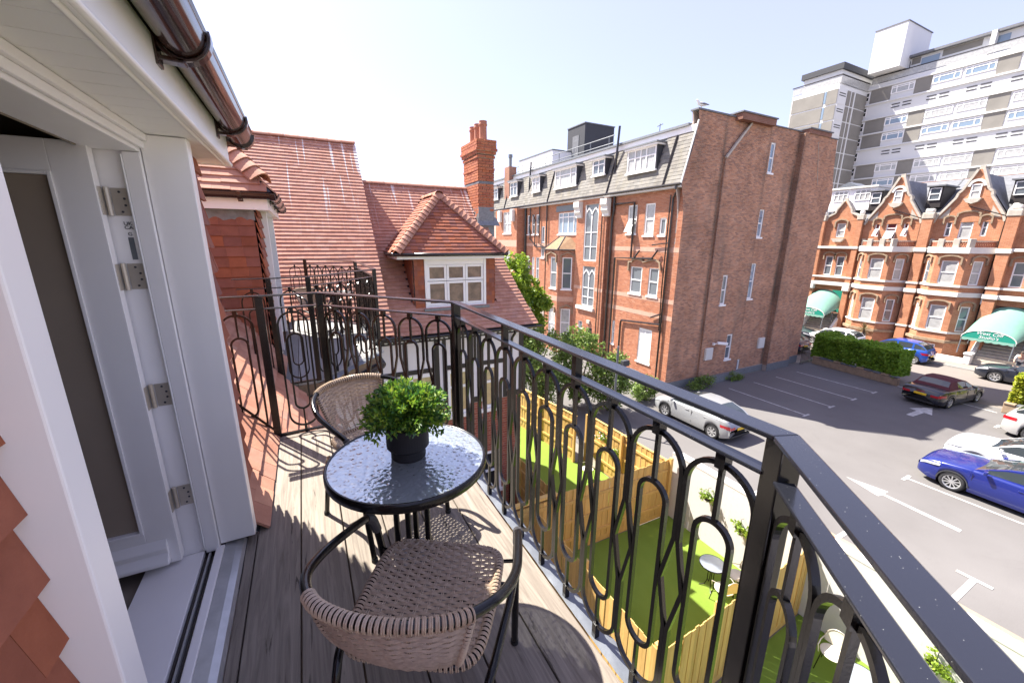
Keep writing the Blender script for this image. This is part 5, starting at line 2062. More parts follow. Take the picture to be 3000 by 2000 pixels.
# canted bay
bp = [(HX, 28.4), (16.9, 27.15), (16.9, 25.42), (HX, 24.47)]
frs = []
for (x0, y0), (x1, y1) in zip(bp, bp[1:]):
    U = Vector((x1 - x0, y1 - y0, 0))
    N = Vector((U.y, -U.x, 0)).normalized()
    frs.append((Frame((x0, y0, 0), U, N), U.length))
bay_w = {0: [(.45, 1.15, -2.05, .25), (.45, 1.15, -6, -3.6)], 1: [(.68, 1.52, -2.05, .28), (.6, 1.5, -6, -3.6)], 2: [(.30, 1.02, -2.05, .28), (.30, 1.02, -5.7, -3.55)]}
m = MB()
for i, (fr_, L) in enumerate(frs):
    fr_.wall(m, 0, L, GZ, .82, bay_w[i], .12)
    fb_ += fr_.bricks(0, L, GZ, .82, bay_w[i])
m.build('bay_wall', MT['mortar'], hotel)
for i, (fr_, L) in enumerate(frs):
    for j, w in enumerate(bay_w[i]):
        window(hotel, fr_, *w, -.06, rows=(.5,), gm=MT['pane_curtain' if j else 'pane'], t=.07)
    m = MB()
    fr_.box(m, 0.01, L - .01, -3.0, -2.62, 0, .022)
    m.build('stone_band', MT['pink_band'], hotel)
bp2 = [(HX, 28.6), (16.75, 27.22), (16.75, 25.33), (HX, 24.3)]
m = MB()
top = [(HX, 27.2, 1.72), (17.75, 26.6, 1.78), (17.75, 25.9, 1.78), (HX, 25.4, 1.72)]
for i in range(3):
    m.poly((*bp2[i], .86), (*bp2[i + 1], .86), top[i + 1], top[i])
m.build('bay_roof', MT['bay_roof_tile'], hotel)
m = MB()
for i in range(3):
    m.tube([(*bp2[i], .83), (*bp2[i + 1], .83)], .045, 8)
for i in (1, 2):
    m.tube([(*bp2[i], .88), top[i]], .05, 6)
m.build('bay_gutter', MT['grey_dark'], hotel)
pieces(hotel, 'brick', 'brickwork', MT['brick_facade'], fb_, 300)
for k, st, gm in (('a', dict(rows=(.5,)), 'pane_curtain'), ('b', dict(rows=(.5,)), 'pane_curtain'), ('c', dict(rows=()), 'pane'), ('d', dict(rows=(.5,)), 'pane'), ('e', dict(rows=(.5,)), 'pane'), ('f', dict(rows=(.55,), cols=(.5,)), 'pane_curtain'), ('g', dict(rows=(.5,)), 'pane'), ('h', dict(rows=(.78,), cols=(.22, .5, .78)), 'pane_blue'), ('i', dict(rows=(.5,)), 'pane_curtain'),
                  ('k', dict(rows=(.5,)), 'pane'), ('l', dict(rows=(.5,)), 'pane'), ('m', dict(rows=(.5,)), 'pane_dark'), ('n', dict(rows=(.5,)), 'pane'), ('o', dict(rows=(.5,)), 'pane'), ('p', dict(rows=(.5,)), 'pane_curtain'), ('q', dict(rows=(.5,)), 'pane')):
    w_ = window(hotel, Ff, *fw_[k], -.06, gm=MT[gm], t=.075, **st)
    if k == 'f':
        m = MB()
        for i in range(24):
            zz = -5.62 + i * .08
            Ff.box(m, 16.88, 17.28, zz, zz + .05, -.062, -.045)
            Ff.box(m, 17.36, 17.76, zz, zz + .05, -.062, -.045)
        m.build('louvre', MT['white_frame'], w_)
    if k == 'a':
        m = MB()
        a0, a1 = 18.9, 19.45
        m.add([Ff.P(a0, 2.75, .02), Ff.P(a1, 2.75, .02), Ff.P(a1, 2.02, .38), Ff.P(a0, 2.02, .38)], [(0, 1, 2, 3)])
        m.build('open_light', MT['pane_curtain'], w_)
window(hotel, stair, *fw_['r'], -.06, rows=(.5,), gm=MT['pane'], t=.06)
for w in pw_:
    window(hotel, PJ, *w, -.06, rows=(.45,), cols=(.5,), gm=MT['pane_curtain'], t=.07)
for u0, u1, z0, z1 in goth:
    m = MB()
    t_ = .07
    stair.box(m, u0, u0 + t_, z0, z1, -.1, -.03)
    stair.box(m, u1 - t_, u1, z0, z1, -.1, -.03)
    stair.box(m, u0, u1, z0, z0 + t_, -.1, -.031)
    cu_ = (u0 + u1) / 2
    hw = (u1 - u0) / 2
    zsp = z1 - .85
    stair.box(m, cu_ - .035, cu_ + .035, z0, zsp + .1, -.1, -.032)
    for zz in [z0 + (zsp - z0) * k / 3 for k in (1, 2)]:
        stair.box(m, u0, u1, zz - .02, zz + .02, -.09, -.035)
    for ctr, rad, a0, a1 in ((u0 + .03, hw, 0, 1.2), (cu_, hw, PI - 1.2, PI), (cu_, hw, 0, 1.2), (u1 - .03, hw, PI - 1.2, PI)):
        m.bar([stair.P(ctr + rad * math.cos(a0 + (a1 - a0) * k / 8), zsp + rad * .95 * math.sin(a0 + (a1 - a0) * k / 8), -.065) for k in range(9)], (1, 0, 0), .06, .06, False)
    o_ = m.build('gothic_window', MT['white_frame'], hotel)
    m = MB().poly(stair.P(u0, z0, -.08), stair.P(u1, z0, -.08), stair.P(u1, z1, -.08), stair.P(u0, z1, -.08))
    m.build('pane', MT['pane'], o_)
m = MB()
stair.box(m, 22.0, 23.6, -.24, .12, -.1, .0)
m.build('spandrel', MT['lead_pale'], hotel)
m = MB()
stair.box(m, 21.95, 23.95, -3.32, -3.08, -.05, .16)
m.build('sill', MT['stone_white'], hotel, bevel=.01)
m = MB()
stair.box(m, 22.08, 22.69, GZ, -4.6, -.12, -.08)
dr = m.build('door', MT['timber_dark'], hotel)
m = MB()
stair.box(m, 22.26, 22.62, -4.25, -4.0, 0, .12)
m.build('bulkhead_light', MT['stone_pale'], hotel, bevel=.02)
for u in (24.0, 21.1):
    m = MB()
    fr_ = stair
    pts = [(0, 4.1), (.38, 4.1), (.38, 3.75), (.28, 3.6), (.28, 3.4), (.14, 3.2), (.14, 3.05), (0, 3.0)]
    n = len(pts)
    vs = [fr_.P(u - .22, z, d) for d, z in pts] + [fr_.P(u + .42, z, d) for d, z in pts]
    m.add(vs, [tuple(range(n)), tuple(range(2 * n - 1, n - 1, -1))] + [(i, n + i, n + (i + 1) % n, (i + 1) % n) for i in range(n)])
    m.build('corbel', MT['stone_white'], hotel)
for u in (33.2, 35.8):
    m = MB()
    PJ.box(m, u - .25, u + .25, 3.1, 4.15, 0, .3)
    m.build('corbel', MT['stone_white'], hotel, bevel=.06)
m = MB()
Ff.box(m, 24.5, 27.5, 3.62, 4.05, 0, .05)
m.build('lintel', MT['lead_pale'], hotel)
for u0, u1, z0, z1, fr_ in ((HY, 21.2, .90, 1.16, Ff), (HY, 21.2, -2.86, -2.60, Ff), (21.2, 22.0, -1.9, -1.66, stair), (23.5, 24.45, -1.9, -1.66, stair), (HY, 21.2, -1.92, -1.68, Ff), (24.5, 32.6, 1.0, 1.24, Ff), (32.6, 37, .9, 1.5, PJ)):
    m = MB()
    fr_.box(m, u0 + .004, u1 - .004, z0, z1, 0, .017)
    m.build('stone_band', MT['pink_band'], hotel)
for (u0, u1, zt) in ((16.55, 19.1, .28),):
    m = MB()
    path = [Ff.P(u, z, .06) for u, z in ((u1, zt - .55), (u1, zt), (u1 - .25, zt), (u1 - .3, zt + .12), (u1 - .65, zt + .19), (u1 - 1.05, zt + .12), (u1 - 1.2, zt + .02), (u0 + .95, zt + .12), (u0 + .5, zt + .19), (u0 + .2, zt + .1), (u0 + .1, zt), (u0, zt - .4))]
    m.bar(path, (1, 0, 0), .09, .12, False)
    m.build('hood_mould', MT['stone_brown'], hotel)
for fr_, L in frs[1:]:
    m = MB()
    path = [fr_.P(u, z, .06) for u, z in ((.2, -.1), (.2, .45), (.4, .5), (L / 2, .66), (L - .4, .5), (L - .2, .45), (L - .2, -.1))]
    m.bar(path, fr_.N, .08, .12, False)
    m.build('hood_mould', MT['stone_brown'], hotel)
    m = MB()
    path = [fr_.P(u, z, .06) for u, z in ((.25, -3.9), (.25, -3.45), (.45, -3.4), (L / 2, -3.25), (L - .4, -3.4), (L - .25, -3.5), (L - .25, -3.9))]
    m.bar(path, fr_.N, .08, .12, False)
    m.build('hood_mould', MT['stone_brown'], hotel)
# pipes
def pipe(pts, r=.055, d=.12, fr_=Ff):
    MB().tube([fr_.P(u, z, d) for u, z in pts], r, 8).build('downpipe', MT['black_plastic'], hotel, smooth=False)


pipe([(15.72, 4.3), (15.72, 4.1)], d=.45)
pipe([(15.95, 4.0), (16.1, 3.7), (16.1, -6.3), (16.12, GZ)])
pipe([(16.28, 3.9), (16.28, -1.0), (16.2, -3.5)], .035)
pipe([(20.75, 4.2), (20.75, 3.3), (20.85, 2.9), (20.85, GZ)], .07)
pipe([(17.15, .52), (20.35, .45), (20.35, GZ)], .065)
pipe([(20.6, 3.72), (18.95, 3.72), (18.92, .5)], .06)
pipe([(18.6, .5), (18.2, .95)], .05, .16)
pipe([(17.2, .52), (16.8, 1.0)], .05, .16)
pipe([(16.15, 1.4), (17.3, 1.28)], .035)
pipe([(16.15, -3.15), (19.35, -3.45), (19.4, -3.7), (19.4, -5.4)], .06)
pipe([(16.2, -2.55), (16.9, -2.85)], .05)
pipe([(21.55, 4.2), (21.55, GZ)], .04, .1, stair)
pipe([(28.75, 4.2), (28.75, GZ)], .06)
pipe([(29.9, 4.2), (29.9, 1.2), (29.0, .95)], .05)
pipe([(31.45, 4.2), (31.45, 1.6), (30.2, .95), (28.9, .95)], .05)
pipe([(32.3, 4.2), (32.3, -4)], .09)
pipe([(31.0, 3.6), (30.6, 3.2), (30.6, 1.0)], .05)

# mansard and roof
sl_ = []
U_, V_ = (0, -1, 0), (.70, 0, 2.50)
dl = math.hypot(.70, 2.50)
dorm = [(17.40, 19.74, 5.36, 6.62), (21.68, 23.02, 5.66, 6.62), (24.72, 27.58, 5.33, 6.62), (29.70, 31.05, 5.40, 6.56), (33.62, 35.15, 5.40, 6.62), (37.7, 39.15, 5.42, 6.5)]
for mm in tile_field((17.62, 44, 4.42), U_, V_, [(0, 0), (44 - HY - .02, 0), (44 - HY - .02, dl), (0, dl)], .20, .30, 1.35, .010, 1.6, .006):
    p = mm.translation
    if not any(a - .05 < p.y < b + .05 and c - .1 < p.z for a, b, c, d in dorm):
        sl_.append(mm)
pieces(hotel, 'slate', 'slates', MT['slate_pale'], sl_, 300)
MB().poly((17.62, HY + .42, 4.40), (17.62, 44, 4.40), (18.32, 44, 6.9), (18.32, HY + .42, 6.9)).poly((17.62, HY, 4.38), (17.62, 44, 4.38), (18.3, 44, 4.0), (18.3, HY, 4.0)).build('mansard_deck', MT['slate'], hotel)
MB().box(18.26, 18.40, HY + .02, 44, 6.92, 7.22).build('fascia', MT['white_frame'], hotel)
MB().box(18.15, 31.0, HY + .421, 44, 7.222, 7.34).build('flat_roof', MT['lead'], hotel)
MB().tube([(17.55, HY, 4.36), (17.55, 44, 4.36)], .07, 8).build('gutter', MT['black_plastic'], hotel)
MB().box(17.6, 18.0, HY + .01, 44, 4.2, 4.30).build('soffit', MT['stone_white'], hotel)
MB().beam((17.56, HY - .01, 4.38), (18.36, HY - .01, 7.4), .06, .06, (0, 1, 0)).build('verge_trim', MT['stone_white'], hotel)
for i, (a, b, c, d) in enumerate(dorm):
    Df = Frame((17.72, 0, 0), (0, 1, 0), (-1, 0, 0))
    m = MB().box(17.74, 18.35, a, a + .07, c - .05, d + .05).box(17.74, 18.35, b - .07, b, c - .05, d + .05)
    dm = m.build('dormer', MT['grey_dark'], hotel)
    MB().box(17.50, 18.45, a - .14, b + .14, d + .05, d + .13).build('dormer_roof', MT['lead'], dm)
    MB().box(17.56, 18.4, a - .08, b + .08, d - .04, d + .048).build('dormer_fascia', MT['white_frame'], dm)
    cols = {0: (.32, .52, .72), 1: (.5,), 2: (.25, .75), 3: (.5,), 4: (.5,), 5: (.5,)}[i]
    window(hotel, Df, a + .07, b - .07, c, d - .04, -.02, rows=(.62,) if i in (0,) else (.66,), cols=cols, gm=MT['pane_curtain' if i in (0, 2, 3) else 'pane'], t=.075)
for y in (16.6, 21.2, 28.3, 36.0):
    MB().tube([(18.25, y, 6.9), (18.18, y, 6.7), (17.58, y + .05, 4.5), (17.5, y + .05, 4.3)], .045, 8).build('downpipe', MT['black_plastic'], hotel)
for y, z0, z1 in ((21.0, 5.6, 8.3), (31.9, 5.5, 7.9)):
    MB().tube([(17.95, y, z0), (18.0, y, z0 + 1), (18.1, y, z1)], .07, 8).build('vent_pipe', MT['black_plastic'], hotel)
m = MB().box(17.85, 18.6, 35.55, 36.55, 4.6, 8.1)
st_ = m.build('chimney', MT['brick_back'], hotel)
MB().lathe(18.2, 36.0, [(.14, 8.1), (.14, 8.9), (.2, 8.95), (.2, 9.2), (0, 9.25)], 10).build('chimney_pot', MT['lead'], st_)
lf = MB().box(22.0, 25.1, 29.8, 32.3, 7.3, 10.95)
lh = lf.build('lift_house', MT['grey_dark'], hotel)
MB().box(21.95, 25.15, 29.75, 32.35, 10.952, 11.03).build('roof_edge', MT['slate'], lh)
MB().box(21.97, 21.999, 30.6, 31.5, 7.4, 10.2).build('door', MT['slate'], lh)
m = MB().box(20.0, 22.5, 31.6, 37.6, 7.34, 9.0)
ph = m.build('plant_room', MT['white_frame'], hotel)
MB().box(19.95, 22.55, 31.55, 37.65, 9.002, 9.08).build('roof_edge', MT['slate'], ph)
m = MB()
for z in (7.75, 8.2):
    m.tube([(19.0, 22.5, z), (19.0, 38, z)], .03, 6)
for y in range(23, 39, 2):
    m.tube([(19.0, y, 7.3), (19.0, y, 8.2)], .03, 6)
m.build('guard_rail', MT['lead_pale'], hotel)
MB().tube([(19.6, 19.2, 7.3), (19.6, 19.2, 8.2)], .02, 6).tube([(19.6, 19.0, 8.15), (19.6, 19.4, 8.1)], .02, 6).build('aerial', MT['grey_dark'], hotel)

# gull on the parapet
gu = thing('seagull', 'white and grey seagull perched on the corner of the brick gable', 'bird', (18.32, 15.5, 7.93))
b = MB()
sk = [(-.20, .0, .13, .02), (-.12, 0, .15, .055), (0, 0, .17, .085), (.10, 0, .20, .075), (.15, 0, .27, .05), (.175, 0, .33, .048), (.21, 0, .34, .03), (.25, 0, .335, .006)]
gd = Vector((-.89, .457, 0))
gb_ = Vector((18.5, 15.5, 7.93))
gs = Vector((.457, .89, 0))
gv = [gb_ + gd * (x * 1.25) + Vector((0, 0, z * 1.1)) for x, y, z, r in sk]
b.tube(gv, [s[3] * 1.15 for s in sk], 12)
b.build('body', MT['feather_white'], gu, smooth=True)
b = MB()
for sg in (1, -1):
    off = gs * (.065 * sg)
    b.tube([gb_ + gd * .10 + Vector((0, 0, .22)) + off, gb_ - gd * .10 + Vector((0, 0, .20)) + off, gb_ - gd * .38 + Vector((0, 0, .17)) + off * .3], [.045, .05, .008], 8)
b.build('wing', MT['feather_grey'], gu, smooth=True)
b = MB()
for sg in (1, -1):
    off = gs * (.03 * sg)
    b.tube([gb_ + Vector((0, 0, .13)) + off, gb_ + off], .008, 6)
b.build('leg', MT['plate_yellow'], gu)
# ------------------------------------------------------------------ Victorian terrace across the road
XM, XB = 43.3, 42.2
Tm = Frame((XM, 0, 0), (0, 1, 0), (-1, 0, 0))
MX = lambda f: f


def ring(parent, name, mat, segs, z0, z1, d0, d1):
    """a band that follows the bay faces: segs = [(frame, length)]"""
    for fr_, L in segs:
        m = MB()
        fr_.box(m, -d1 * .35, L + d1 * .35, z0, z1, d0, d1)
        m.build(name, MT[mat], parent)


def hood(parent, fr_, u0, u1, z, drop=.45, rise=.22):
    cu = (u0 + u1) / 2
    h = (u1 - u0) / 2 + .14
    m = MB()
    path = [fr_.P(cu + h, z - drop, .06), fr_.P(cu + h, z, .06), fr_.P(cu + h * .55, z + rise * .75, .06), fr_.P(cu, z + rise, .06), fr_.P(cu - h * .55, z + rise * .75, .06), fr_.P(cu - h, z, .06), fr_.P(cu - h, z - drop, .06)]
    m.bar(path, fr_.N, .10, .13, False)
    m.build('hood_mould', MT['stone_brown'], parent)


def gable_poly(parent, pts, x0, mat, th=.3):
    m = MB()
    m.prism(pts, 'x', x0, x0 + th)
    o = m.build('gable', MT[mat], parent)
    m = MB()
    n = len(pts)
    for i in range(1, n):
        a, b = pts[i - 1], pts[i]
        m.beam((x0 + th / 2 - .05, a[0], a[1]), (x0 + th / 2 - .05, b[0], b[1]), th + .16, .14, (1, 0, 0) if abs(b[1] - a[1]) < .01 else (0, 0, 1))
    m.build('gable_coping', MT['stone_pale'], o)
    return o


def bay_house(y0, label, reds):
    """y0 = lower end of the bay where it meets the wall; bay is 3.6 m wide"""
    h = thing('terrace_house', label, 'house', (45, y0 + 1.8, GZ), 'gabled brick houses of the terrace')
    ya, yb, yc, yd = y0, y0 + .98, y0 + 2.62, y0 + 3.6
    # wall behind the bay, upper storey
    wm = MB()
    up_w = [(y0 + .72, y0 + 1.02, 2.0, 3.22), (y0 + 1.45, y0 + 2.12, 1.82, 3.5), (y0 + 2.55, y0 + 2.88, 2.0, 3.22)]
    Tm.wall(wm, y0 - .1, yd + .1, GZ, 3.3, [w for w in []] + up_w[:0], .15)
    hole = [(a, b, c, min(d, 3.299)) for a, b, c, d in up_w]
    wm = MB()
    Tm.wall(wm, y0 - .35, yd + .35, GZ, 3.3, hole, .15)
    wm.build('wall', MT['brick_terrace'], h)
    for i, w in enumerate(up_w):
        window(h, Tm, *w, -.08, rows=(.5,), gm=MT['pane_red' if reds else ('pane_curtain' if i % 2 else 'pane')], t=.07, sill=False)
        if reds:
            m = MB().poly(Tm.P(w[0] + .03, w[2] + .66, .0), Tm.P(w[1] - .03, w[2] + .66, .0), Tm.P(w[1] - .03, w[2] + .05, .42), Tm.P(w[0] + .03, w[2] + .05, .42))
            m.build('open_light', MT['pane_curtain'], h)
    hood(h, Tm, up_w[0][0], up_w[0][1], 3.35, .5, .14)
    hood(h, Tm, up_w[1][0] - .1, up_w[1][1] + .1, 3.62, .25, .16)
    hood(h, Tm, up_w[2][0], up_w[2][1], 3.35, .5, .14)
    # gable
    ym = y0 + 1.78
    pts = [(yd + .02, 3.0), (yd - .15, 3.45), (yd - .92, 4.75), (yd - .98, 5.05), (yd - 1.15, 5.25), (ym + .14, 6.6), (ym - .14, 6.6), (y0 + 1.15, 5.25), (y0 + .95, 5.05), (y0 + .90, 4.75), (y0 + .12, 3.45), (y0 - .02, 3.0)]
    gable_poly(h, pts, XM - .01, 'brick_terrace')
    Gt = Frame((XM - .012, 0, 0), (0, 1, 0), (-1, 0, 0))
    window(h, Gt, ym - .26, ym + .26, 4.65, 5.6, .04, rows=(.5,), gm=MT['pane_curtain'], t=.06, name='gable_window')
    m = MB()
    m.bar([Gt.P(ym + .40 * math.cos(a), 5.45 + .42 * math.sin(a), .05) for a in [PI * k / 10 for k in range(11)]], (1, 0, 0), .16, .12, False)
    m.build('window_arch', MT['stone_white'], h)
    m = MB()
    m.prism([(ym - .45, 4.62), (ym + .45, 4.62), (ym + .3, 4.38), (ym, 4.25), (ym - .3, 4.38)], 'x', XM - .35, XM - .01)
    m.build('window_bracket', MT['stone_pale'], h)
    m = MB()
    m.prism([(y0 + .2, 3.3), (y0 + .75, 3.3), (y0 + .75, 4.1)], 'x', XM - .03, XM - .011)
    m.build('gable_stone', MT['stone_pale'], h)
    MB().prism([(yd - .2, 3.3), (yd - .75, 3.3), (yd - .75, 4.1)], 'x', XM - .03, XM - .011).build('gable_stone', MT['stone_pale'], h)
    # cross roof behind the gable and main roof slope
    m = MB()
    m.poly((XM + .2, y0 - .2, 3.2), (XM + .2, ym, 6.4), (48, ym, 6.4), (45.5, y0 - .2, 3.2)).poly((XM + .2, yd + .2, 3.2), (XM + .2, ym, 6.4), (48, ym, 6.4), (45.5, yd + .2, 3.2))
    m.poly((XM + .1, y0 - .4, 3.05), (XM + .1, yd + .4, 3.05), (48, yd + .4, 6.5), (48, y0 - .4, 6.5))
    m.build('roof', MT['slate'], h)
    MB().box(48, 48.3, y0 - .4, yd + .4, GZ, 6.55).build('rear_wall', MT['brick_back'], h)
    # bay
    pl = [(XM, yd), (XB, yc), (XB, yb), (XM, ya)]
    segs = []
    for (xa, y_a), (xb, y_b) in zip(pl, pl[1:]):
        U = Vector((xb - xa, y_b - y_a, 0))
        segs.append((Frame((xa, y_a, 0), U, Vector((U.y, -U.x, 0))), U.length))
    wins = {0: [(.45, 1.0)], 1: [(.38, 1.27)], 2: [(.42, 1.0)]}
    m = MB()
    for i, (fr_, L) in enumerate(segs):
        hs = [(a, b, z0, z1) for a, b in wins[i] for z0, z1 in ((-1.42, .26), (-4.86, -3.0))]
        if i == 1:
            hs.append((.15, 1.2, -6.55, -5.95))
        fr_.wall(m, 0, L, GZ, 1.0, hs, .14)
        for j, q in enumerate(hs):
            window(h, fr_, *q, -.07, rows=(.5,) if j < 2 else (), gm=MT['pane_curtain' if (j + i) % 3 else 'pane'], t=.07, sill=False)
            if j < 2:
                hood(h, fr_, q[0], q[1], q[3] + .22, .5, .16)
    m.build('bay_wall', MT['brick_terrace'], h)
    ring(h, 'stone_band', 'stone_white', segs, .80, 1.22, 0, .14)
    ring(h, 'stone_band', 'stone_white', segs, -1.62, -1.46, 0, .08)
    ring(h, 'stone_band', 'stone_white', segs, -2.30, -1.98, 0, .12)
    ring(h, 'stone_band', 'stone_white', segs, -5.05, -4.92, 0, .08)
    ring(h, 'stone_band', 'stone_brown', segs, -5.75, -5.55, 0, .16)
    MB().prism([(XM, yd), (XB, yc), (XB, yb), (XM, ya)], 'z', .98, 1.19).build('bay_roof', MT['lead'], h)
    # balustrade on the bay
    m = MB()
    for i, (fr_, L) in enumerate(segs):
        fr_.box(m, 0, L, 1.60, 1.68, -.16, -.02)
    m.build('coping', MT['stone_pale'], h)
    for i, (fr_, L) in enumerate(segs):
        for u in ((0, L / 2) if i == 1 else (0,)):
            m = MB()
            fr_.box(m, u - .12, u + .22, 1.2, 1.82, -.24, .03)
            m.build('balcony_pier', MT['stone_pale'], h, bevel=.03)
        m = MB()
        for k in range(int(L / .13)):
            m.beam(fr_.P(.06 + k * .13, 1.22, -.08), fr_.P(.06 + k * .13 + .13, 1.6, -.08), .05, .05)
            m.beam(fr_.P(.19 + k * .13, 1.22, -.08), fr_.P(.06 + k * .13, 1.6, -.08), .05, .05)
        m.build('pierced_panel', MT['terracotta'], h)
    # wall strips beside the bay: pier with pipe
    m = MB()
    m.box(XM - .45, XM, y0 - .75, y0 - .15, GZ, 3.3)
    m.build('pier', MT['brick_terrace'], h)
    for z0, z1, e in ((.86, 1.16, .06), (-1.62, -1.48, .05), (-2.3, -2.0, .07), (-5.05, -4.92, .05)):
        MB().box(XM - .45 - e, XM, y0 - .75 - e, y0 - .15 + e, z0, z1).build('pier_band', MT['stone_white'], h)
    MB().box(XM - .5, XM + .05, y0 - .80, y0 - .10, 3.3, 3.75).build('pier_cap', MT['stone_pale'], h, bevel=.05)
    MB().box(XM - .42, XM - .03, y0 - .70, y0 - .2, 3.752, 4.05).build('pier_finial', MT['stone_white'], h, bevel=.08)
    MB().tube([(XM - .1, y0 - .06, 3.3), (XM - .1, y0 - .02, GZ)], .05, 8).tube([(XM - .2, ym + .1, 4.1), (XM - .12, y0 - .05, 3.35)], .035, 6).build('downpipe', MT['black_plastic'], h)
    MB().box(XB - .6, XB - .35, y0 - .4, yd, GZ + .1, GZ + .45).build('area_kerb', MT['stone_white'], h)
    return h


def entrance_house(y0, y1, label, clabel, n):
    h = thing('entrance_house', label, 'house', (45, (y0 + y1) / 2, GZ), 'entrance houses of the terrace')
    ym = (y0 + y1) / 2
    # upper wall with porch opening below
    up_w = [(ym - .33, ym + .33, 1.95, 3.15)]
    md_w = [(ym - .75, ym - .15, -1.42, .28), (ym + .15, ym + .75, -1.42, .28)]
    m = MB()
    Tm.wall(m, y0, y1, GZ, 3.4, up_w + md_w + [(y0 + .45, y1 - .45, GZ, -2.75)], .6)
    m.build('wall', MT['brick_terrace'], h)
    for w in up_w + md_w:
        window(h, Tm, *w, -.08, rows=(.5,), gm=MT['pane' if w in md_w else 'pane_curtain'], t=.07, sill=False)
    hood(h, Tm, up_w[0][0], up_w[0][1], 3.3, .5, .2)
    for w in md_w:
        hood(h, Tm, w[0], w[1], .48, .5, .16)
    pts = [(y1 - .25, 3.35), (y1 - .55, 3.8), (ym + .62, 4.05), (ym + .55, 4.35), (ym + .12, 5.05), (ym - .12, 5.05), (ym - .55, 4.35), (ym - .62, 4.05), (y0 + .55, 3.8), (y0 + .25, 3.35)]
    gable_poly(h, pts, XM - .01, 'brick_terrace')
    m = MB()
    m.prism([(ym - .5, 1.85), (ym + .5, 1.85), (ym + .3, 1.55), (ym - .3, 1.55)], 'x', XM - .3, XM - .01)
    m.build('window_bracket', MT['stone_pale'], h)
    for yy in (y0 + .02, y1 - .42):
        MB().box(XM - .3, XM - .012, yy, yy + .4, GZ, 3.4).build('pilaster', MT['brick_terrace'], h)
        MB().box(XM - .34, XM + .1, yy - .05, yy + .45, 3.402, 3.85).build('pilaster_cap', MT['stone_pale'], h, bevel=.04)
        MB().box(XM - .28, XM + .05, yy + .05, yy + .35, 3.852, 4.15).build('finial', MT['stone_white'], h, bevel=.07)
        MB().box(XM - .42, XM - .02, yy - .08, yy + .48, -2.75, -2.32).build('capital', MT['stone_white'], h, bevel=.06)
    for z0, z1, e in ((.98, 1.18, .36), (-1.62, -1.48, .34), (-2.30, -2.0, .40)):
        MB().box(XM - e, XM - .005, y0, y1, z0, z1).build('stone_band', MT['stone_white'], h)
    # porch recess
    m = MB().poly((45.2, y0, -5.0), (45.2, y1, -5.0), (45.2, y1, -2.7), (45.2, y0, -2.7)).box(XM + .01, 45.2, y0 + .3, y0 + .44, GZ, -2.7).box(XM + .01, 45.2, y1 - .44, y1 - .3, GZ, -2.7)
    m.build('porch_lining', MT['brick_back'], h)
    MB().box(45.1, 45.19, ym - .5, ym + .5, -5.0, -2.9).build('door', MT['canopy_front'], h)
    # main roof
    m = MB()
    m.poly((XM + .1, y0, 3.1), (XM + .1, y1, 3.1), (48, y1, 6.4), (48, y0, 6.4))
    m.poly((XM + .25, ym + .7, 3.2), (XM + .25, ym, 4.95), (46.3, ym, 4.95)).poly((XM + .25, ym - .7, 3.2), (XM + .25, ym, 4.95), (46.3, ym, 4.95))
    m.build('roof', MT['slate'], h)
    MB().box(48, 48.3, y0, y1, GZ, 6.45).build('rear_wall', MT['brick_back'], h)
    # steps with cheek walls
    for k in range(10):
        MB().box(42.0 + k * .20, 44.5, y0 + .62, y1 - .55, GZ + .1 + k * .19, GZ + .1 + (k + 1) * .19).build('step', MT['stone_pale'], h)
    for yy in (y0 + .32, y1 - .52):
        m = MB()
        m.prism([(41.7, GZ + .1), (44.4, GZ + .1), (44.4, GZ + 2.45), (43.6, GZ + 2.40), (42.0, GZ + .75), (41.7, GZ + .75)], 'y', yy, yy + .2)
        m.build('stair_wall', MT['stone_white'], h)
        MB().box(41.5, 42.0, yy - .08, yy + .28, GZ + .1, GZ + .78).box(41.45, 42.05, yy - .13, yy + .33, GZ + .781, GZ + .92).build('pedestal', MT['stone_white'], h, bevel=.03)
    # canopy
    c = thing('canopy', clabel, 'canopy', (42.6, ym, GZ), 'green entrance canopies')
    ya, za, ha, ra = ym + .62, -5.02, 1.30, .62
    yw, zw, hw_, rw = ym + .22, -4.25, 1.42, 1.50
    N_ = 18
    arcF = lambda a: (41.88, ya - .02 + ha * math.cos(a), za + ra * math.sin(a))
    arcW = lambda a: (43.28, yw + hw_ * math.cos(a), zw + rw * math.sin(a) ** .9)
    m = MB()

    def P(u, v):
        a = PI * u
        p, q = Vector(arcF(a)), Vector(arcW(a))
        r = p.lerp(q, v)
        r.z += .10 * math.sin(PI * v) * math.sin(a)
        return r
    m.grid(P, N_, 8)
    m.build('fabric', MT['canopy_green'], c, smooth=True)
    m = MB()
    m.poly(*[(x - .004, y, z) for x, y, z in [arcF(PI * k / N_) for k in range(N_ + 1)]])
    fp = m.build('front_panel', MT['canopy_front'], c)
    m = MB()
    m.tube([arcF(PI * k / N_) for k in range(N_ + 1)], .03, 6)
    m.build('piping', MT['stone_white'], c)
    m = MB()
    sc = 7
    top = [(41.876, ya - .02 - ha + 2 * ha * k / (sc * 6), za) for k in range(sc * 6 + 1)]
    bot = [(x - .02, y, za - .13 - .07 * abs(math.sin(PI * k / 6))) for k, (x, y, z) in enumerate(top)]
    n_ = len(top)
    m.add(top + bot, [(i, i + 1, n_ + i + 1, n_ + i) for i in range(n_ - 1)])
    m.build('valance', MT['canopy_green'], c)
    for sg in (1, -1):
        yy = ya + sg * (ha - .05)
        MB().tube([(41.9, yy, za), (41.78, yy, GZ + .8)], .035, 8).tube([(42.9, yy * .5 + (yw + sg * (hw_ - .1)) * .5, -4.5), (42.8, yy * .5 + (yw + sg * (hw_ - .1)) * .5, -5.6)], .03, 8).build('pole', MT['lead_pale'], c)
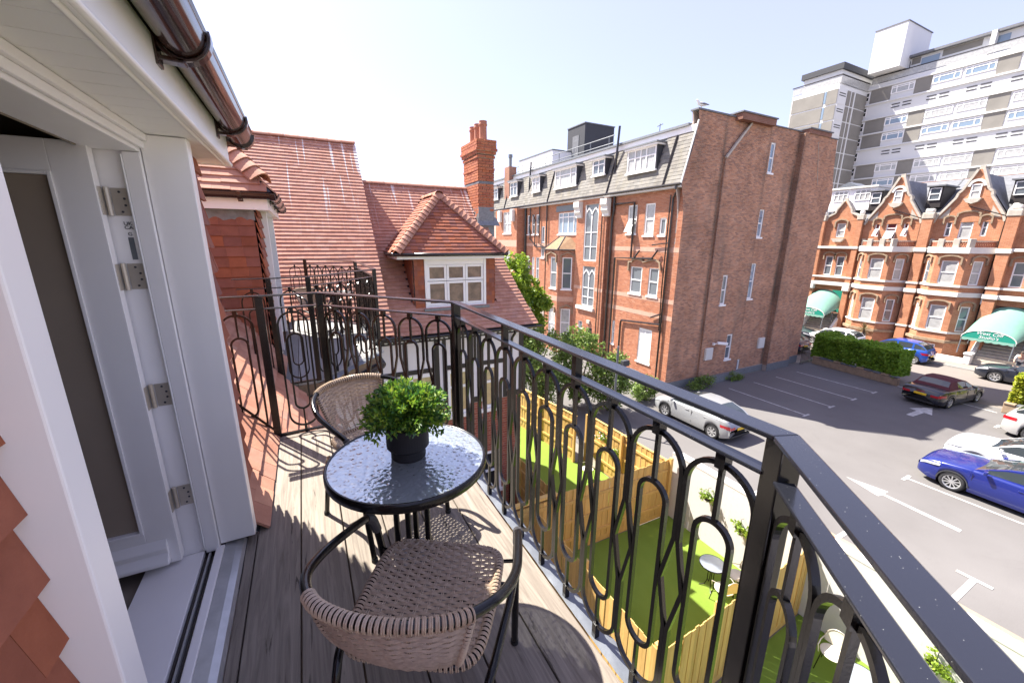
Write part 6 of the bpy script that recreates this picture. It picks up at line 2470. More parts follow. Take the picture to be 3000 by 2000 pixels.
    Mt = lambda y, z: mat_cols((0, -1, 0), (0, 0, 1), (-1, 0, 0), (41.868, y, z))
    for s_, z_, k_ in (('West Cliff', za + .32, .30), ("Studio's", za + .06, .30)):
        text(s_, 'lettering', fp, Mt(ya - .02, z_), k_, 'white_paint', .25, .002)
    return h


text_kind = 'print'
bay_house(10.12, 'bay fronted brick house with pale gable beside the right green canopy', False)
bay_house(14.42, 'bay fronted brick house with red curtained, propped open attic windows', True)
entrance_house(18.1, 21.4, 'narrow brick entrance house next to the dark brick gable', 'green barrel canopy over the steps, half hidden by the brick gable', 1)
entrance_house(6.7, 10.0, 'narrow brick entrance house at the right end of the terrace', 'green barrel canopy with white lettering over the wide front steps', 2)
bay_house(2.9, 'bay fronted brick house beyond the right green canopy', False)

# roof dormers of the terrace
dm = thing('attic_extension', 'white flat roofed attic dormer on the terrace roof behind the brick gable', 'dormer', (45, 20, 4.5))
MB().box(44.4, 47.5, 18.2, 21.6, 4.3, 6.15).build('wall', MT['white_frame'], dm)
MB().box(44.2, 47.6, 18.05, 21.75, 6.152, 6.3).build('roof', MT['stone_white'], dm)
Fd = Frame((44.4, 0, 0), (0, 1, 0), (-1, 0, 0))
for a, b in ((18.5, 19.7), (20.2, 21.3)):
    window(dm, Fd, a, b, 5.1, 6.0, .03, rows=(.65,), cols=(.33, .66), gm=MT['pane_curtain'], t=.06, sill=False)
MB().poly((44.25, 19.5, 6.32), (44.25, 21.1, 6.32), (44.25, 20.3, 6.75)).poly((44.25, 19.5, 6.32), (44.25, 20.3, 6.75), (46.5, 20.3, 6.75), (46.5, 19.5, 6.32)).build('pediment', MT['lead_pale'], dm)
for yy, lb in ((14.35, 'brown framed roof dormer between the two tall gables'), (10.0, 'dark roof dormer to the right of the nearest tall gable'), (18.05, 'small slated roof dormer left of the propped window house')):
    d_ = thing('roof_dormer', lb, 'dormer', (44.6, yy, 4.4), 'dormers on the terrace roof')
    MB().box(44.3, 46.5, yy - .42, yy + .42, 4.2, 5.75).build('cheek', MT['timber_dark'], d_)
    MB().box(44.1, 46.8, yy - .55, yy + .55, 5.752, 5.85).build('roof', MT['slate'], d_)
    window(d_, Frame((44.28, 0, 0), (0, 1, 0), (-1, 0, 0)), yy - .33, yy + .33, 4.75, 5.65, .03, rows=(.5,), gm=MT['pane'], t=.06, sill=False)

# ------------------------------------------------------------------ the tower block
SX = 100 / 60
TP = lambda y, z: (y * SX, 1.49 + (z - 1.49) * SX)
tower = thing('tower_block', 'white concrete apartment slab with grey panels and ribbon windows', 'building', (105, 30, GZ))
simple('tower_panel', (.26, .245, .22), .95, var=.6, vscale=.5, bump=.3, bscale=3, dark=.75)
simple('tower_white', (.70, .70, .70), .7, var=.3, vscale=.2, dark=.9)
XT_ = 100.0
Tf = Frame((XT_, 0, 0), (0, 1, 0), (-1, 0, 0))


def tbox(y0, y1, z0, z1, d0, d1, name, mat, par=tower, fr_=None):
    a, b = TP(y0, z0), TP(y1, z1)
    m = MB()
    (fr_ or Tf).box(m, a[0], b[0], a[1], b[1], d0, d1)
    return m.build(name, MT[mat], par)


a_, b_ = TP(-12, 0), TP(27.4, 18.9)
MB().box(XT_, 116, a_[0], b_[0], GZ, b_[1]).build('slab', MT['tower_white'], tower)
a_, b_ = TP(-12, 18.9), TP(27.0, 20.75)
MB().box(XT_ + 1.2, 115, a_[0], b_[0], a_[1] + .002, b_[1]).build('penthouse', MT['tower_white'], tower)
MB().box(XT_ + .4, 115.5, a_[0], b_[0], b_[1] + .002, b_[1] + .4).build('roof_edge', MT['slate'], tower)
zs = [18.42, 16.83, 15.24, 13.65, 12.06, 10.40, 8.80, 7.2, 5.6, 4.0, 2.4, .8]
kinds_ = 'WSWWSWWSWWS'
starts = [25.2, 19.3, 13.4, 7.5, 1.6, -4.3]


def twin(y0, y1, z0, z1, dark):
    fr_ = Tf
    A, B = TP(y0, z0), TP(y1, z1)
    o = window(tower, Tf, A[0], B[0], A[1], B[1], .08, rows=(.74,), cols=(.24, .76), gm=MT[dark], t=.16, sill=False)
    return o


k_ = 0
for r in range(11):
    zt, zb = zs[r], zs[r + 1]
    tbox(-12, 27.4, zt - .06, zt + .08, 0, .28, 'floor_edge', 'tower_white')
    if kinds_[r] == 'S':
        for y in (24.9, 22.0, 19.1, 16.2, 13.2, 10.3, 7.4):
            for dy_ in (0, .95):
                for zz in (.42, .72):
                    tbox(y - dy_ - .72, y - dy_, zt - zz - .10, zt - zz, .005, .06, 'slot_window', 'grey_dark')
    else:
        tbox(25.2, 27.05, zb + .1, zt - .1, .0, .09, 'grey_panel', 'tower_panel')
        for s in starts:
            tbox(s - 3.3 + 0, s - 2.03, zb + .1, zt - .1, .0, .09, 'grey_panel', 'tower_panel') if False else None
        base = [(25.2, 23.22, 23.2, 21.9), (21.83, 19.72, None, None), (19.5, 17.4, 17.35, 15.95), (15.8, 13.75, None, None), (13.55, 11.4, 11.35, 10.0), (9.9, 7.8, None, None), (7.6, 5.5, 5.4, 4.0)]
        for w1, w0, p1, p0 in base:
            twin(w0, w1, zb + .62, zt - .16, ('pane_blue', 'pane_curtain', 'pane_curtain', 'pane_blue')[(r * 3 + int(w1 * 2)) % 4])
            if p1:
                tbox(p0, p1, zb + .1, zt - .1, .0, .09, 'grey_panel', 'tower_panel')
    twin(27.08, 27.38, zb + .35, zt - .2, 'pane_dark') if False else None
    A, B = TP(27.1, zb + .4), TP(27.55, zt - .22)
    window(tower, Tf, A[0], B[0], A[1], B[1], .14, rows=(.5,), gm=MT['pane_dark'], t=.14, sill=False)
# top balcony rail
a_, b_ = TP(-12, 19.6), TP(27.2, 19.65)
MB().box(XT_ - .1, XT_ - .02, a_[0], b_[0], a_[1], a_[1] + .14).build('handrail', MT['timber_dark'], tower)
a_, b_ = TP(-12, 18.95), TP(27.2, 19.58)
MB().box(XT_ - .06, XT_ - .03, a_[0], b_[0], a_[1], b_[1]).build('glass_balustrade', MT['pane_curtain'], tower)
Pf = Frame((XT_ + 1.2, 0, 0), (0, 1, 0), (-1, 0, 0))
for y0, y1, mt_ in ((22.0, 23.4, 'pane_blue'), (17.2, 18.0, 'pane_blue'), (24.3, 25.4, 'pane_dark'), (12, 14, 'pane_blue'), (26.0, 26.8, 'pane_dark')):
    tbox(y0, y1, 19.0, 20.5, .0, .05, 'window', mt_, fr_=Pf)
tbox(18.0, 18.35, 18.9, 20.95, .0, 1.0, 'fin_wall', 'tower_white', fr_=Pf)
for y0, y1 in ((19.0, 21.8), (10.5, 11.8), (23.5, 24.2)):
    tbox(y0, y1, 20.1, 20.7, .0, .04, 'grey_panel', 'tower_panel', fr_=Pf)
# tank room
a_, b_ = TP(24.35, 19.75), TP(27.1, 23.85)
MB().box(97.5, 107, a_[0], b_[0], a_[1], b_[1]).build('tank_room', MT['tower_white'], tower)
MB().box(97.4, 107.1, a_[0] - .1, b_[0] + .1, b_[1] + .002, b_[1] + .15).build('tank_roof', MT['slate'], tower)
# forward wing
XL = 90.0
Lf_ = Frame((XL, 0, 0), (0, 1, 0), (-1, 0, 0))
a_, b_ = TP(27.42, 0), TP(32.3, 18.25)
MB().box(XL, 116, a_[0], b_[0], GZ, b_[1]).build('wing_slab', MT['tower_white'], tower)
for r in range(11):
    zt, zb = zs[r] - .55 + .0, zs[r + 1] - .55
    for y0, y1 in ((27.5, 28.55), (28.85, 32.2)):
        tbox(y0, y1, zb + .08, zt - .08, .0, .09, 'grey_panel', 'tower_panel', fr_=Lf_)
    tbox(28.6, 28.8, zb + .3, zt - .1, .0, .06, 'window', 'pane_blue', fr_=Lf_)
    A, B = TP(27.42, zb), TP(27.42, zt)
    for x0, x1, mt_, pr in ((90.05, 92.6, 'tower_white', .05), (92.9, 94.0, 'tower_panel', .1), (94.5, 95.2, 'tower_panel', .1), (95.9, 99.9, 'tower_panel', .1)):
        MB().box(x0, x1, a_[0] - pr, a_[0], A[1] + .12, B[1] - .12).build('grey_panel' if 'panel' in mt_ else 'white_panel', MT[mt_], tower)
    for q in (.35, .55):
        MB().box(90.2, 92.4, a_[0] - .07, a_[0] - .051, B[1] - q * 2 - .15, B[1] - q * 2).build('slot_window', MT['grey_dark'], tower)
a_, b_ = TP(27.8, 18.3), TP(31.6, 20.3)
MB().box(XL + 1.0, 108, a_[0], b_[0], a_[1], b_[1]).build('penthouse', MT['tower_white'], tower)
MB().box(XL + .6, 108, a_[0] - .4, b_[0] + .4, b_[1] - .75, b_[1] + .25).build('roof_edge', MT['grey_dark'], tower)
a_, b_ = TP(27.3, 19.05), TP(32.4, 19.15)
MB().box(XL - .15, XL - .02, a_[0], b_[0], a_[1], b_[1]).box(XL - .019, 100, a_[0], a_[0] + .12, a_[1], b_[1]).build('handrail', MT['timber_dark'], tower)
a_, b_ = TP(27.34, 18.3), TP(32.3, 19.0)
MB().box(XL - .08, XL - .04, a_[0], b_[0], a_[1], b_[1]).box(XL - .039, 99.9, a_[0], a_[0] + .03, a_[1], b_[1]).build('glass_balustrade', MT['pane_curtain'], tower)
# ------------------------------------------------------------------ car park markings
mk = [0]


def mark(name, pts, z=GZ + .008):
    o = MB().poly(*[(x, y, z) for x, y in pts]).build(name, MT['paint_line'])
    return kind(o, 'structure')


def line(x0, y0, x1, y1, w=.1, name='bay_line', z=GZ + .008):
    d = Vector((x1 - x0, y1 - y0, 0)).normalized()
    s = Vector((d.y, -d.x, 0)) * (w / 2)
    return mark(name, [(x0 + s.x, y0 + s.y), (x1 + s.x, y1 + s.y), (x1 - s.x, y1 - s.y), (x0 - s.x, y0 - s.y)], z)


for x in (21.85, 24.25, 26.57, 28.92):
    line(x, 9.9, x, 14.1)
    line(x - .28, 9.85, x + .28, 9.85, .11, 'bay_end_line', GZ + .012)
for x in (19.18, 21.58, 23.98, 26.38, 28.8):
    line(x, -1.0, x, 5.0)
    line(x - .3, 5.04, x + .3, 5.04, .11, 'bay_end_line', GZ + .012)
for y in (-5.2, -2.75, -.3, 2.13, 4.55, 7.0):
    line(13.2, y, 14.66, y, .13, z=GZ + .010)
    line(14.70, y - .33, 14.70, y + .33, .12, 'bay_end_line', GZ + .014)
mark('arrow', [(26.6, 7.63), (27.75, 7.60), (27.82, 7.92), (29.02, 7.38), (27.68, 6.98), (27.72, 7.30), (26.62, 7.36)])
mark('arrow', [(16.86, 3.0), (17.06, 3.0), (17.20, 4.95), (17.48, 4.93), (17.24, 6.1), (16.84, 4.97), (17.06, 4.95)])
line(31.2, 5.6, 31.6, 9.8, .10, 'entrance_line')

# ------------------------------------------------------------------ hedges, low walls, railings
def hedge(name, label, p, q, thick, z0, z1, n, leaf, mat, seed):
    p, q = Vector((*p, 0)), Vector((*q, 0))
    d = (q - p).normalized()
    s = Vector((d.y, -d.x, 0))
    L = (q - p).length
    c = (p + q) / 2
    t = thing(name, label, 'hedge', (c.x, c.y, GZ))
    g = np.random.default_rng(seed)
    pts = []
    u, v, w = g.uniform(0, 1, n), g.uniform(0, 1, n), g.uniform(0, 1, n)
    # mostly near the surface
    f = g.integers(0, 5, n)
    dep = np.abs(g.normal(0, .09, n))
    v = np.where(f == 0, dep, np.where(f == 1, 1 - dep, v))
    w = np.where((f == 2) | (f == 3), 1 - dep * .8, w)
    u = np.where(f == 4, np.where(g.uniform(size=n) < .5, dep * .3, 1 - dep * .3), u)
    P = np.array(p)[None] + np.outer(u * L, np.array(d)) + np.outer((v - .5) * thick, np.array(s))
    P[:, 2] = z0 + w * (z1 - z0)
    bump = .10 * np.sin(u * L * 2.1 + v * 3) + .07 * np.sin(u * L * 5.3 + w * 6) + g.normal(0, .05, n)
    P += np.outer(bump * np.where(v > .5, 1, -1) * (np.abs(v - .5) > .3), np.array(s))
    P[:, 2] += bump * (w > .8)
    leafcloud('foliage', mat, t, P, leaf, .2, seed)
    mb = MB()
    for i in range(int(L / .6)):
        a = p + d * (.3 + i * .6)
        mb.tube([(a.x, a.y, GZ), (a.x + .05, a.y, z0 + (z1 - z0) * .5), (a.x, a.y + .1, z0 + (z1 - z0) * .8)], [.04, .03, .01], 6)
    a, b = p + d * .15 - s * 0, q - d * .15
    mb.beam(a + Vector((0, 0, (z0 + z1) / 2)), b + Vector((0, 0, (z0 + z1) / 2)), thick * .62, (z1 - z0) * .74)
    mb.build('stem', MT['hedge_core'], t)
    return t


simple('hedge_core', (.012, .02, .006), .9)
hedge('privet_hedge', 'long clipped green hedge behind the parking bays by the road', (33.0, 14.9), (32.45, 9.9), 1.5, GZ + .45, -4.95, 36000, .17, 'leaf_hedge', 21)
hedge('golden_hedge', 'yellow green hedge at the right edge beside the car park exit', (32.5, 5.5), (32.4, -3.5), 1.4, GZ + .3, -5.1, 26000, .17, 'leaf_hedge_yellow', 22)
for p, q, lb in (((32.15, 14.75), (31.62, 9.75), 'low mossy stone wall at the foot of the long green hedge'), ((31.6, 5.55), (31.6, -4), 'low stone wall at the foot of the yellow green hedge')):
    t = thing('low_wall', lb, 'wall', ((p[0] + q[0]) / 2, (p[1] + q[1]) / 2, GZ), 'low walls under the hedges')
    MB().beam((p[0], p[1], GZ + .24), (q[0], q[1], GZ + .24), .25, .48).build('wall_core', MT['stone_brown'], t, bevel=.03)
    d = (Vector((*q, 0)) - Vector((*p, 0)))
    L = d.length
    d.normalize()
    n = int(L / .42)
    for i in range(n):
        a = Vector((*p, 0)) + d * (L * i / n)
        MB().beam((a.x, a.y, GZ + .525 + rnd.uniform(-.015, .015)), (a.x + d.x * .40, a.y + d.y * .40, GZ + .525), .32, .09).build('coping_stone', MT['lead_pale'] if i % 3 else MT['stone_brown'], t, bevel=.02)
rl = thing('iron_railing', 'black iron railing between the brick gable and the hedge', 'railing', (31.8, 14.9, GZ))
for k in range(14):
    x = 30.9 + k * .16
    MB().tube([(x, 14.95, GZ), (x, 14.95, GZ + 1.25), (x, 14.95, GZ + 1.36)], [.016, .016, .003], 6).build('bar', MT['black_metal'], rl)
MB().beam((30.8, 14.95, GZ + 1.15), (33.1, 14.95, GZ + 1.15), .03, .03).beam((30.8, 14.95, GZ + .15), (33.1, 14.95, GZ + .15), .03, .03).build('rail', MT['black_metal'], rl)

# ------------------------------------------------------------------ cars
def smooth_interp(tab, x):
    for (a, u), (b, v) in zip(tab, tab[1:]):
        if x <= b:
            t = (x - a) / max(1e-6, b - a)
            t = max(0, min(1, t))
            return u + (v - u) * t
    return tab[-1][1]


def car(name, label, x, y, rot, paint, L=4.4, Wd=1.8, wr=.32, xf=.9, xr=3.55, top=None, roof=None, roofmat=None, spokes=5, pillars=(2.45,), group='cars in the car park and road', soft=False, trim=None, plate='plate_yellow', lamps_on=False):
    t = thing(name, label, 'car', (0, 0, 0), group)
    top = top or [(0, .60), (.12, .72), (.95, .92), (1.25, .97), (2.5, .99), (3.7, 1.02), (L - .12, .98), (L, .70)]
    roof = roof or [(1.15, .96), (1.9, 1.36), (2.4, 1.45), (3.2, 1.43), (3.8, 1.30), (L - .12, .98)]
    xs = sorted(set([round(L * i / 70, 4) for i in range(71)] + [c + s * r for c in (xf, xr) for s in (-1, 1) for r in (wr + .055, wr + .03)] + [r[0] for r in roof]))
    hw = Wd / 2

    def plan(q):
        e = min(q / .75, 1)
        f = min((L - q) / .55, 1)
        return hw * (1 - .24 * (1 - e) ** 3) * (1 - .15 * (1 - f) ** 2.6)

    def low(q):
        z = .19 + .10 * max(0, 1 - q / .35) + .12 * max(0, 1 - (L - q) / .35)
        for c in (xf, xr):
            R = wr + .055
            if abs(q - c) < R:
                z = max(z, wr + math.sqrt(R * R - (q - c) ** 2))
        return z
    rows = [(0, .95), (.14, .985), (.32, 1.0), (.52, 1.0), (.68, .985), (.80, .965), (.90, .955), (.97, .925), (1.0, .87)]
    crown = [(.70, .018), (.40, .036), (0, .042)]
    cols = []
    for q in xs:
        zl, zt, w = low(q), smooth_interp(top, q), plan(q)
        col = [(w * f, zl + (zt - zl) * s) for s, f in rows] + [(w * .87 * f, zt + h) for f, h in crown]
        cols.append([(c[0], L / 2 - q, c[1]) for c in col])
    nr = len(cols[0])
    body = MB()
    for sg in (1, -1):
        o = len(body.v)
        body.v += [(sg * p[0], p[1], p[2]) for c in cols for p in c]
        for i in range(len(cols) - 1):
            for j in range(nr - 1):
                f = (o + i * nr + j, o + (i + 1) * nr + j, o + (i + 1) * nr + j + 1, o + i * nr + j + 1)
                body.f.append(f if sg == -1 else f[::-1])
        # end caps
        for i in (0, len(cols) - 1):
            body.f.append(tuple(o + i * nr + j for j in range(nr)))
    # greenhouse
    g0, g1 = roof[0][0], roof[-1][0]
    gx = [q for q in xs if g0 <= q <= g1]
    gr, glass_s, glass_f, glass_b = [], MB(), MB(), MB()
    rf = MB()
    gc = []
    zmax = max(r[1] for r in roof)
    for q in gx:
        zb, zr_ = smooth_interp(top, q) - .01, smooth_interp(roof, q)
        zr_ = max(zr_, zb + .004)
        w = plan(q) * .875
        k = (zr_ - zb) / (zmax - 1.0)
        wr_ = w * (1 - .20 * min(1, k))
        col = [(w + (wr_ - w) * s, zb + (zr_ - zb) * s) for s in (0, .10, .86, 1.0)] + [(wr_ * f, zr_ + h * min(1, k)) for f, h in ((.90, .012), (.45, .035), (0, .042))]
        gc.append([(c[0], L / 2 - q, c[1]) for c in col])
    # slope regions
    apex0 = [r[0] for r in roof if r[1] >= zmax - .10][0]
    apex1 = [r[0] for r in roof if r[1] >= zmax - .17][-1]
    for sg in (1, -1):
        for i in range(len(gx) - 1):
            qm = (gx[i] + gx[i + 1]) / 2
            tall = smooth_interp(roof, qm) - smooth_interp(top, qm)
            for j in range(6):
                P = [gc[i][j], gc[i + 1][j], gc[i + 1][j + 1], gc[i][j + 1]]
                P = [(sg * p[0], p[1], p[2]) for p in P]
                if sg == 1:
                    P = P[::-1]
                tgt = rf
                if j == 1 and tall > .13 and not any(abs(qm - pl) < .045 for pl in pillars) and (not soft or qm < apex1 - .45):
                    tgt = glass_s
                elif j >= 4 and qm < apex0 and tall > .02:
                    tgt = glass_f
                elif j >= 4 and qm > apex1 and tall > .05 and (not soft or tall > .12):
                    tgt = glass_b
                tgt.poly(*P)
    bo = body.build('body', MT[paint], t, smooth=True)
    rf.build('roof', MT[roofmat or paint], t, smooth=True)
    for nm, mb in (('side_window', glass_s), ('windscreen', glass_f), ('rear_window', glass_b)):
        if mb.f:
            mb.build(nm, MT['car_glass'], t, smooth=True)
    # underbody and wheel wells
    MB().box(-hw * .80, hw * .80, -L / 2 + .25, L / 2 - .25, .16, .55).build('underbody', MT['car_black'], t)
    sk = MB()
    for sg in (1, -1):
        sk.box(sg * hw * .90 - .02, sg * hw * .90 + .06, L / 2 - xr + wr + .07, L / 2 - xf - wr - .07, .17, .25)
    sk.build('side_skirt', MT[trim or paint], t, bevel=.015)
    for sg in (1, -1):
        for q in (xf, xr):
            yc = L / 2 - q
            wl = MB()
            X = sg * (hw - .005)
            prof = [(wr * .66, X - sg * .21), (wr * .93, X - sg * .21), (wr, X - sg * .17), (wr, X - sg * .05), (wr * .94, X - sg * .012), (wr * .70, X - sg * .004), (wr * .66, X - sg * .02)]
            wl.lathe(yc, wr, [(r, z) for r, z in prof], 28, False, 'x')
            wo_ = wl.build('wheel', MT['tyre'], t, smooth=True)
            rm = MB()
            rm.lathe(yc, wr, [(wr * .69, X - sg * .10), (wr * .69, X - sg * .008), (wr * .62, X - sg * .02), (wr * .60, X - sg * .08)], 28, False, 'x')
            rm.lathe(yc, wr, [(0, X - sg * .022), (wr * .17, X - sg * .022), (wr * .19, X - sg * .05), (0, X - sg * .05)], 14, False, 'x')
            for k in range(spokes):
                a = 2 * PI * k / spokes + .3
                for da in ((-.10, .10) if spokes < 8 else (0,)):
                    rm.beam((X - sg * .035, yc + wr * .15 * math.cos(a), wr + wr * .15 * math.sin(a)), (X - sg * .022, yc + wr * .64 * math.cos(a + da), wr + wr * .64 * math.sin(a + da)), wr * .10, .02, (1, 0, 0))
            rm.build('rim', MT['alloy'], wo_)
            wb = MB().lathe(yc, wr, [(0, X - sg * .10), (wr * .68, X - sg * .10)], 20, False, 'x')
            wb.build('brake', MT['car_black'], wo_)
            aw = MB()
            R = wr + .05
            arc = [(X + sg * .004, yc + R * math.cos(a), wr + R * math.sin(a)) for a in [PI * k / 14 for k in range(15)]]
            aw.bar(arc, (1, 0, 0), .035, .02, False)
            aw.build('wheel_arch', MT[trim or paint], t)
            # dark well
            dk = MB().lathe(yc, wr + .02, [(0, X - sg * .28), (wr + .09, X - sg * .28), (wr + .06, X - sg * .03)], 20, False, 'x')
            dk.build('wheel_well', MT['car_black'], t)

    def surf(q, f):
        zt, w, zl = smooth_interp(top, q), plan(q), low(q)
        return w, zl, zt
    for sg in (1, -1):
        w, zl, zt = surf(.16, 0)
        m = MB()
        n = 7
        w3 = plan(.55)
        pts_o = [(sg * (plan(q) * .985), L / 2 - q - .0, smooth_interp(top, q) - .10 - .02 * i) for i, q in enumerate((.10, .25, .42, .60))]
        m.grid(lambda a, b: (sg * (plan(.06 + .55 * a) * (1.004 if b < .6 else .97) - (.22 * (1 - a)) * b * 0), L / 2 - (.06 + .55 * a) + .01, smooth_interp(top, .06 + .55 * a) - .15 + .085 * b - .05 * (1 - a) * 0), 6, 3)
        m.grid(lambda a, b: (sg * plan(.0) * (1.0 - .42 * a), L / 2 + .008, .50 + .10 * b + .04 * (1 - a)), 4, 2)
        m.build('headlight', MT['lamp_clear'], t, smooth=True)
        m = MB()
        zt = smooth_interp(top, L - .12)
        m.grid(lambda a, b: (sg * (plan(L - .42 + .42 * a) * .985 + .008), -L / 2 + .42 - .42 * a - .0, zt - .27 + .15 * b), 4, 2)
        m.grid(lambda a, b: (sg * plan(L) * (.99 - .42 * a), -L / 2 - .012 - .0 * a, zt - .28 + .12 * b), 4, 2)
        m.build('taillight', MT['lamp_red'], t)
        m = MB()
        qx = roof[0][0] + .42
        M = mat_cols((1, 0, 0), (0, 1, 0), (0, 0, 1), (sg * (hw + .06), L / 2 - qx, smooth_interp(top, qx) + .07))
        m.mbox(M, .09, .05, .065)
        m.build('mirror', MT[paint], t, bevel=.03)
        for q in [pillars[0] - .25] + ([pillars[0] + .75] if len(pillars) > 1 or L > 4.2 else []):
            m = MB().box(sg * hw * .985 - .012, sg * hw * .985 + .022, L / 2 - q - .1, L / 2 - q + .1, .83, .86)
            m.build('door_handle', MT[paint], t, bevel=.008)
        m = MB()
        for q in (roof[0][0] + .15, pillars[0] + .02):
            m.box(sg * (hw - .006) - .004, sg * (hw - .006) + .010, L / 2 - q - .006, L / 2 - q + .006, .34, .90)
        m.build('door_gap', MT['car_black'], t)
    m = MB()
    m.box(-.26, .26, L / 2 - .02, L / 2 + .015, .38, .49)
    m.build('number_plate', MT['plate_white'], t)
    m = MB()
    zp = .58 if not soft else .62
    m.box(-.26, .26, -L / 2 - .02, -L / 2 + .03, zp, zp + .11)
    m.build('number_plate', MT[plate], t)
    m = MB()
    m.box(-.52, .52, L / 2 - .06, L / 2 + .006, .52, .66)
    m.build('grille', MT['car_black'], t, bevel=.02)
    m = MB()
    m.box(-hw * .72, hw * .72, -L / 2 - .012, -L / 2 + .1, .24, .34)
    m.build('bumper_trim', MT['car_black'], t, bevel=.02)
    if lamps_on:
        m = MB().box(-.16, .16, -L / 2 - .005, -L / 2 + .02, .80, .83)
        m.build('brake_light', MT['lamp_red'], t)
    t.location = (x, y, GZ + .002)
    t.rotation_euler.z = rot
    return t


HATCH = dict(top=[(0, .58), (.06, .70), (.2, .78), (.55, .87), (1.0, .95), (1.25, .97), (2.4, .99), (3.6, 1.04), (4.05, 1.02), (4.2, .86), (4.25, .62)],
             roof=[(.85, .92), (1.75, 1.33), (2.2, 1.44), (2.7, 1.46), (3.3, 1.39), (3.75, 1.22), (4.1, 1.0)])
car('silver_hatchback', 'silver five door hatchback parked beside the garden fence', 16.2, 11.75, 0, 'paint_silver', 4.25, 1.78, .32, .85, 3.48, spokes=7, pillars=(2.35, 3.35), trim='car_black', **HATCH)
car('convertible', 'black convertible with wine red soft top driving out past the white arrow', 31.05, 7.66, R_(-97), 'paint_navy_black', 4.55, 1.78, .32, .92, 3.6,
    top=[(0, .56), (.12, .68), (.9, .84), (1.4, .92), (2.6, .94), (3.5, .95), (4.3, .96), (4.48, .88), (4.55, .62)], roof=[(1.3, .90), (1.95, 1.27), (2.35, 1.37), (2.9, 1.38), (3.3, 1.31), (3.75, .96)], roofmat='soft_top', soft=True, pillars=(2.1,), lamps_on=True, spokes=5)
SMALL = dict(top=[(0, .60), (.10, .74), (.75, .93), (1.0, .99), (2.3, 1.0), (3.4, 1.06), (3.8, 1.04), (3.9, .9), (3.95, .65)], roof=[(.8, .95), (1.5, 1.40), (1.9, 1.50), (2.6, 1.52), (3.2, 1.47), (3.55, 1.34), (3.85, 1.03)])
car('blue_hatchback', 'bright blue small hatchback parked at the far kerb behind the hedge', 39.45, 12.75, 0, 'paint_bright_blue', 3.95, 1.72, .31, .78, 3.28, pillars=(2.15, 3.05), spokes=10, **SMALL)
SALOON = dict(top=[(0, .60), (.06, .74), (.2, .82), (.7, .91), (1.2, .97), (1.5, .99), (2.8, 1.0), (3.9, 1.03), (4.6, 1.04), (4.76, .92), (4.82, .66)], roof=[(1.25, .94), (2.0, 1.32), (2.5, 1.45), (3.1, 1.47), (3.6, 1.42), (4.1, 1.22), (4.4, 1.04)])
car('dark_saloon', 'dark slate blue saloon parked at the far kerb below the right canopy', 39.05, 5.95, 0, 'paint_slate_grey', 4.82, 1.84, .34, .95, 3.75, pillars=(2.75, 3.6), spokes=7, **SALOON)
ESTATE = dict(top=[(0, .62), (.06, .76), (.2, .85), (.7, .94), (1.2, 1.0), (1.5, 1.02), (2.8, 1.01), (3.9, 1.05), (4.6, 1.05), (4.8, .92), (4.87, .66)], roof=[(1.25, .96), (2.05, 1.33), (2.5, 1.46), (3.1, 1.49), (3.8, 1.46), (4.2, 1.38), (4.7, 1.04)])
car('blue_estate', 'deep royal blue estate car in the bay nearest the balcony', 20.45, 2.55, 0, 'paint_deep_blue', 4.87, 1.86, .34, .97, 3.82, pillars=(2.75, 3.6), spokes=10, trim='grey_dark', **ESTATE)
SUV = dict(top=[(0, .70), (.06, .88), (.2, .96), (.7, 1.03), (1.1, 1.07), (1.35, 1.10), (2.6, 1.10), (3.8, 1.16), (4.35, 1.14), (4.5, 1.0), (4.55, .70)], roof=[(1.05, 1.05), (1.75, 1.48), (2.2, 1.62), (2.9, 1.66), (3.5, 1.61), (3.95, 1.48), (4.4, 1.13)])
car('white_crossover', 'white crossover parked between the blue estate and the silver one', 22.85, 2.75, 0, 'paint_white', 4.55, 1.86, .36, .9, 3.58, pillars=(2.55, 3.4), spokes=8, trim='car_black', **SUV)
car('silver_crossover', 'warm silver crossover with its rear towards the exit, by the yellow green hedge', 28.55, 2.55, PI, 'paint_warm_silver', 4.45, 1.86, .36, .88, 3.02 + .45, pillars=(2.55, 3.35), spokes=10, trim='car_black', top=[(a * 4.45 / 4.55, b) for a, b in SUV['top']], roof=[(a * 4.45 / 4.55, b) for a, b in SUV['roof']])
car('dark_hatchback', 'dark blue car on the road seen just past the brick gable corner', 34.3, 18.55, 0, 'paint_dark_blue', 4.25, 1.78, .32, .85, 3.48, pillars=(2.35, 3.35), spokes=7, **HATCH)
car('grey_saloon', 'grey saloon parked at the foot of the left canopy steps', 39.3, 20.6, PI, 'paint_slate_grey', 4.82, 1.84, .34, .95, 3.75, pillars=(2.75, 3.6), **SALOON)
car('white_hatchback', 'pale car at the far kerb, only its roof showing over the hedge', 39.4, 16.9, 0, 'paint_white', 3.95, 1.72, .31, .78, 3.28, pillars=(2.15, 3.05), **SMALL)

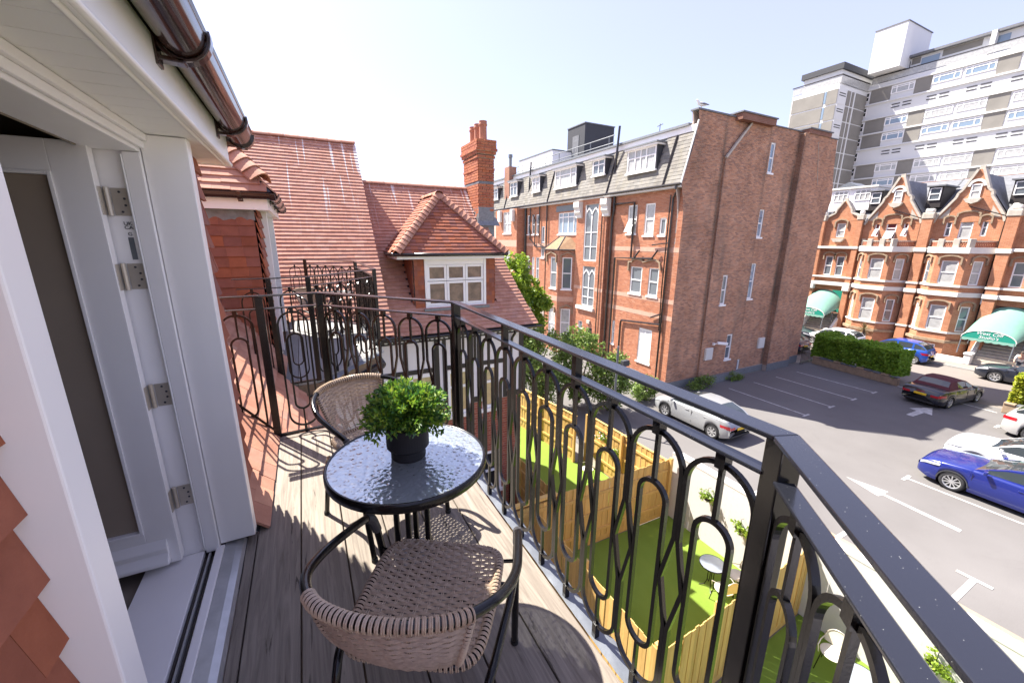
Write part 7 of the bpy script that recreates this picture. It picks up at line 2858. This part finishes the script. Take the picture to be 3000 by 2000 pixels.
# ------------------------------------------------------------------ palm and person by the terrace
pm = thing('cordyline_palm', 'small brown leaved palm in front of the bay windows over the hedge', 'palm', (41.0, 15.6, GZ))
MB().tube([(41.0, 15.6, GZ), (41.02, 15.58, -6.0), (41.0, 15.6, -5.55)], [.09, .07, .06], 8).build('trunk', MT['trunk'], pm)
m = MB()
for i in range(60):
    a = rnd.uniform(0, 2 * PI)
    e = rnd.uniform(-1.0, 1.3)
    d = Vector((math.cos(a) * math.cos(e), math.sin(a) * math.cos(e), math.sin(e)))
    b = Vector((41.0, 15.6, -5.5))
    s = d.cross(Vector((0, 0, 1))).normalized() * .035
    p1, p2 = b + d * .4, b + d * .75 - Vector((0, 0, .12))
    m.poly(b - s * .5, b + s * .5, p1 + s, p1 - s)
    m.poly(p1 - s, p1 + s, p2)
m.build('crown', MT['leaf_palm'], pm)

ps = thing('person', 'person in a white t-shirt bending beside the dark saloon at the kerb', 'person', (41.0, 7.1, GZ + .1))
bm_ = bpy.data.meshes.new('body')
pz_ = GZ + .1
J = dict(pelvis=(41.15, 7.1, pz_ + .90), chest=(40.98, 7.08, pz_ + 1.24), neck=(40.84, 7.07, pz_ + 1.40), head=(40.76, 7.07, pz_ + 1.52), headtop=(40.72, 7.07, pz_ + 1.62),
         shl=(40.95, 7.27, pz_ + 1.33), ell=(40.86, 7.34, pz_ + 1.06), hal=(40.70, 7.30, pz_ + .88), shr=(40.95, 6.89, pz_ + 1.33), elr=(40.86, 6.82, pz_ + 1.06), har=(40.70, 6.86, pz_ + .88),
         hil=(41.15, 7.19, pz_ + .86), knl=(41.12, 7.20, pz_ + .48), anl=(41.16, 7.20, pz_ + .07), tol=(41.0, 7.20, pz_ + .04), hir=(41.15, 7.01, pz_ + .86), knr=(41.12, 7.0, pz_ + .48), anr=(41.16, 7.0, pz_ + .07), tor=(41.0, 7.0, pz_ + .04))
rad = dict(pelvis=.14, chest=.15, neck=.06, head=.10, headtop=.085, shl=.07, ell=.045, hal=.035, shr=.07, elr=.045, har=.035, hil=.09, knl=.065, anl=.045, tol=.04, hir=.09, knr=.065, anr=.045, tor=.04)
keys = list(J)
ed = [('pelvis', 'chest'), ('chest', 'neck'), ('neck', 'head'), ('head', 'headtop'), ('chest', 'shl'), ('shl', 'ell'), ('ell', 'hal'), ('chest', 'shr'), ('shr', 'elr'), ('elr', 'har'), ('pelvis', 'hil'), ('hil', 'knl'), ('knl', 'anl'), ('anl', 'tol'), ('pelvis', 'hir'), ('hir', 'knr'), ('knr', 'anr'), ('anr', 'tor')]


def skin(name, joints, edges, scale, mat, sub=1):
    me = bpy.data.meshes.new(name)
    o0 = ORG[ps.name]
    me.from_pydata([tuple(J[k][i] - o0[i] for i in range(3)) for k in joints], [(joints.index(a), joints.index(b)) for a, b in edges], [])
    me.materials.append(MT[mat])
    o = bpy.data.objects.new(name, me)
    COL.objects.link(o)
    o.parent = ps
    md = o.modifiers.new('skin', 'SKIN')
    md.use_smooth_shade = True
    for i, k in enumerate(joints):
        me.skin_vertices[0].data[i].radius = (rad[k] * scale, rad[k] * scale)
    me.skin_vertices[0].data[0].use_root = True
    s = o.modifiers.new('sub', 'SUBSURF')
    s.levels = s.render_levels = sub
    return o


skin('body', keys, ed, 1.0, 'skin', 1)
skin('t_shirt', ['chest', 'pelvis', 'shl', 'ell', 'shr', 'elr'], [('chest', 'pelvis'), ('chest', 'shl'), ('shl', 'ell'), ('chest', 'shr'), ('shr', 'elr')], 1.14, 'cloth_white', 2)
skin('trousers', ['pelvis', 'hil', 'knl', 'anl', 'hir', 'knr', 'anr'], [('pelvis', 'hil'), ('hil', 'knl'), ('knl', 'anl'), ('pelvis', 'hir'), ('hir', 'knr'), ('knr', 'anr')], 1.2, 'cloth_dark', 2)
m = MB()
hc = Vector(J['head']) + Vector((.02, 0, .045))
m.grid(lambda a, b: hc + Vector((.112 * math.cos(2 * PI * a) * math.sin(PI * .62 * b), .10 * math.sin(2 * PI * a) * math.sin(PI * .62 * b), .125 * math.cos(PI * .62 * b))), 16, 8)
m.build('hair', MT['hair'], ps, smooth=True)
